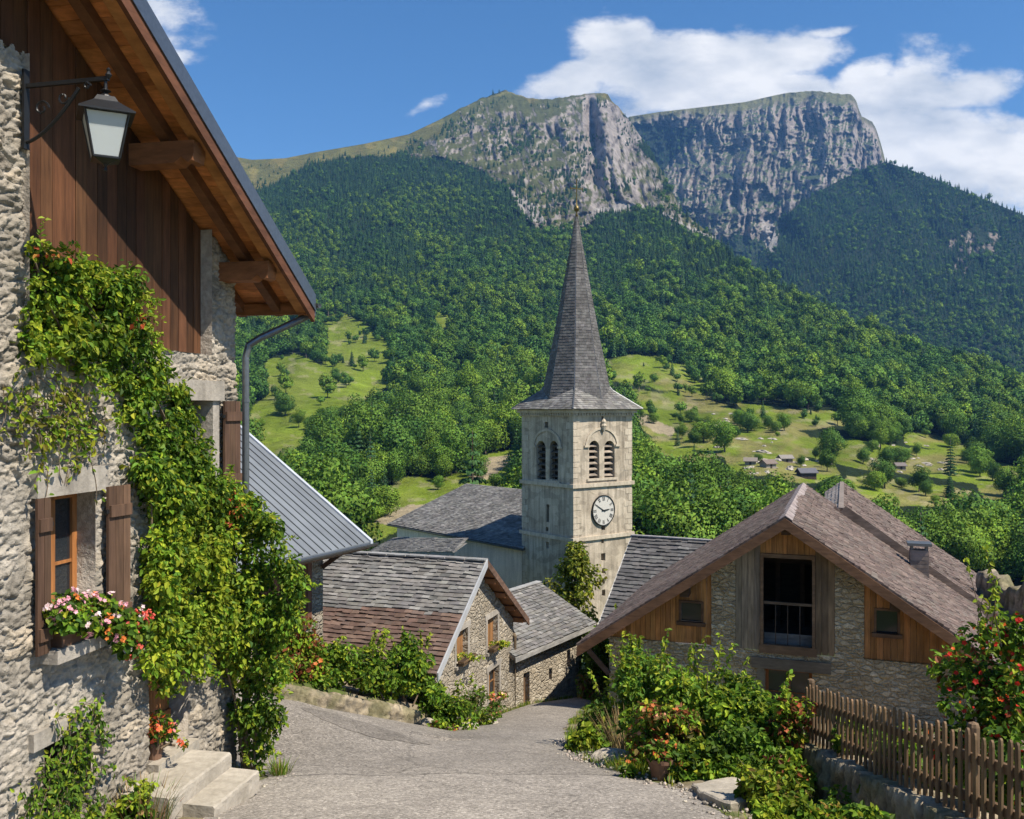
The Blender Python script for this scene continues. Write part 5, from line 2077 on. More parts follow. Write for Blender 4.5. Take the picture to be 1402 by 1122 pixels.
    for i, rn in enumerate(ROM):
        t_ = 2 * math.pi * i / 12
        wd = {'I': 0.06, 'V': 0.11, 'X': 0.11}
        tot_ = sum(wd[ch] for ch in rn)
        x = -tot_ / 2
        for ch in rn:
            m_ = x + wd[ch] / 2
            if ch == 'I':
                stroke(t_, m_, 0.60, m_, 0.84, 0.032)
            elif ch == 'V':
                stroke(t_, m_, 0.60, m_ - 0.04, 0.84, 0.032)
                stroke(t_, m_, 0.60, m_ + 0.04, 0.84, 0.02)
            else:
                stroke(t_, m_ - 0.04, 0.60, m_ + 0.04, 0.84, 0.02)
                stroke(t_, m_ + 0.04, 0.60, m_ - 0.04, 0.84, 0.032)
            x += wd[ch]
    mb.build('numeral', M['black'], clock)
    for t_, r, w_ in ((math.radians(300), 0.75, 0.045), (math.radians(84), 0.5, 0.07)):
        mb = MB()
        mb.beam(cp(-0.16, t_, 0.12), cp(r * 0.8, t_, 0.12), w_, 0.012, FR.n)
        mb.beam(cp(r * 0.8, t_, 0.12), cp(r, t_, 0.12), w_ * .5, 0.012, FR.n)
        mb.build('clock_hand', M['iron'], clock)
    # skirt roof and spire
    OV = 0.5
    b = [NC - (ur + ul) * OV, NC + ur * (W + OV) - ul * OV, NC + (ur + ul) * (W + OV), NC + ul * (W + OV) - ur * OV]
    apx = Vz(ctr, 3.7)
    mb = MB()
    mid_t = 0.45
    for j in range(4):
        p0, p1 = Vz(b[j], 0.0), Vz(b[(j + 1) % 4], 0.0)
        # bell-cast: flatter foot, steeper above
        i0, i1 = p0 + (apx - p0) * mid_t, p1 + (apx - p1) * mid_t
        i0, i1 = Vz(i0, 1.15), Vz(i1, 1.15)
        tiles(mb, [p0, p1, i1, i0], 0.3, 0.2, 0.022, SLATE, 0.25)
        tiles(mb, [i0, i1, Vz(ctr, 3.9)], 0.3, 0.2, 0.022, SLATE, 0.25)
        mb.add([p0, p1, i1, i0], [(0, 1, 2, 3)], (0.2, 0.2, 0.2))
        mb.add([i0, i1, Vz(ctr, 3.9)], [(0, 1, 2)], (0.2, 0.2, 0.2))
    mb.add([Vz(p, -0.0) for p in b], [(3, 2, 1, 0)], (0.2, 0.15, 0.1))
    sk = mb.build('skirt_roof', M['tile'], c)
    mb = MB()
    for j in range(4):
        p0 = Vz(b[j], 0.05)
        i0 = p0 + (apx - p0) * mid_t
        i0[2] = 1.20
        mb.tube([p0, i0, i0 * 0.72 + Vz(ctr, 3.95) * 0.28], 0.05, 6)
    mb.build('hip_roll', M['zinc'], sk)
    TIP = Vz(ctr, 12.55)
    r0, zb_ = 2.33, 0.35
    th0 = math.atan2(-(ur + ul)[1], -(ur + ul)[0])
    prof = [(zb_, r0), (2.2, 1.92), (5.0, 1.36), (9.0, 0.63), (12.4, 0.045)]
    prof = [(z_, r_) for z_, r_ in prof]
    mb = MB()
    rg = []
    for z_, r_ in prof:
        rg.append([Vz(ctr + A3(math.cos(th0 + j * math.pi / 4), math.sin(th0 + j * math.pi / 4), 0) * r_, z_) for j in range(8)])
    for j in range(8):
        q = (j + 1) % 8
        for i in range(len(prof) - 1):
            mb.add([rg[i][j], rg[i][q], rg[i + 1][q], rg[i + 1][j]], [(0, 1, 2, 3)], (0.18, 0.175, 0.17))
            tiles(mb, [rg[i][j], rg[i][q], rg[i + 1][q], rg[i + 1][j]], 0.24, 0.19, 0.016, SLATE_D, 0.3)
    sp = mb.build('spire', M['tile'], c)
    mb = MB()
    for j in range(8):
        mb.tube([rg[i][j] for i in range(len(prof))], [0.045, 0.045, 0.04, 0.035, 0.02], 5)
    mb.build('spire_hip', M['zinc'], sp)
    mb = MB()
    T = Vz(ctr, 12.3)
    mb.lathe([(0.09, 0), (0.07, 0.25), (0.05, 0.35), (0.16, 0.45), (0.2, 0.56), (0.16, 0.67), (0.05, 0.76), (0.04, 1.1)], T, 12)
    fin = mb.build('finial', M['brass'], c, smooth=True)
    mb = MB()
    mb.beam(T + A3(0, 0, 1.0), T + A3(0, 0, 2.45), 0.07, 0.07, (1, 0, 0))
    cd = unit(ur - ul * 0.3)
    mb.beam(T + A3(0, 0, 1.85) - cd * 0.42, T + A3(0, 0, 1.85) + cd * 0.42, 0.06, 0.06)
    for dx in (-0.42, 0.42):
        mb.box(T + A3(0, 0, 1.85) + cd * dx, (0.03, 0.03, 0.09))
    mb.build('cross', M['brass'], fin)
    # nave to the left of the tower
    E1 = P(716, 752, 58.5)
    ze = E1[2]
    nd_ = unit(A3(-0.634, 0.773, 0))        # along the nave, away
    ni = unit(A3(0.773, 0.634, 0))          # up the slope
    Ln, run, pt_ = 16.4, 7.67, 0.357

    def rp(a, r):
        p = E1 + nd_ * a + ni * r
        return A3(p[0], p[1], ze + (r if r <= run else 2 * run - r) * pt_)
    pf = [rp(Ln, 0), rp(0.02, 0), rp(0.02, run), rp(Ln, run)]
    mb = MB()
    tiles(mb, pf, 0.32, 0.2, 0.03, SLATE, 0.4, wob=0.4)
    pb = [rp(10, 2 * run), rp(Ln, 2 * run), rp(Ln, run), rp(10, run)]
    mb.add(pb, [(0, 1, 2, 3)], (0.2, 0.2, 0.2))
    mb.build('nave_roof', M['tile'], c)
    mb = MB()
    deck(mb, pf, 0.14, (0.12, 0.11, 0.1))
    mb.build('nave_eave', M['woodx'], c)
    mb = MB()
    fr = Frame(Vz(E1 + ni * 0.55, 0), nd_, -ni)
    z1 = ze + 0.55 * pt_ - 0.15
    fr.wall(mb, [(-0.4, ZB), (Ln - 0.5, ZB), (Ln - 0.5, z1), (-0.4, z1)], [], 0, 0.2)
    e = rp(Ln - 0.5, 0.55)
    e2 = rp(Ln - 0.5, 2 * run - .5)
    m_ = rp(Ln - 0.5, run)
    mb.add([Vz(e, ZB), Vz(e2, ZB), Vz(e2, z1), m_ - A3(0, 0, .15), Vz(e, z1)], [(0, 1, 2, 3, 4)])
    mb.build('nave_wall', M['plaster'], c)
    mb = MB()
    ring_ = [(0.09 * math.cos(a_), 0.09 * math.sin(a_)) for a_ in np.linspace(math.pi, 2 * math.pi, 8)]
    poly = [E1 - ni * (0.06 + x) + A3(0, 0, zz - 0.03) for x, zz in ring_]
    mb.prism(poly, nd_ * Ln)
    mb.build('gutter', M['zinc'], c)
    # low roof and buttress wall under the nave
    q0 = P(513, 742, 62.0)
    mb = MB()
    a0, a1 = P(505, 756, 63), P(622, 757, 52)
    b0, b1 = P(540, 737, 67.5), P(640, 744, 56.5)
    tiles(mb, [a0, a1, b1, b0], 0.42, 0.27, 0.035, SLATE, 0.4)
    mb.add([a0, a1, b1, b0], [(0, 1, 2, 3)], (0.2, 0.2, 0.2))
    mb.add([a0, a1, Vz(a1, -16), Vz(a0, -16)], [(3, 2, 1, 0)], (0.2, 0.2, 0.2))
    mb.build('side_roof', M['tile'], c)


church()


# ---------------------------------------------------------------- slate roofed house between tower and barn
def slate_house():
    R0 = P(866, 735, 45.0)
    dn = A3(-0.447, -0.894, 0)
    rd = A3(0.894, -0.447, 0)
    p = 0.75
    L, run = 6.5, 5.2
    h = thing('slate_roofed_house', 'house with dark grey slate roof squeezed between tower and barn', 'house', Vz(R0 + rd * 3, -13.5))

    def rp(a, r):
        q = R0 + rd * a + dn * r
        return A3(q[0], q[1], R0[2] - abs(r) * p)
    mb = MB()
    pf = [rp(0, run), rp(L, run), rp(L, 0), rp(0, 0)]
    tiles(mb, pf, 0.42, 0.24, 0.05, SLATE_D, 0.5, wob=0.5)
    pb = [rp(L, -run), rp(0, -run), rp(0, 0), rp(L, 0)]
    mb.add(pb, [(0, 1, 2, 3)], (0.2, 0.2, 0.2))
    mb.build('roof_tiles', M['tile'], h)
    mb = MB()
    deck(mb, pf, 0.1, (0.15, 0.12, 0.1))
    mb.build('roof_deck', M['woodx'], h)
    beam_part('ridge_cap', h, rp(-0.05, 0) + A3(0, 0, 0.07), rp(L, 0) + A3(0, 0, 0.07), 0.3, 0.06, (0.26, 0.25, 0.25), 'tile')
    beam_part('barge_board', h, rp(-0.03, 0) + A3(0, 0, -.05), rp(-0.03, run) + A3(0, 0, -.05), 0.05, 0.2, (0.5, 0.48, 0.44), 'woodh')
    mb = MB()
    g = Frame(Vz(rp(0.25, run - 0.4), 0), -dn, -rd)
    w_ = 2 * run - 0.8
    z0 = R0[2] - (run - .4) * p - .12
    g.wall(mb, [(0, -15), (w_, -15), (w_, z0), (w_ / 2, z0 + w_ / 2 * p), (0, z0)])
    f2 = Frame(Vz(rp(0.25, run - 0.4), 0), rd, dn)
    f2.wall(mb, [(0, -15), (L - .5, -15), (L - .5, z0), (0, z0)])
    mb.build('wall', M['rubble'], h)


slate_house()
# ---------------------------------------------------------------- the barn
BAP = P(1075, 710, 21.0)
BU = unit(A3(0.94, -0.342, 0))           # along the front, to the right (nearer)
BN = A3(-0.342, -0.94, 0)                # outward
BO = 0.55                                # front overhang of the roof
BH = 4.96
BP = 3.38 / 4.96
BF = Frame(Vz(BAP - BN * BO - BU * BH, 0), BU, BN)     # a = 0 at the left eave, BH at the ridge


def barn():
    fr = BF
    h = thing('barn', 'wide stone and timber barn with purple brown roof and open hayloft', 'barn', fr.pt(BH, -3, -7.6))
    za = BAP[2]

    def zroof(a):
        return za - abs(a - BH) * BP

    def op(x0, x1, y0, y1):
        a0, a1 = fr.pix(x0, (y0 + y1) / 2)[0], fr.pix(x1, (y0 + y1) / 2)[0]
        return (a0, a1, fr.pix((x0 + x1) / 2, y1)[1], fr.pix((x0 + x1) / 2, y0)[1])
    hay = op(1045, 1112, 765, 880)
    low = op(1047, 1112, 918, 985)
    wl = op(932, 960, 826, 852)
    wr = op(1200, 1229, 837, 868)
    aL, aR = fr.pix(834, 890)[0], 2 * BH - 0.55
    zt = fr.pix(900, 878)[1]                 # top of the stone storey
    u = lambda a: zroof(a) - 0.17
    s1, s2 = fr.pix(974, 840)[0], fr.pix(1007, 840)[0]
    s3, s4 = fr.pix(1143, 850)[0], fr.pix(1183, 850)[0]
    zc = fr.pix(1075, 766)[1]
    # stone: lower storey and the two piers
    mb = MB()
    out = [(aL, -9), (aR, -9), (aR, u(aR)), (aR - 0.02, zt) if u(aR) > zt else (aR, u(aR)), (s4, zt), (s4, u(s4)), (s3, u(s3)), (s3, zt), (s2, zt), (s2, u(s2)), (s1, u(s1)), (s1, zt), (aL + 0.3, zt), (aL, u(aL))]
    out = [(aL, -9), (aR, -9), (aR, min(zt, u(aR))), (s4, zt), (s4, u(s4)), (s3, u(s3)), (s3, zt), (s2, zt), (s2, u(s2)), (s1, u(s1)), (s1, zt), (aL, min(zt, u(aL)))]
    fr.wall(mb, out, [low], 0, 0.3)
    Lb = 9.6
    for a in (aL, aR):
        mb.add([fr.pt(a, 0, -9), fr.pt(a, 0, u(a)), fr.pt(a, -Lb, u(a)), fr.pt(a, -Lb, -9)], [(0, 1, 2, 3)])
    for a, z0 in ((s1, zt), (s2, zt), (s3, zt), (s4, zt)):
        mb.add([fr.pt(a, 0, z0), fr.pt(a, -0.3, z0), fr.pt(a, -0.3, u(a)), fr.pt(a, 0, u(a))], [(0, 1, 2, 3)])
    mb.build('wall', M['rubble_barn'], h)
    # boarding
    for nm, x0, x1, q, base, hole in (('left', aL + 0.03, s1 - 0.004, -0.07, (0.42, 0.19, 0.062), wl), ('right', s4 + 0.004, aR - 0.02, -0.07, (0.40, 0.175, 0.06), wr)):
        mb = MB()
        for (xa, xb, z0, z1) in ((x0, hole[0], None, None), (hole[1], x1, None, None), (hole[0], hole[1], None, hole[2]), (hole[0], hole[1], hole[3], None)):
            plank_row(fr, mb, xa, xb, (lambda s, z0=z0: zt + 0.005 if z0 is None else z0), (lambda s, z1=z1: u(s) + 0.06 if z1 is None else z1), q, 0.13, 0.035, base, 0.3)
        g = mb.build('gable_boards', M['woodv'], h)
        a0, a1, z0, z1 = hole
        mb = MB()
        for xa, xb, ya, yb in ((a0 - .05, a0, z0 - .05, z1 + .05), (a1, a1 + .05, z0 - .05, z1 + .05), (a0, a1, z1, z1 + .05), (a0 - 0.1, a1 + 0.1, z0 - .09, z0)):
            fr.box(mb, xa, xb, q - 0.03, q + 0.07 + (0.05 if yb == z0 else 0), ya, yb, (0.15, 0.08, 0.045))
        wnd = mb.build('small_window', M['woodh'], g)
        mb = MB()
        fr.box(mb, a0 + .002, a1 - .002, q - 0.06, q - 0.03, z0 + .002, z1 - .002)
        mb.build('pane', M['glass'], wnd)
    mb = MB()
    grey = (0.28, 0.215, 0.15)
    zb_ = hay[2] - 0.05
    plank_row(fr, mb, s2 + 0.004, hay[0] - 0.07, lambda s: zt + 0.004, lambda s: u(s) + 0.06, -0.04, 0.15, 0.04, grey, 0.2)
    plank_row(fr, mb, hay[1] + 0.07, s3 - 0.004, lambda s: zt + 0.004, lambda s: u(s) + 0.06, -0.04, 0.15, 0.04, (0.23, 0.15, 0.09), 0.2)
    plank_row(fr, mb, hay[0] - 0.07, hay[1] + 0.07, lambda s: hay[3] + 0.10, lambda s: u(s) + 0.06, -0.045, 0.13, 0.04, (0.46, 0.215, 0.075), 0.25)
    mb.build('centre_boards', M['woodv'], h)
    # hayloft opening
    mb = MB()
    for xa, xb, ya, yb in ((hay[0] - .066, hay[0], hay[2] - .08, hay[3] + .1), (hay[1], hay[1] + .066, hay[2] - .08, hay[3] + .1), (hay[0], hay[1], hay[3], hay[3] + .095), (hay[0] - .1, hay[1] + .1, min(zt - 0.05, hay[2] - .16), hay[2] - 0.082)):
        fr.box(mb, xa, xb, -0.12, 0.03, ya, yb, (0.2, 0.12, 0.07))
    lf = mb.build('loft_frame', M['woodh'], h)
    mb = MB()
    fr.box(mb, s2, s3, -3.2, -3.15, zt - 0.2, hay[3] + 0.15, (0.05, 0.035, 0.025))
    fr.box(mb, s2, s3, -3.2, -0.13, hay[2] - 0.2, hay[2] - 0.17, (0.16, 0.12, 0.09))
    fr.box(mb, s2 - .02, s2, -3.2, -0.13, hay[2] - 0.2, hay[3] + .1, (0.06, 0.04, 0.03))
    fr.box(mb, s3, s3 + .02, -3.2, -0.13, hay[2] - 0.2, hay[3] + .1, (0.06, 0.04, 0.03))
    for k in range(4):
        a = s2 + 0.2 + k * (s3 - s2 - 0.4) / 3
        fr.box(mb, a - .06, a + .06, -2.6, -2.48, hay[2] - 0.17, hay[3] + .15, (0.1, 0.06, 0.04))
    fr.box(mb, s2 + .03, s3 - .03, -2.5, -2.4, hay[3] - 0.5, hay[3] - 0.36, (0.1, 0.06, 0.04))
    mb.build('loft_interior', M['woodh'], h)
    rail = fr.pix(1078, 827)[1]
    mb = MB()
    fr.box(mb, hay[0] + .002, hay[1] - .002, -0.10, -0.03, rail - 0.04, rail + 0.02, (0.15, 0.10, 0.065))
    for k in range(1, 4):
        a = hay[0] + (hay[1] - hay[0]) * k / 4
        fr.box(mb, a - 0.009, a + 0.009, -0.085, -0.055, hay[2] - .08, rail - 0.041, (0.08, 0.055, 0.04))
    fr.box(mb, hay[0] + .002, hay[1] - .002, -0.3, -0.26, hay[2] - .16, hay[2] + 0.14, (0.2, 0.19, 0.18))
    mb.build('loft_rail', M['woodh'], h)
    # lower window with heavy lintel
    l0, l1 = fr.pix(1029, 910)[0], fr.pix(1138, 912)[0]
    zl1, zl0 = fr.pix(1080, 903)[1], low[3]
    mb = MB()
    fr.box(mb, l0, l1, -0.2, 0.06, zl0 + .003, zl1, (0.17, 0.135, 0.1))
    mb.build('lintel', M['woodh'], h)
    mb = MB()
    fr.box(mb, l0 + 0.12, low[0] - .003, -0.2, 0.025, zl0 - 0.9, zl0, (0.2, 0.17, 0.13))
    mb.build('window_jamb', M['woodh'], h)
    small_window(fr, h, low, -0.18, 0.075, (0.27, 0.10, 0.035), 1)
    # roof
    Lr = 9.9

    def rp(side, r, b):
        p = BAP + BU * side * r - BN * b
        return A3(p[0], p[1], za - r * BP)
    pl = [rp(-1, BH, Lr), rp(-1, BH, 0), rp(-1, 0, 0), rp(-1, 0, Lr)]
    pr = [rp(1, BH, 0), rp(1, BH, Lr), rp(1, 0, Lr), rp(1, 0, 0)]
    mb = MB()
    tiles(mb, pl, 0.2, 0.15, 0.018, PURPLE, 0.3)
    tiles(mb, pr, 0.2, 0.145, 0.020, PURPLE, 0.4, wob=0.3)
    mb.build('roof_tiles', M['tile'], h)
    mb = MB()
    deck(mb, pl, 0.06, (0.2, 0.1, 0.05))
    deck(mb, pr, 0.06, (0.2, 0.1, 0.05))
    mb.build('roof_deck', M['woodx'], h)
    mb = MB()
    n1 = 24
    for i in range(n1):
        a, b = rp(1, 0, Lr * i / n1), rp(1, 0, Lr * (i + 1) / n1 + 0.03)
        for sd in (-1, 1):
            w_ = (BU * sd * 0.16 + A3(0, 0, -0.16 * BP))
            z_ = A3(0, 0, 0.05 + 0.006 * (i % 2))
            c = jit((0.27, 0.23, 0.22), 0.1)
            mb.hexa([a + z_, b + z_, b + w_ + z_, a + w_ + z_], [a + z_ + A3(0, 0, .02), b + z_ + A3(0, 0, .02), b + w_ + z_ + A3(0, 0, .02), a + w_ + z_ + A3(0, 0, .02)], c)
    mb.build('ridge_cap', M['tile'], h)
    for side in (-1, 1):
        a, b = rp(side, 0, -0.03), rp(side, BH, -0.03)
        mb = MB()
        dn = A3(0, 0, -1)
        t0 = BN * 0.035
        mb.hexa([a + dn * .25, b + dn * .25, b + dn * .25 + t0, a + dn * .25 + t0], [a + dn * .0, b + dn * .0, b + dn * .0 + t0, a + dn * .0 + t0], (0.17, 0.09, 0.05))
        mb.build('barge_board', M['woodh'], h)
        mb = MB()
        a, b = rp(side, 0, 0.13), rp(side, BH - .1, 0.13)
        mb.hexa([a + dn * .2, b + dn * .2, b + dn * .2 + t0 * 3, a + dn * .2 + t0 * 3], [a + dn * .068, b + dn * .068, b + dn * .068 + t0 * 3, a + dn * .068 + t0 * 3], (0.14, 0.08, 0.045))
        mb.build('verge_rafter', M['woodh'], h)
    for a in (BH - 2.35, BH + 2.35, BH):
        z = zroof(a) - 0.30
        p0, p1 = fr.pt(a, BO - 0.18, z), fr.pt(a, -0.5, z)
        beam_part('purlin', h, p0, p1, 0.2, 0.22, (0.11, 0.065, 0.04))
    mb = MB()
    q0, q1 = fr.pt(0.1, 0.05, zroof(0.3) - 0.25), fr.pt(aL, 0.03, zroof(0.3) - 0.9)
    mb.beam(fr.pt(aL + 0.02, 0.1, -6.62), fr.pt(0.12, 0.2, zroof(0.12) - 0.16), 0.1, 0.12, (0, 0, 1), (0.09, 0.055, 0.04))
    mb.build('eave_strut', M['woodh'], h)
    # chimney on the right slope
    ctr = None
    best = 9
    for b in np.linspace(3, 9.5, 60):
        for r in np.linspace(0.5, 4.6, 60):
            p = rp(1, r, b)
            e = abs(CX + F * p[0] / p[1] - 1259) + abs(CY - F * p[2] / p[1] - 783)
            if e < best:
                best, ctr = e, p
    mb = MB()
    ax = (BU, -BN, A3(0, 0, 1))
    mb.box(ctr + A3(0, 0, 0.0), (0.25, 0.22, 0.66), ax, (0.27, 0.22, 0.19))
    for k in range(6):
        mb.box(ctr + A3(0, 0, -0.05 + k * 0.12), (0.256, 0.226, 0.045), ax, jit((0.25, 0.2, 0.17), 0.2))
    ch = mb.build('chimney', M['tile'], h)
    mb = MB()
    for dx in (-0.2, 0.2):
        for dy in (-0.17, 0.17):
            mb.box(ctr + A3(0, 0, 0.72) + BU * dx - BN * dy, (0.035, 0.035, 0.07), ax, (0.3, 0.3, 0.3))
    mb.box(ctr + A3(0, 0, 0.83), (0.33, 0.3, 0.04), ax, (0.42, 0.44, 0.47))
    mb.build('chimney_cap', M['zinc'], ch)
    return h


barn()


def back_house():
    """roof of the neighbouring house behind the barn"""
    R0 = P(1152, 669, 32.0)
    rd = unit(-BN)
    p = 0.70
    L, run = 11.0, 6.0
    R0 = R0 - rd * 3.6 - A3(0, 0, 0.36)
    h = thing('neighbour_house', 'house behind the barn whose weathered brown roof rises past its ridge', 'house', Vz(R0 + rd * 4, -9))

    def rp(side, r, b):
        q = R0 + BU * side * r + rd * b
        return A3(q[0], q[1], R0[2] - r * p)
    mb = MB()
    pr = [rp(1, run, 0), rp(1, run, L), rp(1, 0, L), rp(1, 0, 0)]
    rl = 0.62
    pl = [rp(-1, rl, L), rp(-1, rl, 0), rp(-1, 0, 0), rp(-1, 0, L)]
    tiles(mb, pr, 0.26, 0.17, 0.024, PURPLE, 0.45, wob=0.5)
    pale = pal_of((0.26, 0.23, 0.21), (0.22, 0.195, 0.18), (0.30, 0.27, 0.25))
    tiles(mb, pl, 0.26, 0.17, 0.024, pale, 0.4)
    mb.build('roof_tiles', M['tile'], h)
    mb = MB()
    deck(mb, pr, 0.08, (0.2, 0.12, 0.08))
    deck(mb, pl, 0.08, (0.2, 0.12, 0.08))
    mb.build('roof_deck', M['woodx'], h)
    beam_part('ridge_cap', h, rp(1, 0, 0.02) + A3(0, 0, .035), rp(1, 0, L) + A3(0, 0, .035), 0.16, 0.03, (0.2, 0.17, 0.15), 'tile')
    for sd in (-1, 1):
        beam_part('barge_board', h, rp(sd, 0, -.03) + A3(0, 0, -.07), rp(sd, run if sd > 0 else rl, -.03) + A3(0, 0, -.2), 0.04, 0.46, (0.2, 0.15, 0.12))
    mb = MB()
    fr = Frame(Vz(R0 - BU * (run - .4) + rd * 2.4, 0), BU, BN)
    w_ = 2 * run - .8
    z0 = R0[2] - (run - .4) * p - .1
    fr.wall(mb, [(w_ / 2, -12), (w_, -12), (w_, z0), (w_ / 2, z0 + w_ / 2 * p)])
    f2 = Frame(fr.pt(w_, 0, 0), rd, BU)
    f2.wall(mb, [(0, -12), (L - 2.6, -12), (L - 2.6, z0), (0, z0)])
    mb.build('wall', M['rubble_barn'], h)


back_house()


def rough_wall(name, pts, th, zb, zt, label, seed, step=0.045):
    """dry stone wall along a line; zb, zt give its lower and upper edge by distance"""
    pts = [A3(p[0], p[1], 0) for p in pts]
    seg = [np.linalg.norm(pts[i + 1] - pts[i]) for i in range(len(pts) - 1)]
    tot = sum(seg)
    n = int(tot / step) + 1
    dist = np.linspace(0, tot, n)
    cum = np.concatenate([[0], np.cumsum(seg)])
    base = np.stack([np.interp(dist, cum, [p[k] for p in pts]) for k in (0, 1)], 1)
    tg = np.gradient(base, axis=0)
    tg /= np.linalg.norm(tg, axis=1, keepdims=True)
    nr = np.stack([tg[:, 1], -tg[:, 0]], 1)
    b, t_ = np.array([zb(d) for d in dist]), np.array([zt(d) for d in dist])
    t_ = t_ + (fbm(dist * 2.2, 0.7, 0, seed, 3) - .5) * 0.06
    m = 14
    rows = []
    for j in range(m):
        f = j / (m - 1)
        rows.append((f, 1.0))
    prof = [(th / 2, f) for f in np.linspace(0, 1, m)] + [(th / 2 * k, 1.0) for k in (0.5, 0, -0.5)] + [(-th / 2, f) for f in np.linspace(1, 0, m)]
    V = np.zeros((n, len(prof), 3))
    for k, (q, f) in enumerate(prof):
        z = b + (t_ - b) * f
        f1, f2, cid = cells(dist * 3.6 + 0.3 * np.sin(z * 9), z * 6.5 + q * 3, seed)
        h = sm(0.02, 0.25, f2 - f1) * (0.5 + cid) * 0.045 + (fbm(dist * 9, z * 9, q, seed + 1, 3) - .5) * 0.03
        sgn = np.sign(q) if f < 1 else 0
        V[:, k, :2] = base + nr * (q + sgn * (h - 0.02))[:, None] if sgn else base + nr * q
        V[:, k, 2] = z + (h - 0.02 if f == 1 else 0)
    f1, f2, cid = cells(np.repeat(dist[:, None], len(prof), 1) * 3.6 + 0.3 * np.sin(V[..., 2] * 9), V[..., 2] * 6.5 + np.array([p[0] for p in prof])[None] * 3, seed)
    e = sm(0.02, 0.2, f2 - f1)[..., None]
    stone = A3(0.30, 0.25, 0.175) * (0.6 + 0.8 * cid[..., None])
    C = stone * e + A3(0.14, 0.125, 0.1) * (1 - e)
    ms = sm(0.5, 0.66, fbm(V[..., 0] * 2, V[..., 1] * 2, V[..., 2] * 2, seed + 3, 3))[..., None] * 0.5
    C = C * (1 - ms) + A3(0.12, 0.12, 0.045) * ms
    k = len(prof)
    i = (np.arange(n - 1)[:, None] * k + np.arange(k - 1)[None]).ravel()
    Fc = np.stack([i, i + k, i + k + 1, i + 1], 1)
    mb = MB().add(V.reshape(-1, 3), Fc, C.reshape(-1, 3))
    mb.add(V[0], [tuple(range(k))], C[0])
    mb.add(V[-1], [tuple(range(k))[::-1]], C[-1])
    c = V.reshape(-1, 3).mean(0)
    c[2] = V[..., 2].min()
    tag(mb.build(name, M['leftwall'], loc=c, smooth=True), label, 'wall')


# low wall of the raised garden at the road bend
gl = [(-9.5, 16.45), (-4.05, 16.0), (-1.95, 18.32)]
gz = lambda d: np.interp(d, [0, 5.47, 8.6], [-3.9, -4.82, -6.02])
rough_wall('garden_wall', gl, 0.34, lambda d: gz(d) - 0.9, gz, 'low mossy stone wall holding the shrub bed at the road bend', 400)

# ---------------------------------------------------------------- picket fence on its low wall at the right
F0, F1 = A3(4.17, 12.85, 0), A3(4.24, 6.2, 0)
FD = unit(F1 - F0)
FLEN = np.linalg.norm(F1 - F0)
FZ = lambda d: -4.66 + 0.205 * d          # top of the low wall
rough_wall('fence_wall', [F0 - FD * 0.25, F1], 0.46, lambda d: FZ(d) - 1.3, lambda d: FZ(d - 0.25) + 0.0, 'low mossy stone wall carrying the picket fence', 410)


def picket_fence():
    f = thing('picket_fence', 'weathered brown wooden picket fence on the low wall at the right', 'fence', Vz(F0 + FD * 3, FZ(3)))
    nrm = A3(FD[1], -FD[0], 0)
    if nrm[0] > 0:
        nrm = -nrm                    # towards the road
    off = 0.02

    def at(d, q, z):
        p = F0 + FD * d + nrm * (q + off)
        return A3(p[0], p[1], FZ(d) + z)
    for zz in (0.19, 0.56):
        mb = MB()
        for d0, d1 in ((0.0, 4.42), (4.48, FLEN)):
            a, b = at(d0, 0.0, zz), at(d1, 0.0, zz)
            mb.beam(a, b, 0.05, 0.085, (0, 0, 1), jit((0.15, 0.095, 0.055), 0.1))
        mb.build('rail', M['woodx'], f)
    for d in (0.02, 4.45):
        mb = MB()
        p = at(d, -0.05, 0)
        h = 0.86
        mb.lathe([(0.055, -0.2), (0.055, h - 0.03), (0.045, h), (0.01, h + 0.015)], p, 8, (0.15, 0.1, 0.06))
        mb.build('post', M['fence'], f)
    d = 0.09
    while d < FLEN - 0.05:
        if abs(d - 4.45) > 0.07:
            mb = MB()
            w_, tt = random.uniform(0.027, 0.034), 0.010
            hh = 0.80 + random.uniform(-0.035, 0.03)
            lean = random.uniform(-0.02, 0.02)
            pr = [(-w_, -0.02 + random.uniform(0, .03)), (w_, -0.02), (w_, hh - 0.06), (w_ * .75, hh - 0.02), (w_ * .3, hh), (-w_ * .3, hh), (-w_ * .75, hh - .02), (-w_, hh - .06)]
            poly = [at(d + x + lean * z, 0.027, z) for x, z in pr]
            mb.prism(poly, nrm * 2 * tt, jit((0.19, 0.122, 0.068), 0.24))
            mb.build('picket', M['fence'], f)
        d += 0.138 + random.uniform(-0.012, 0.012)


picket_fence()


# old wall stub and stones at the right edge, flat slab by the road
rough_wall('ruined_wall', [P(1346, 800, 30), P(1425, 800, 27.5)], 0.5, lambda d: -8.5, lambda d: -5.45 + 0.16 * math.sin(d * 3.3) + 0.1 * math.sin(d * 9), 'crumbling stone wall behind the red flowering shrub', 420, 0.09)


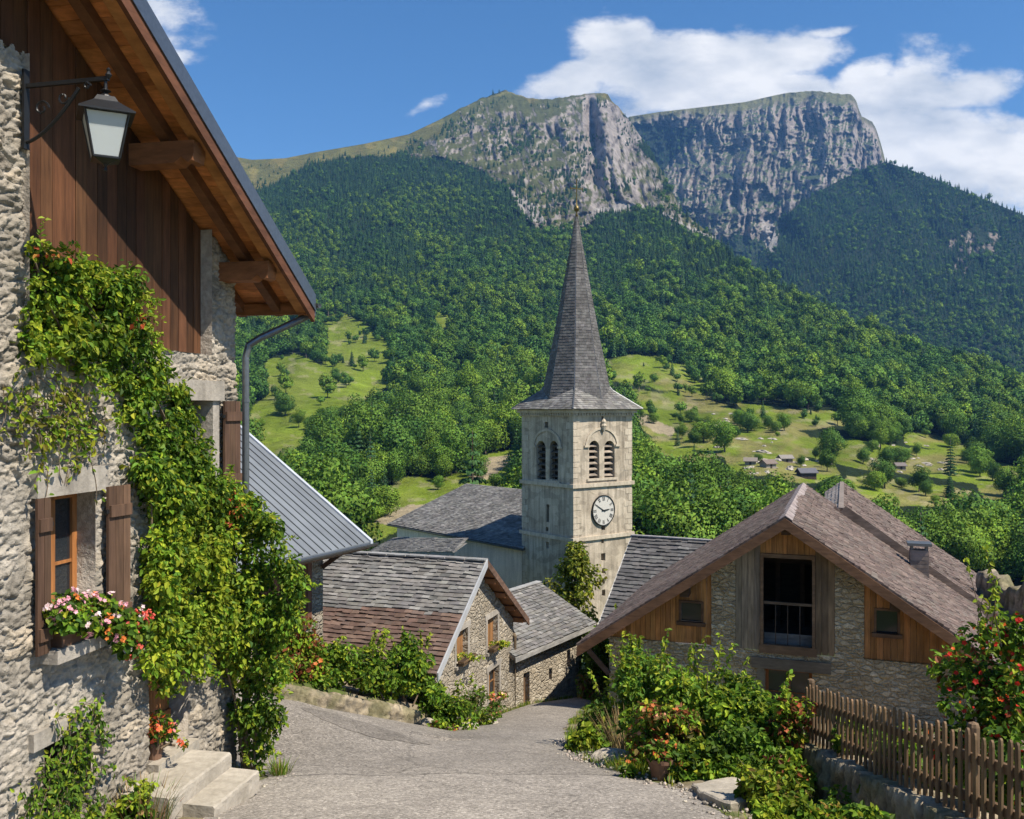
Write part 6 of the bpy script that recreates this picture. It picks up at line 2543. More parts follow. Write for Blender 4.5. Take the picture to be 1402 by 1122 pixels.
def slab():
    pts = [P(948, 1066, 11.0), P(1005, 1058, 11.6), P(1062, 1060, 11.5), P(1060, 1092, 10.5), P(1000, 1108, 10.0), P(962, 1084, 10.5)]
    c = sum(pts) / len(pts)
    mb = MB()
    n = len(pts)
    ring = []
    for i in range(n):
        for k in range(5):
            f = k / 5
            p = pts[i] * (1 - f) + pts[(i + 1) % n] * f
            p = c + (p - c) * (1 + random.uniform(-.04, .04))
            ring.append(p)
    zt = [float(G(p[0], p[1])) + 0.10 + random.uniform(-.01, .01) for p in ring]
    m = len(ring)
    V = [Vz(p, z - 0.3) for p, z in zip(ring, zt)] + [Vz(p, z - 0.015) for p, z in zip(ring, zt)] + [Vz(c + (p - c) * 0.96, z) for p, z in zip(ring, zt)] + [Vz(c, np.mean(zt) + 0.01)]
    Fc = [(i, (i + 1) % m, m + (i + 1) % m, m + i) for i in range(m)] + [(m + i, m + (i + 1) % m, 2 * m + (i + 1) % m, 2 * m + i) for i in range(m)] + [(2 * m + i, 2 * m + (i + 1) % m, 3 * m) for i in range(m)]
    mb.add(V, Fc)
    tag(mb.build('stone_slab', M['step'], loc=Vz(c, np.mean(zt) - .3)), 'flat pale stone slab lying beside the big flowering bush', 'slab')


slab()
# ---------------------------------------------------------------- plants
DKG, MIG, YEG = (0.055, 0.115, 0.014), (0.135, 0.235, 0.022), (0.29, 0.36, 0.03)


def mixcols(n, cols, wts, a=0.2):
    k = rng.choice(len(cols), n, p=np.array(wts) / sum(wts))
    return colvar(np.array(cols)[k], n, a, 0.1)


def clump_leaves(cc, cr, n, L, cols, wts, asp=0.6, squash=0.9, shell=(0.55, 1.1), tone=0.18, droop=0.3):
    cc, cr = np.asarray(cc, float), np.asarray(cr, float)
    w_ = cr ** 2 / (cr ** 2).sum()
    own = rng.choice(len(cc), n, p=w_)
    u = rng.normal(size=(n, 3))
    u /= np.linalg.norm(u, axis=1, keepdims=True)
    Pt = cc[own] + u * (cr[own] * rng.uniform(shell[0], shell[1], n))[:, None] * A3(1, 1, squash)
    Nn = u * 0.7 + rng.normal(size=(n, 3)) * 0.55 + A3(0.15, -0.1, 0.45)
    tg = u * 0.7 + A3(0, 0, -droop)
    tv = (1 + tone * rng.normal(size=len(cc)))[own][:, None]
    col = np.clip(mixcols(n, cols, wts) * tv, 0.004, 0.9)
    return leaf_arrays(Pt, Nn, L * rng.uniform(0.45, 1.5, n), col, asp, 0.25, True, tg)


def blossom(mb, p, r, col, nrm=None, k=5):
    """a small open flower head of k petals"""
    nrm = unit(A3(0.3, -0.6, 0.7) + rng.normal(size=3) * 0.4) if nrm is None else nrm
    a = unit(np.cross(nrm, A3(0.1, 0.3, 1)))
    b = np.cross(nrm, a)
    t0 = rng.uniform(0, 6.28)
    V, Fc = [p - nrm * r * 0.15], []
    for i in range(k):
        t_ = t0 + 2 * math.pi * i / k
        d = a * math.cos(t_) + b * math.sin(t_)
        e = -a * math.sin(t_) + b * math.cos(t_)
        j = len(V)
        V += [p + d * r * .6 + e * r * .42, p + d * r * 1.1 + nrm * r * .1, p + d * r * .6 - e * r * .42]
        Fc.append((0, j + 2, j + 1, j))
    mb.add(V, Fc, jit(col, 0.15))


def bush(name, label, cat, c, rad, n, L, cols, wts, flowers=(), ncl=14, shoots=0, group=None, asp=0.6, base=None, stems=5):
    c, rad = np.asarray(c, float), np.asarray(rad, float)
    zb = float(G(c[0], c[1])) if base is None else base
    t_ = thing(name, label, cat, (c[0], c[1], zb), group)
    cc, cr = [], []
    for k in range(ncl):
        u = rng.normal(size=3)
        u /= np.linalg.norm(u)
        cc.append(c + u * rad * rng.uniform(0.25, 0.8))
        cr.append(rng.uniform(0.26, 0.46) * rad.min())
        if k % 5 < 3:                      # growth down to the ground
            lo = A3(c[0] + rng.normal() * rad[0] * .5, c[1] + rng.normal() * rad[1] * .5, zb + rng.uniform(0.1, 0.75) * max(0.05, c[2] - zb))
            cc.append(lo)
            cr.append(rng.uniform(0.28, 0.42) * rad.min())
    V, Fc, C = clump_leaves(cc, cr, n, L, cols, wts, asp)
    mb = MB().add(V, Fc, C)
    st = MB()
    root = A3(c[0], c[1], zb - 0.05)
    for k in range(stems):
        e = cc[(k * 3) % len(cc)]
        st.tube([root + rng.normal(size=3) * A3(.1, .1, 0), (root + e) / 2 + rng.normal(size=3) * 0.06, e], [0.018, 0.013, 0.006], 5)
    for k in range(shoots):
        a = rng.uniform(0, 6.28)
        s0 = c + A3(math.cos(a) * rad[0] * rng.uniform(0, .8), math.sin(a) * rad[1] * .7, rad[2] * 0.5)
        hh = rad[2] * rng.uniform(0.45, 0.95)
        ln = A3(rng.normal() * .12, rng.normal() * .12, hh)
        st.tube([s0, s0 + ln * .5 + rng.normal(size=3) * .02, s0 + ln], [0.006, 0.005, 0.003], 4)
        m_ = 26
        f = rng.uniform(0.05, 1.02, m_)
        Pt = s0 + ln * f[:, None]
        dr = rng.normal(size=(m_, 3)) + A3(0, 0, 0.5)
        V, Fc, C = leaf_arrays(Pt, dr + A3(0, 0, .4), L * rng.uniform(.7, 1.2, m_), mixcols(m_, [YEG, MIG], [3, 1]), asp, 0.2, True, dr)
        mb.add(V, Fc, C)
    mb.build('foliage', M['leaf'], t_, smooth=False)
    st.build('stem', M['stem'], t_)
    if flowers:
        fb = MB()
        for col, nf, r in flowers:
            for k in range(nf):
                i = rng.integers(0, len(cc))
                u = rng.normal(size=3) + A3(0, -0.7, 0.5)
                u /= np.linalg.norm(u)
                blossom(fb, cc[i] + u * cr[i] * rng.uniform(1.0, 1.25), r * rng.uniform(.7, 1.3), col, unit(u + rng.normal(size=3) * .3))
        fb.build('blossom', M['petal'], t_)
    return t_


def lh_region(poly, n):
    xs, ys = [p[0] for p in poly], [p[1] for p in poly]
    out = []
    while len(out) < n:
        x, y = rng.uniform(min(xs), max(xs), n), rng.uniform(min(ys), max(ys), n)
        k = inpoly(x, y, poly)
        out += list(zip(x[k], y[k]))
    return out[:n]


def wall_point(px, py, q):
    qmin = max(0.03, (6.1 - (0.2 + (701 - px) / F) * 12.15) / 1.02)
    a, z = LH.pix(px, py, qmin + q)
    return LH.pt(a, qmin + q, z)


VINE = [(38, 330), (60, 322), (90, 347), (125, 368), (150, 362), (198, 402), (200, 416), (182, 430), (210, 458), (235, 505), (262, 562), (298, 640), (340, 668), (362, 702),
        (383, 738), (405, 780), (420, 800), (405, 830), (394, 870), (382, 920), (372, 985), (366, 1025), (352, 1045), (338, 1040), (330, 985), (318, 930), (300, 880), (285, 915),
        (268, 915), (250, 898), (232, 930), (216, 918), (207, 885), (203, 830), (208, 760), (204, 700), (195, 640), (190, 590), (155, 565), (142, 520), (100, 500), (60, 470), (40, 470)]


def vine():
    t_ = thing('climbing_vine', 'lush green climbing vine cascading down the left stone house', 'vine', wall_point(340, 1050, 0.1))
    cs = lh_region(VINE, 190) + lh_region([(150, 470), (212, 455), (262, 562), (300, 640), (345, 665), (330, 720), (205, 700), (192, 600)], 34) + lh_region([(205, 690), (300, 650), (345, 672), (385, 740), (420, 800), (395, 880), (375, 1000), (345, 1035), (325, 940), (300, 870), (250, 890), (212, 905)], 80)
    cc, cr = [], []
    for x, y in cs:
        body = sm(560, 700, y) * (1 - sm(930, 1040, y)) * 0.2 + 0.05
        cc.append(wall_point(x, y, rng.uniform(0.02, 1) * body))
        cr.append(rng.uniform(0.09, 0.19))
    cc, cr = np.array(cc), np.array(cr)
    cs = np.array(cs)
    mb = MB()
    # yellower where the new shoots hang, darker in the thick middle
    yel = np.clip(sm(640, 780, cs[:, 1]) * (1 - sm(320, 372, cs[:, 0])) * (1 - sm(900, 960, cs[:, 1])) + sm(150, 80, cs[:, 0]) * 0.55 + (fbm(cs[:, 0] / 40, cs[:, 1] / 40, 0, 500, 3) - 0.5) * 1.2, 0, 1)
    for i in range(len(cc)):
        n = int(125 * (cr[i] / 0.14) ** 2)
        y_ = yel[i]
        V, Fc, C = clump_leaves(cc[i:i + 1], cr[i:i + 1], n, 0.066, [DKG, MIG, YEG], [0.8 * (1 - y_) + .05, 1.0, 0.4 + 1.6 * y_], 0.62, 1.15, (0.3, 1.15), 0.14, 0.7)
        mb.add(V, Fc, C)
    # loose sprays along the outline
    ol = VINE + VINE[:1]
    for k in range(len(ol) - 1):
        for j in range(4):
            f = rng.uniform()
            x, y = ol[k][0] * (1 - f) + ol[k + 1][0] * f, ol[k][1] * (1 - f) + ol[k + 1][1] * f
            p0 = wall_point(x, y, rng.uniform(0.05, 0.2))
            dv = LH.u * rng.normal() * 0.2 + LH.n * rng.uniform(0, .16) + A3(0, 0, rng.uniform(-0.32, 0.14))
            m_ = 14
            Pt = p0 + dv * np.linspace(0, 1, m_)[:, None]
            dr = rng.normal(size=(m_, 3)) * .8 + unit(dv)
            V, Fc, C = leaf_arrays(Pt, rng.normal(size=(m_, 3)) + A3(.5, -.4, .8), 0.062 * rng.uniform(.6, 1.2, m_), mixcols(m_, [MIG, YEG], [1, 1.6]), 0.55, 0.25, True, dr)
            mb.add(V, Fc, C)
    # reddish young leaves by the upper window
    V, Fc, C = clump_leaves([wall_point(x, y, 0.3) for x, y in ((318, 680), (330, 700), (322, 716), (60, 345), (85, 352), (190, 440))], [.12, .12, .1, .08, .07, .07], 120, 0.05, [(0.32, 0.07, 0.025), (0.3, 0.16, 0.03), MIG], [2, 1, 1])
    mb.add(V, Fc, C)
    mb.build('foliage', M['leaf'], t_)
    st = MB()
    lines = [[(341, 1062), (338, 1010), (335, 940), (318, 880), (290, 800), (262, 700), (235, 600), (205, 520), (150, 460), (95, 400)],
             [(346, 1062), (350, 980), (356, 900), (350, 820), (330, 760)], [(338, 1060), (325, 960), (300, 880), (262, 830), (235, 760), (225, 690)],
             [(220, 930), (214, 860), (212, 760), (208, 660)], [(100, 480), (70, 430), (50, 360)]]
    for q_, ln in enumerate(lines):
        pts = [wall_point(x + rng.uniform(-3, 3), y, 0.10 if y > 560 else 0.03) for x, y in ln]
        st.tube(pts, list(np.linspace(0.035 if q_ == 0 else 0.018, 0.008, len(pts))), 6)
        st.tube([p + A3(*rng.normal(size=3)) * 0.03 for p in pts], 0.009, 5)
    st.build('stem', M['stem'], t_)


vine()


def creeper(name, label, poly, nst, nleaf, L, cols, wts, q=0.05, hang=0.5):
    c = wall_point(sum(p[0] for p in poly) / len(poly), max(p[1] for p in poly), 0.03)
    t_ = thing(name, label, 'creeper', c)
    st, mb = MB(), MB()
    for k, (x, y) in enumerate(lh_region(poly, nst)):
        p = wall_point(x, y, q * rng.uniform(0.3, 1))
        pts = [p]
        d = LH.u * rng.normal() * 0.5 + A3(0, 0, -hang + rng.normal() * .3)
        for j in range(6):
            d = d * 0.8 + LH.u * rng.normal() * 0.25 + A3(0, 0, rng.normal() * 0.25 - .1)
            pn = pts[-1] + unit(d) * 0.10
            qq = (pn - LH.o).dot(LH.n)
            pn = pn + LH.n * (max(0.025, min(qq, q + .12)) - qq)
            pts.append(pn)
        st.tube(pts, 0.0045, 4)
        m_ = nleaf
        f = rng.uniform(0, len(pts) - 1.01, m_)
        i0 = f.astype(int)
        pa = np.array(pts)
        Pt = pa[i0] + (pa[i0 + 1] - pa[i0]) * (f - i0)[:, None] + rng.normal(size=(m_, 3)) * 0.02
        tg = rng.normal(size=(m_, 3)) + A3(0, 0, -0.4) + LH.n * .3
        V, Fc, C = leaf_arrays(Pt, rng.normal(size=(m_, 3)) * .6 + LH.n + A3(0, 0, .5), L * rng.uniform(.6, 1.25, m_), mixcols(m_, cols, wts), 0.5, 0.25, True, tg)
        mb.add(V, Fc, C)
    mb.build('foliage', M['leaf'], t_)
    st.build('stem', M['stem'], t_)


creeper('creeper', 'sparse yellow green creeper above the near window of the stone house',
        [(0, 490), (50, 490), (110, 505), (138, 560), (130, 605), (100, 640), (85, 600), (55, 610), (25, 560), (0, 600)], 46, 14, 0.075, [YEG, MIG, (0.2, 0.19, 0.03)], [2, 1.4, .6])
creeper('creeper', 'thin creeper with brown stems over the cellar opening',
        [(66, 1030), (100, 970), (138, 955), (142, 985), (118, 1020), (135, 1060), (125, 1110), (66, 1115)], 60, 24, 0.07, [MIG, DKG, YEG], [2, 1, .8])

# window box with geraniums on the near sill
zs = WIN[2]


def box_planter(name, label, fr, a0, a1, q0, q1, z0, z1, mat, col, group=None):
    t_ = thing(name, label, 'planter', fr.pt((a0 + a1) / 2, (q0 + q1) / 2, z0), group)
    mb = MB()
    k = 0.02
    b0 = [fr.pt(a0 + k, q0 + k / 2, z0), fr.pt(a1 - k, q0 + k / 2, z0), fr.pt(a1 - k, q1 - k, z0), fr.pt(a0 + k, q1 - k, z0)]
    b1 = [fr.pt(a0, q0, z1), fr.pt(a1, q0, z1), fr.pt(a1, q1, z1), fr.pt(a0, q1, z1)]
    mb.hexa(b0, b1, col)
    mb.build('tub', mat, t_)
    mb = MB()
    for x0, x1, y0, y1 in ((a0 - .012, a1 + .012, q1, q1 + .014), (a0 - .012, a1 + .012, q0 - .014, q0), (a0 - .012, a0, q0, q1), (a1, a1 + .012, q0, q1)):
        fr.box(mb, x0, x1, y0, y1, z1 - .035, z1 + .012, col)
    mb.build('rim', mat, t_)
    mb = MB()
    fr.box(mb, a0 + .012, a1 - .012, q0 + .012, q1 - .012, z1 + .002, z1 + .006, (0.05, 0.035, 0.025))
    mb.build('soil', M['ground'], t_)
    return t_


box_planter('flower_box', 'brown wooden flower box on the sill of the near window', LH, 2.66, 3.22, -0.03, 0.155, zs + .001, zs + 0.17, M['woodx'], (0.12, 0.065, 0.04))


def geranium():
    t_ = thing('geranium', 'pink and red geraniums spilling from the window box of the left house', 'flower', LH.pt(2.95, 0.08, zs + 0.17))
    spots = [(78, 838, .15), (95, 826, .12), (110, 835, .18), (128, 828, .15), (145, 832, .2), (160, 842, .22), (176, 850, .25), (188, 862, .28), (150, 858, .28), (170, 872, .3), (178, 886, .28), (120, 852, .24), (90, 848, .2), (192, 848, .25)]
    cc, cr = [], []
    for x, y, q in spots:
        a, z = LH.pix(x, y, q)
        cc.append(LH.pt(a, q, z))
        cr.append(rng.uniform(0.09, 0.13))
    V, Fc, C = clump_leaves(cc, cr, 1500, 0.06, [MIG, DKG, YEG], [2, 1.3, .6], 0.85)
    MB().add(V, Fc, C).build('foliage', M['leaf'], t_)
    st = MB()
    for c_ in cc:
        st.tube([LH.pt(2.95 + rng.normal() * .15, 0.07, zs + .16), (c_ + LH.pt(2.95, .1, zs + .3)) / 2, c_], 0.006, 4)
    st.build('stem', M['stem'], t_)
    fb = MB()
    for i, c_ in enumerate(cc):
        x = spots[i][0]
        for k in range(7):
            u = unit(rng.normal(size=3) + A3(0.3, -0.7, .5))
            ctr = c_ + u * cr[i] * 1.15
            col = (0.85, 0.42, 0.50) if x < 165 else (0.78, 0.14, 0.10)
            r_ = rng.uniform()
            if r_ < .2:
                col = (0.88, 0.68, 0.7)
            elif r_ < .35:
                col = (0.8, 0.25, 0.06)
            for j in range(6):
                blossom(fb, ctr + rng.normal(size=3) * 0.016, 0.021, col, unit(u + rng.normal(size=3) * .5))
    fb.build('blossom', M['petal'], t_)


geranium()


def pot(name, label, c, r, h, group=None):
    t_ = thing(name, label, 'flower pot', c, group)
    mb = MB()
    mb.lathe([(r * .7, 0), (r * .78, h * .3), (r * .95, h * .8), (r * .95, h * .82), (r * 1.08, h * .83), (r * 1.08, h), (r * .92, h), (r * .88, h * .86)], c, 16)
    mb.build('pot_body', M['terra'], t_, smooth=False)
    return t_


pc_ = LH.pt(4.50, -0.06, DOOR[2] - 0.003)
pot('terracotta_pot', 'orange terracotta pot standing in the doorway of the left house', pc_, 0.105, 0.2)
bush('potted_flower', 'red and orange flowers in the doorway pot of the left house', 'flower', pc_ + A3(0.06, -0.04, 0.42), (0.2, 0.18, 0.2), 420, 0.055, [MIG, DKG, YEG], [2, 1, .6],
     [((0.75, 0.13, 0.05), 45, 0.03), ((0.8, 0.3, 0.08), 25, 0.03), ((0.8, 0.3, 0.3), 12, 0.03)], 9, 0, base=float(pc_[2]) + 0.19)

# flower boxes below the windows of the gabled house
for i, (o, lab, fl) in enumerate(zip(MID_WINS, ('under the left upper window of the gabled house', 'under the right upper window of the gabled house', 'under the lower window of the gabled house'),
                                     ([((0.75, 0.6, 0.1), 14, .03)], [((0.8, 0.65, 0.1), 22, .03)], [((0.75, 0.22, 0.12), 30, .04), ((0.85, 0.5, 0.4), 14, .035)]))):
    box_planter('flower_box', 'small wooden flower box ' + lab, MH, o[0] - .04, o[1] + .04, 0.072, 0.2, o[2] - .05, o[2] + .06, M['woodx'], (0.14, 0.09, 0.05), 'flower boxes of the gabled house')
    c = MH.pt((o[0] + o[1]) / 2, 0.16, o[2] + 0.07)
    bush('window_plant', ('yellow green plant ', 'yellow flowering plant ', 'red flowering plant ')[i] + lab, 'flower', c, ((o[1] - o[0]) * .5 + .06, 0.16, 0.13), 240, 0.06, [YEG, MIG], [2, 1], fl, 8, 0, base=float(o[2]) + .06, stems=3)


def shrub_at(px, py, d, rx, rz, n, L, cols, wts, label, name='shrub', cat='shrub', flowers=(), shoots=0, group=None, ry=None, ncl=14, asp=0.6):
    c = P(px, py, d)
    rx, rz, n = rx * 1.22, rz * 1.2, int(n * 1.7)
    return bush(name, label, cat, c, (rx, ry or rx * 0.8, rz), n, L, cols, wts, flowers, ncl, shoots, group, asp)


RDG = (0.22, 0.07, 0.03)
g1 = 'shrubs in the raised bed at the road bend'
shrub_at(405, 885, 17.1, 0.50, 0.50, 1500, 0.085, [MIG, YEG, RDG], [1.5, 1.4, 1.0], 'yellow and red tinted shrub at the left end of the raised bed', flowers=[((0.65, 0.2, 0.06), 40, .04)], group=g1)
shrub_at(392, 912, 16.7, 0.35, 0.25, 600, 0.08, [RDG, YEG, MIG], [1.2, 1, 1], 'low reddish plant beside the vine at the bed end', group=g1)
shrub_at(452, 905, 17.6, 0.50, 0.36, 1500, 0.085, [MIG, YEG, DKG], [2, 1, .8], 'green shrub second from the left in the raised bed', group=g1, shoots=3)
shrub_at(503, 908, 18.1, 0.46, 0.36, 1400, 0.085, [MIG, DKG, YEG], [2, 1, .8], 'green shrub in the middle of the raised bed', group=g1, shoots=3)
shrub_at(552, 908, 18.6, 0.58, 0.50, 2000, 0.09, [MIG, YEG, DKG], [2, .8, 1], 'tallest dense green shrub of the raised bed', group=g1, shoots=6)
shrub_at(430, 930, 16.9, 0.3, 0.12, 500, 0.07, [MIG, YEG, DKG], [2, 1, 1], 'low green ground plant on top of the garden wall', group=g1)
shrub_at(590, 942, 18.9, 0.3, 0.28, 900, 0.08, [MIG, DKG, YEG], [2, 1, .6], 'small green shrub at the right end of the raised bed', group=g1)
g2 = 'plants before the gabled house'
shrub_at(612, 972, 18.7, 0.36, 0.34, 1000, 0.08, [MIG, DKG, YEG], [2, 1, .8], 'leafy green plant at the corner of the gabled house', group=g2)
shrub_at(643, 960, 19.6, 0.34, 0.36, 800, 0.07, [(0.11, 0.13, 0.035), MIG, (0.2, 0.15, 0.05)], [2, 1.3, .8], 'thin yellowish bush against the gabled house wall', group=g2, shoots=5)
shrub_at(660, 985, 19.6, 0.2, 0.2, 300, 0.07, [MIG, YEG], [1, 1], 'small weed by the road before the gabled house', group=g2)
shrub_at(677, 976, 21.6, 0.2, 0.28, 420, 0.07, [DKG, MIG], [1, 1.4], 'small bush with red flowers under the lower window', group=g2, flowers=[((0.8, 0.3, 0.2), 30, .04)])
shrub_at(598, 992, 18.3, 0.25, 0.15, 320, 0.07, [MIG, YEG, RDG], [2, 1, .6], 'low herb among the stones at the end of the garden wall', group=g2)
g3 = 'bushes between road and barn'
shrub_at(955, 965, 13.3, 0.86, 0.54, 4400, 0.085, [MIG, DKG, YEG], [2.2, .7, 1.2], 'biggest round green bush before the barn', 'bush', 'bush', group=g3, shoots=14, ncl=22)
shrub_at(1022, 992, 12.7, 0.54, 0.38, 2200, 0.08, [MIG, DKG, YEG], [2, .8, .9], 'green bush between the biggest bush and the fence', 'bush', 'bush', group=g3, ncl=16)
shrub_at(880, 938, 15.4, 0.62, 0.52, 2300, 0.085, [(0.10, 0.19, 0.03), MIG, YEG], [2, 1.4, 1], 'light green bush with upright shoots left of the biggest bush', 'bush', 'bush', group=g3, shoots=10)
shrub_at(905, 1000, 12.6, 0.42, 0.36, 1300, 0.075, [MIG, (0.18, 0.13, 0.04), RDG, YEG], [1.4, 1, .8, .8], 'orange flowering bush in front of the biggest bush', 'flowering_shrub', 'bush', flowers=[((0.6, 0.17, 0.05), 60, .028), ((0.65, 0.3, 0.17), 36, .028)], group=g3)
shrub_at(825, 985, 15.3, 0.48, 0.42, 1500, 0.085, [DKG, MIG, YEG], [2, 1.3, .3], 'dark green bush at the left end of the barn bed', 'bush', 'bush', group=g3, shoots=3)
shrub_at(802, 1015, 14.8, 0.28, 0.22, 520, 0.1, [YEG, MIG], [1.5, 1], 'bright broad leaved plant by the shadow on the road', 'bush', 'bush', group=g3, asp=.7)
shrub_at(1083, 985, 12.4, 0.36, 0.32, 1000, 0.08, [MIG, RDG, YEG], [1.4, 1, 1], 'red and yellow tinted bush at the far fence end', 'flowering_shrub', 'bush', flowers=[((0.6, 0.15, 0.06), 40, .035)], group=g3, shoots=3)
shrub_at(950, 1045, 11.7, 0.50, 0.22, 1400, 0.085, [MIG, DKG, YEG], [2, 1.2, .8], 'low leafy plant in front of the biggest bush', 'bush', 'bush', flowers=[((0.75, 0.3, 0.08), 14, .03)], group=g3, asp=.75)
shrub_at(1010, 1030, 12.0, 0.45, 0.3, 1300, 0.08, [DKG, MIG], [1.5, 1.5], 'dark low bush above the stone slab', 'bush', 'bush', group=g3)
g4 = 'plants at the foot of the fence wall'
shrub_at(1045, 1082, 10.2, 0.3, 0.2, 1200, 0.075, [YEG, MIG, (0.2, 0.15, 0.04)], [1.6, 1.4, .6], 'yellow green bush on the right side of the stone slab', 'bush', 'bush', group=g4, shoots=4)
shrub_at(1078, 1058, 11.2, 0.26, 0.2, 900, 0.075, [MIG, YEG, RDG], [1.6, 1.2, .5], 'small leafy bush at the near corner of the fence wall', 'bush', 'bush', group=g4)
shrub_at(1075, 1112, 9.2, 0.36, 0.15, 800, 0.07, [YEG, MIG], [1.5, 1], 'low yellow green plant at the lower edge beside the slab', 'bush', 'bush', group=g4)
shrub_at(1135, 1116, 9.3, 0.3, 0.14, 900, 0.075, [MIG, DKG, YEG, (0.3, 0.2, 0.04)], [1.4, 1, .8, .5], 'low weeds against the shaded fence wall', 'bush', 'bush', group=g4)
shrub_at(1195, 1122, 8.6, 0.25, 0.12, 500, 0.07, [MIG, DKG, YEG], [1.4, 1.2, .5], 'small weeds further along the shaded fence wall', 'bush', 'bush', group=g4)
# red flowering shrub behind the fence, and the garden plants there
t_red = shrub_at(1372, 935, 9.6, 0.60, 0.78, 3600, 0.075, [DKG, MIG, YEG, RDG], [1.6, 2, .6, .4], 'tall shrub with red and orange flowers behind the fence at the right', 'flowering_shrub', 'bush',
                 flowers=[((0.5, 0.022, 0.015), 210, .026), ((0.65, 0.12, 0.02), 110, .024)], shoots=12, ncl=22)
g5 = 'garden plants behind the fence'
for i, (px, py, d, r, hgt, lab) in enumerate([(1180, 1010, 11.6, .32, .3, 'bright plant behind the far part of the fence'), (1240, 1035, 10.6, .34, .32, 'bright plant behind the middle of the fence'), (1300, 1060, 9.6, .32, .34, 'leafy plant behind the fence post'),
                                               (1365, 1060, 8.6, .4, .4, 'dark leafy plant behind the near part of the fence')]):
    shrub_at(px, py, d, r, hgt, 900, 0.075, [YEG, MIG, DKG] if i < 3 else [DKG, MIG, YEG], [1.2, 2, .6] if i < 3 else [2, 1.4, .3], lab, 'garden_plant', 'plant', group=g5)
# terracotta planter by the orange bush
c = P(906, 1066, 11.75)
c[2] = float(G(c[0], c[1])) + 0.0
pot('terracotta_planter', 'brown terracotta planter at the road edge under the orange flowers', c, 0.185, 0.30)
bush('planter_flower', 'trailing green and red flowering plant in the terracotta planter', 'flower', c + A3(0, 0, 0.40), (0.28, 0.25, 0.18), 800, 0.07, [MIG, DKG, YEG, RDG], [1.6, 1, .7, .6], [((0.7, 0.18, 0.06), 24, .028)], 12, 0, base=c[2] + .28)
# dark growth in the gap between annex and barn
shrub_at(822, 900, 27.0, 0.8, 0.9, 1500, 0.13, [DKG, MIG], [2, 1.2], 'dark bush in the gap between annex and barn', 'bush', 'bush', shoots=3)
shrub_at(812, 945, 26.0, 0.4, 0.5, 600, 0.12, [(0.14, 0.12, 0.05), MIG, RDG], [2, 1.2, .5], 'brownish bush at the end of the lane beside the barn', 'bush', 'bush')


def dry_tuft(label, c, n, h, cols, wts, spread, name='grass_tuft', cat='grass'):
    zb = float(G(c[0], c[1]))
    mb = MB()
    a = rng.uniform(0, 6.28, n)
    r = rng.uniform(0, 1, n) ** .5 * spread
    P0 = np.stack([c[0] + r * np.cos(a), c[1] + r * np.sin(a), np.full(n, 0.0)], 1)
    P0[:, 2] = G(P0[:, 0], P0[:, 1]) - 0.02
    dv = np.stack([np.cos(a) * rng.uniform(.1, .7, n), np.sin(a) * rng.uniform(.1, .7, n), np.ones(n)], 1) * (h * rng.uniform(.5, 1.15, n))[:, None]
    w_ = np.stack([-np.sin(a), np.cos(a), np.zeros(n)], 1) * 0.006
    V = np.stack([P0 - w_, P0 + w_, P0 + dv * .6 + w_ * .8, P0 + dv + A3(0, 0, -.12 * h) + w_ * .1, P0 + dv + A3(0, 0, -.12 * h) - w_ * .1, P0 + dv * .6 - w_ * .8], 1).reshape(-1, 3)
    i = np.arange(n)[:, None] * 6
    Fc = np.concatenate([i + np.array([0, 1, 2, 5]), i + np.array([5, 2, 3, 4])])
    C = np.repeat(mixcols(n, cols, wts), 6, 0)
    mb.add(V, Fc, C)
    return tag(mb.build(name, M['leaf'], loc=(c[0], c[1], zb)), label, cat)


STRAW = (0.33, 0.25, 0.11)
dry_tuft('pale dry grass tuft between the light green and orange bushes', P(858, 985, 14.2), 240, 0.75, [STRAW, (0.3, 0.2, 0.12)], [2, 1], 0.2)
dry_tuft('bright green grass tuft at the road edge left of the planter', P(868, 1052, 12.4), 420, 0.25, [YEG, MIG, STRAW], [2, 1.4, .4], 0.34)
dry_tuft('green weed tuft at the foot of the downpipe', P(383, 1056, 12.0), 130, 0.26, [MIG, YEG, STRAW], [2, 1, .5], 0.12)
pw = LH.pt(3.55, 0.30, 0)
bush('wild_plant', 'wild herbs with dry stalks before the wall left of the doorsteps', 'plant', A3(pw[0], pw[1], -4.12), (0.30, 0.34, 0.2), 900, 0.065, [MIG, DKG, (0.2, 0.12, 0.05), YEG], [1.6, 1.2, .8, .4], (), 12, 7)
pw = LH.pt(3.05, 0.30, 0)
bush('wild_plant', 'reddish wild plant before the cellar opening', 'plant', A3(pw[0], pw[1], -4.2), (0.28, 0.3, 0.22), 700, 0.06, [MIG, DKG, (0.22, 0.08, 0.04)], [1.4, 1.2, .9], (), 10, 5)
pw = LH.pt(3.65, 0.36, 0)
dry_tuft('dry straw coloured grass beside the doorsteps', A3(pw[0], pw[1], 0), 180, 0.5, [STRAW, MIG, (0.25, 0.13, 0.07)], [1.4, 1, .8], 0.28)


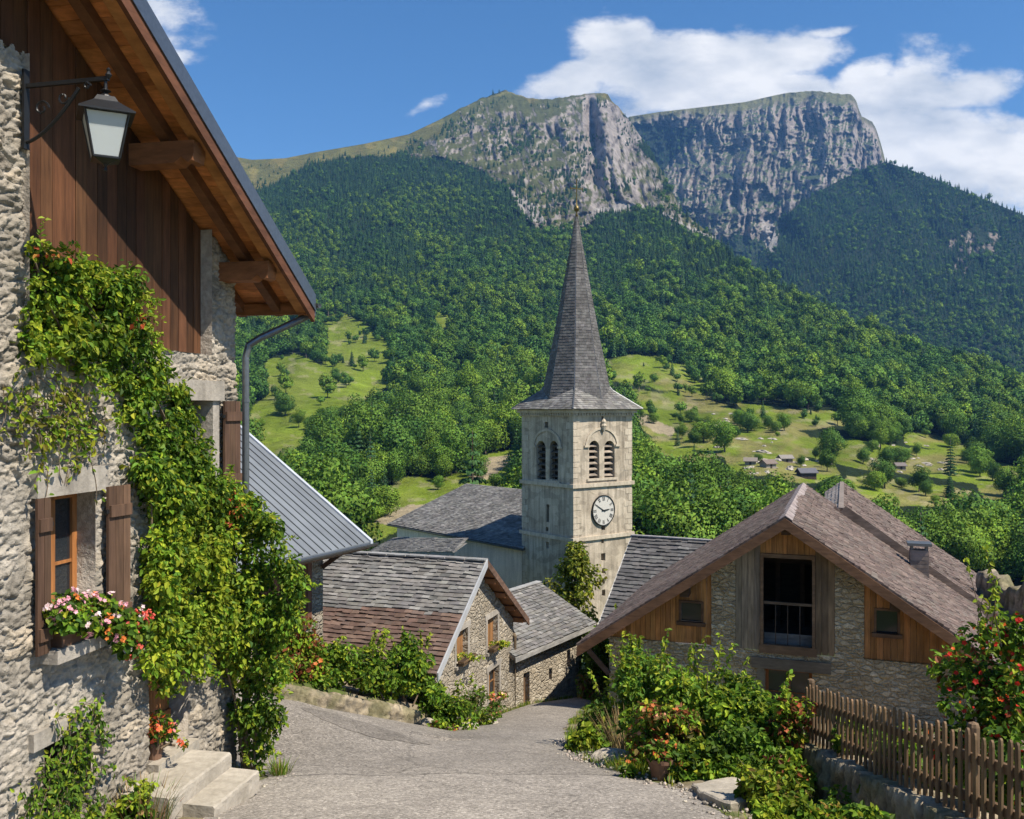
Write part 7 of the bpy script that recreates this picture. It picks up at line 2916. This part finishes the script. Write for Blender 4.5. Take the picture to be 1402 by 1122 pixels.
# grass along the road edges and on the garden ground
def grass():
    pts = []
    ys = np.arange(7, 29, 0.012)
    xl, xr = road_edges(ys)
    for y, a, b in zip(ys, xl, xr):
        if rng.uniform() < 0.75 and y > 12:
            pts.append((b + abs(rng.normal()) * 0.35 - .03, y + rng.normal() * .05))
        if rng.uniform() < 0.8:
            pts.append((b + rng.uniform(0, 2.6), y))
        if y > 16.2 and rng.uniform() < 0.5:
            pts.append((a - abs(rng.normal()) * 0.14 + .02, y))
    for k in range(500):
        p = LH.pt(rng.uniform(3.3, 6.4), 0.05 + abs(rng.normal()) * .10, 0)
        if not (3.6 < (p - LH.o).dot(LH.u) < 5.1):
            pts.append((p[0], p[1]))
    p2 = np.array(pts)
    # tufts
    p2 = np.repeat(p2, 5, 0) + rng.normal(size=(len(p2) * 5, 2)) * 0.03
    keep = fbm(p2[:, 0] * 2.3, p2[:, 1] * 2.3, 0, 600, 3) > 0.47
    p2 = p2[keep]
    n = len(p2)
    a = rng.uniform(0, 6.28, n)
    h = rng.uniform(0.04, 0.15, n)
    P0 = np.column_stack([p2, G(p2[:, 0], p2[:, 1]) - 0.01])
    dv = np.stack([np.cos(a) * .45, np.sin(a) * .45, np.ones(n)], 1) * h[:, None]
    w_ = np.stack([-np.sin(a), np.cos(a), np.zeros(n)], 1) * 0.006
    V = np.stack([P0 - w_, P0 + w_, P0 + dv * .6 + w_ * .7, P0 + dv, P0 + dv * .6 - w_ * .7], 1).reshape(-1, 3)
    i = np.arange(n)[:, None] * 5
    f4, f3 = i + np.array([0, 1, 2, 4]), i + np.array([4, 2, 3])
    mb = MB()
    C = np.repeat(mixcols(n, [MIG, YEG, STRAW, DKG], [2, 1.4, 1, .6]), 5, 0)
    mb.V.append(V)
    mb.C.append(C)
    mb.Fs += [f4, f3]
    mb.M += [np.zeros(len(f4), np.int32), np.zeros(len(f3), np.int32)]
    mb.n += len(V)
    tag(mb.build('grass', M['leaf']), 'short grass and weeds along the road edges', 'grass', kind='stuff')


grass()


def pebble_mesh(mb, c, r, col, sub=0):
    n1, n2 = 6, 4
    V = []
    k = rng.uniform(.7, 1.3, 3) * A3(1, 1, .65)
    for i in range(n2 + 1):
        th = math.pi * i / n2
        for j in range(n1):
            ph = 2 * math.pi * j / n1
            d = A3(math.sin(th) * math.cos(ph), math.sin(th) * math.sin(ph), math.cos(th))
            V.append(c + d * k * r * rng.uniform(.82, 1.15))
    Fc = [(i * n1 + j, i * n1 + (j + 1) % n1, (i + 1) * n1 + (j + 1) % n1, (i + 1) * n1 + j) for i in range(n2) for j in range(n1)]
    mb.add(V, Fc, col)


def gravel():
    mb = MB()
    for k in range(900):
        y = rng.uniform(8, 17)
        xl, xr = road_edges(y)
        if rng.uniform() < .5:
            x = xr + rng.normal() * .18
        elif y < 12.3:
            x = -2.75 + rng.normal() * .22
        else:
            x = xr + abs(rng.normal()) * .5
        pebble_mesh(mb, A3(x, y, float(G(x, y)) + 0.03), rng.uniform(.008, .03), jit((0.36, 0.32, 0.27), .3))
    tag(mb.build('gravel', M['leftwall'], smooth=True), 'loose gravel along the road edges', 'gravel', kind='stuff')


gravel()


def rocks():
    for (px, py, d, r, lab) in ((585, 1000, 18.4, .16, 'pale rough stone at the end of the garden wall'), (612, 1000, 18.7, .14, 'low stone among the herbs before the gabled house'), (640, 998, 18.9, .2, 'flat stone lying at the road before the gabled house'),
                                (668, 990, 20.0, .2, 'pale stone by the road under the lower window'), (838, 1040, 13.3, .24, 'mossy stone at the road edge left of the grass tuft')):
        c = P(px, py, d)
        c[2] = float(G(c[0], c[1])) + r * .25
        mb = MB()
        n1, n2 = 14, 9
        V = []
        k = rng.uniform(.8, 1.3, 3) * A3(1.2, 1, .6)
        for i in range(n2 + 1):
            th = math.pi * i / n2
            for j in range(n1):
                ph = 2 * math.pi * j / n1
                dd = A3(math.sin(th) * math.cos(ph), math.sin(th) * math.sin(ph), math.cos(th))
                nn = 0.75 + 0.55 * float(fbm(dd[0] * 1.5 + px, dd[1] * 1.5, dd[2] * 1.5, 700, 3))
                V.append(c + dd * k * r * nn)
        Fc = [(i * n1 + j, i * n1 + (j + 1) % n1, (i + 1) * n1 + (j + 1) % n1, (i + 1) * n1 + j) for i in range(n2) for j in range(n1)]
        mb.add(V, Fc, (0.36, 0.32, 0.26))
        tag(mb.build('rock', M['leftwall'], loc=c - A3(0, 0, r * .4)), lab, 'rock')


rocks()


# ---------------------------------------------------------------- tree before the church tower
def church_tree():
    c = P(786, 850, 46.0)
    zb = float(G(c[0], c[1]))
    top = P(786, 748, 46.0)[2]
    t_ = thing('leafy_tree', 'slender yellow green tree growing in front of the church tower', 'tree', (c[0], c[1], zb))
    H = top - zb
    cc, cr = [], []
    for k in range(44):
        h = rng.uniform(0.2, 0.97)
        R = 2.15 * (1 - (abs(h - 0.45) / 0.58) ** 1.6) * (0.75 if h > .8 else 1)
        a = rng.uniform(0, 6.28)
        r = R * rng.uniform(.2, 1)
        cc.append(A3(c[0] + r * math.cos(a), c[1] + r * math.sin(a), zb + h * H))
        cr.append(rng.uniform(.28, .5))
    V, Fc, C = clump_leaves(cc, cr, 3900, 0.20, [(0.18, 0.21, 0.024), (0.28, 0.29, 0.034), (0.09, 0.12, 0.016)], [2, 1.5, 1.2], 0.65, 1.2)
    MB().add(V, Fc, C).build('crown', M['leaf'], t_)
    st = MB()
    base = A3(c[0], c[1], zb - .2)
    st.tube([base, base + A3(.05, 0, H * .4), base + A3(0, .05, H * .9)], [.13, .09, .02], 7)
    for k in range(0, 44, 2):
        h = (cc[k][2] - zb) * .7
        st.tube([base + A3(0, 0, h), (base + A3(0, 0, h) + cc[k]) / 2 + A3(0, 0, .1), cc[k]], [.04, .025, .008], 4)
    st.build('trunk', M['bark'], t_)


church_tree()


# ---------------------------------------------------------------- huts and boulders on the far meadows
def on_hill(px, py):
    PX, PY, Pn = HILLS['forested_hillside']
    k = np.argmin((PX - px) ** 2 + (PY - py) ** 2)
    return Pn.reshape(-1, 3)[k].copy()


def hut(px, py, w_, l_, h_, rot_, wc_, rc_, label):
    c = on_hill(px, py)
    w_, l_, h_ = w_ * .72, l_ * .72, h_ * .75
    rc_ = tuple(x * .75 for x in rc_)
    t_ = thing('mountain_hut', label, 'hut', c - A3(0, 0, 1), 'huts on the far meadow')
    u = A3(math.cos(rot_), math.sin(rot_), 0)
    v = A3(-u[1], u[0], 0)
    mb = MB()
    p = [c - u * l_ / 2 - v * w_ / 2, c + u * l_ / 2 - v * w_ / 2, c + u * l_ / 2 + v * w_ / 2, c - u * l_ / 2 + v * w_ / 2]
    mb.hexa([q - A3(0, 0, 2) for q in p], [q + A3(0, 0, h_) for q in p], wc_)
    e0, e1 = c + u * l_ / 2, c - u * l_ / 2
    for e in (e0, e1):
        mb.add([e - v * w_ / 2 + A3(0, 0, h_), e + v * w_ / 2 + A3(0, 0, h_), e + A3(0, 0, h_ + w_ * .32)], [(0, 1, 2)], wc_)
    mb.build('wall', M['ground'], t_)
    mb = MB()
    for s in (-1, 1):
        a0, a1 = e0 + u * .6 + v * s * (w_ / 2 + .6) + A3(0, 0, h_ - .35), e1 - u * .6 + v * s * (w_ / 2 + .6) + A3(0, 0, h_ - .35)
        b0, b1 = e0 + u * .6 + A3(0, 0, h_ + w_ * .33), e1 - u * .6 + A3(0, 0, h_ + w_ * .33)
        mb.hexa([a0, a1, b1, b0], [q + A3(0, 0, .25) for q in (a0, a1, b1, b0)], rc_)
    mb.build('roof', M['tile'], t_)
    mb = MB()
    mb.box(c - v * (w_ / 2 + .03) + A3(0, 0, .6), (.45, .05, .9), (u, v, A3(0, 0, 1)), (0.05, 0.04, 0.03))
    mb.build('door', M['woodv'], t_)


hut(1104, 655, 5.5, 8.5, 3.0, 0.15, (0.07, 0.05, 0.04), (0.17, 0.17, 0.19), 'dark timber hut with grey roof just above the barn ridge')
hut(1052, 640, 5, 7, 2.2, 0.5, (0.3, 0.26, 0.21), (0.25, 0.2, 0.17), 'small stone hut in the middle of the hut cluster')
hut(1028, 636, 4.5, 6, 2.0, -0.3, (0.3, 0.27, 0.22), (0.3, 0.26, 0.22), 'small pale hut at the left end of the hut cluster')
hut(1076, 632, 4.5, 7, 2.0, 0.2, (0.25, 0.2, 0.16), (0.33, 0.3, 0.27), 'low hut with pale roof behind the others of the cluster')
hut(1130, 636, 5, 6, 2.2, 0.7, (0.28, 0.22, 0.17), (0.22, 0.17, 0.14), 'brown roofed hut at the right end of the hut cluster')
hut(1232, 642, 4.5, 6, 2.2, 0.1, (0.26, 0.22, 0.18), (0.24, 0.21, 0.2), 'lone hut on the dry meadow right of the cluster')


def boulders():
    mbs = []
    for v_ in range(3):
        mb = MB()
        n1, n2 = 9, 6
        V = []
        for i in range(n2 + 1):
            th = math.pi * i / n2
            for j in range(n1):
                ph = 2 * math.pi * j / n1
                dd = A3(math.sin(th) * math.cos(ph), math.sin(th) * math.sin(ph), math.cos(th) * .6)
                V.append(dd * rng.uniform(.75, 1.2))
        Fc = [(i * n1 + j, i * n1 + (j + 1) % n1, (i + 1) * n1 + (j + 1) % n1, (i + 1) * n1 + j) for i in range(n2) for j in range(n1)]
        mb.add(V, Fc, (0.4, 0.36, 0.3))
        mbs.append(mb.build('boulder', M['leftwall'], link=False))
    k = 0
    for (x0, y0, x1, y1, n_) in ((950, 566, 1010, 590, 16), (1015, 625, 1140, 650, 26), (985, 600, 1060, 622, 12), (1180, 628, 1290, 650, 12), (1190, 606, 1300, 612, 6)):
        for _ in range(n_):
            px, py = rng.uniform(x0, x1), rng.uniform(y0, y1)
            if not in_any(np.array([px]), np.array([py]), MEADOWS, 14, 17)[0]:
                continue
            o = mbs[k % 3].copy()
            COL.objects.link(o)
            o.name = 'boulder'
            o.location = on_hill(px, py).tolist()
            s = rng.uniform(.6, 1.7)
            o.scale = (s * rng.uniform(1, 2.2), s, s)
            o.rotation_euler = (0, 0, rng.uniform(0, 3))
            tag(o, 'pale grey boulder lying on the dry far meadow right of the tower', 'boulder', 'boulders on the far meadow')
            k += 1


boulders()
# ---------------------------------------------------------------- haze, sky, sun, camera
def build_haze():
    lo, hi = A3(9e9, 9e9, 9e9), -A3(9e9, 9e9, 9e9)
    for _, (px_, py_, Pn) in HILLS.items():
        lo = np.minimum(lo, Pn.reshape(-1, 3).min(0))
        hi = np.maximum(hi, Pn.reshape(-1, 3).max(0))
    for o in list(COL.objects):
        if o.type == 'MESH' and o.parent is None and len(o.data.vertices):
            b = np.array([list(v) for v in o.bound_box]) + np.array(o.location)
            lo, hi = np.minimum(lo, b.min(0)), np.maximum(hi, b.max(0))
    lo -= A3(15, 15, 1)
    hi += A3(15, 15, 25)
    m, t = new_mat('pale_air')
    p = nd(t, 'ShaderNodeVolumePrincipled', {'Color': (0.2, 0.48, 1.0, 1), 'Density': HAZE, 'Anisotropy': 0.1})
    out = nd(t, 'ShaderNodeOutputMaterial')
    t.links.new(p.outputs[0], out.inputs['Volume'])
    mb = MB().box((lo + hi) / 2, (hi - lo) / 2)
    tag(mb.build('haze', m), kind='stuff')


HAZE = 6.5e-5
build_haze()

SUN_AZ = math.atan2(0.86, -0.51)          # clockwise from +Y
SUN_EL = math.radians(54)
w = bpy.data.worlds.new('World')
SC.world = w
w.use_nodes = True
t = w.node_tree
t.nodes.clear()
sky = nd(t, 'ShaderNodeTexSky', sky_type='NISHITA', sun_disc=False, sun_elevation=SUN_EL, sun_rotation=SUN_AZ,
         altitude=1200.0, air_density=1.0, dust_density=0.25, ozone_density=3.0)
skyc = nd(t, 'ShaderNodeHueSaturation', {'Saturation': 1.22, 'Value': 1.0, 'Color': sky.outputs[0]}).outputs[0]
bg = nd(t, 'ShaderNodeBackground', {'Color': skyc, 'Strength': 0.1})
tc = nd(t, 'ShaderNodeTexCoord')
sx = nd(t, 'ShaderNodeSeparateXYZ', {0: tc.outputs['Generated']})
yy = mth(t, 'MAXIMUM', sx.outputs[1], 0.08)
cu, cv = mth(t, 'DIVIDE', sx.outputs[0], yy), mth(t, 'DIVIDE', sx.outputs[2], yy)
cvec = nd(t, 'ShaderNodeCombineXYZ', {0: cu, 1: cv, 2: 0.0}).outputs[0]
nA = noise(t, nd(t, 'ShaderNodeMapping', {'Vector': cvec, 'Scale': (0.75, 1.25, 1)}).outputs[0], 11.0, 9, 0.6)
nW = noise(t, cvec, 5.0, 3, 0.5)
wsep = nd(t, 'ShaderNodeSeparateColor', {0: nW.outputs[1]})
wu = mth(t, 'ADD', cu, mth(t, 'MULTIPLY', mth(t, 'SUBTRACT', wsep.outputs[0], 0.5), 0.09))
wv = mth(t, 'ADD', cv, mth(t, 'MULTIPLY', mth(t, 'SUBTRACT', wsep.outputs[1], 0.5), 0.06))
# the fair weather clouds: centre, half width, half height (tangents of the bearing), tilt, weight
CLOUDS = [(0.07, 0.362, 0.055, 0.028, 0.35, 0.85), (0.27, 0.345, 0.11, 0.035, 0.05, 0.95), (0.39, 0.375, 0.05, 0.03, 0.4, 0.8), (0.195, 0.372, 0.125, 0.050, 0.06, 1.0), (0.115, 0.385, 0.06, 0.05, 0.3, 0.9), (0.315, 0.395, 0.085, 0.028, 0.22, 0.85), (0.345, 0.418, 0.05, 0.010, 0.3, 0.75),
          (0.43, 0.335, 0.07, 0.065, -0.9, .9), (0.50, 0.345, 0.07, 0.026, 0.3, 0.85), (0.50, 0.275, 0.12, 0.06, -0.3, .95), (0.60, 0.26, 0.09, 0.05, -0.3, 0.9),
          (0.66, 0.35, 0.07, 0.03, 0.1, 0.7),
          (-0.40, 0.425, 0.075, 0.035, -0.2, 0.68), (-0.37, 0.385, 0.035, 0.018, 0.1, 0.6), (-0.50, 0.43, 0.08, 0.05, 0.2, 0.7), (-0.10, 0.333, 0.035, 0.012, 0.45, 0.75),
          (0.9, 0.3, 0.2, 0.06, 0, 0.8), (-1.0, 0.35, 0.3, 0.08, 0, 0.8)]
tot = None
for (u0, v0, a, b, rot_, wt) in CLOUDS:
    du, dv = mth(t, 'SUBTRACT', wu, u0), mth(t, 'SUBTRACT', wv, v0)
    c_, s_ = math.cos(rot_), math.sin(rot_)
    e1 = mth(t, 'ADD', mth(t, 'MULTIPLY', du, c_ / a), mth(t, 'MULTIPLY', dv, s_ / a))
    e2 = mth(t, 'ADD', mth(t, 'MULTIPLY', du, -s_ / b), mth(t, 'MULTIPLY', dv, c_ / b))
    r2 = mth(t, 'ADD', mth(t, 'MULTIPLY', e1, e1), mth(t, 'MULTIPLY', e2, e2))
    g = mth(t, 'MULTIPLY', mth(t, 'POWER', 2.718, mth(t, 'MULTIPLY', r2, -0.75)), wt)
    tot = g if tot is None else mth(t, 'MAXIMUM', tot, g)
dens = mth(t, 'ADD', tot, mth(t, 'MULTIPLY', mth(t, 'SUBTRACT', nA.outputs[0], 0.5), 1.55))
cm = nd(t, 'ShaderNodeMapRange', {0: dens, 1: 0.38, 2: 0.70, 3: 0.0, 4: 0.96}, interpolation_type='SMOOTHSTEP').outputs[0]
shade = noise(t, nd(t, 'ShaderNodeMapping', {'Vector': cvec, 'Scale': (0.7, 1.6, 1), 'Location': (0.02, -0.02, 0)}).outputs[0], 13.0, 6, 0.55)
ccol = ramp(t, shade.outputs[0], [(0.3, (0.38, 0.42, 0.48)), (0.62, (0.74, 0.73, 0.72))])
cbg = nd(t, 'ShaderNodeBackground', {'Color': ccol, 'Strength': 1.0})
mxs = nd(t, 'ShaderNodeMixShader', {0: cm, 1: bg.outputs[0], 2: cbg.outputs[0]})
wo = nd(t, 'ShaderNodeOutputWorld')
t.links.new(mxs.outputs[0], wo.inputs[0])

sl = bpy.data.lights.new('sun', 'SUN')
sl.energy = 4.9
sl.angle = math.radians(0.53)
sl.color = (1.0, 0.91, 0.77)
so = bpy.data.objects.new('sun', sl)
COL.objects.link(so)
sd = Vector((math.sin(SUN_AZ) * math.cos(SUN_EL), math.cos(SUN_AZ) * math.cos(SUN_EL), math.sin(SUN_EL)))
so.rotation_euler = sd.to_track_quat('Z', 'Y').to_euler()
so.location = (60, 10, 90)

cam = bpy.data.cameras.new('camera')
cam.sensor_width = 36.0
cam.lens = 36.0 * F / 1402.0
cam.clip_start = 0.05
cam.clip_end = 20000
co = bpy.data.objects.new('camera', cam)
COL.objects.link(co)
co.location = (0, 0, 0)
co.rotation_euler = (math.pi / 2, 0, 0)
SC.camera = co
vs = SC.view_settings
SC.display_settings.display_device = 'sRGB'
vs.view_transform = 'Standard'
vs.look = 'None'
vs.exposure = 0.6
vs.gamma = 1.0
cy = SC.cycles
cy.use_denoising = True
cy.max_bounces = 8
cy.diffuse_bounces = 3
cy.transparent_max_bounces = 12
cy.volume_bounces = 0
cy.use_adaptive_sampling = True
cy.adaptive_threshold = 0.02
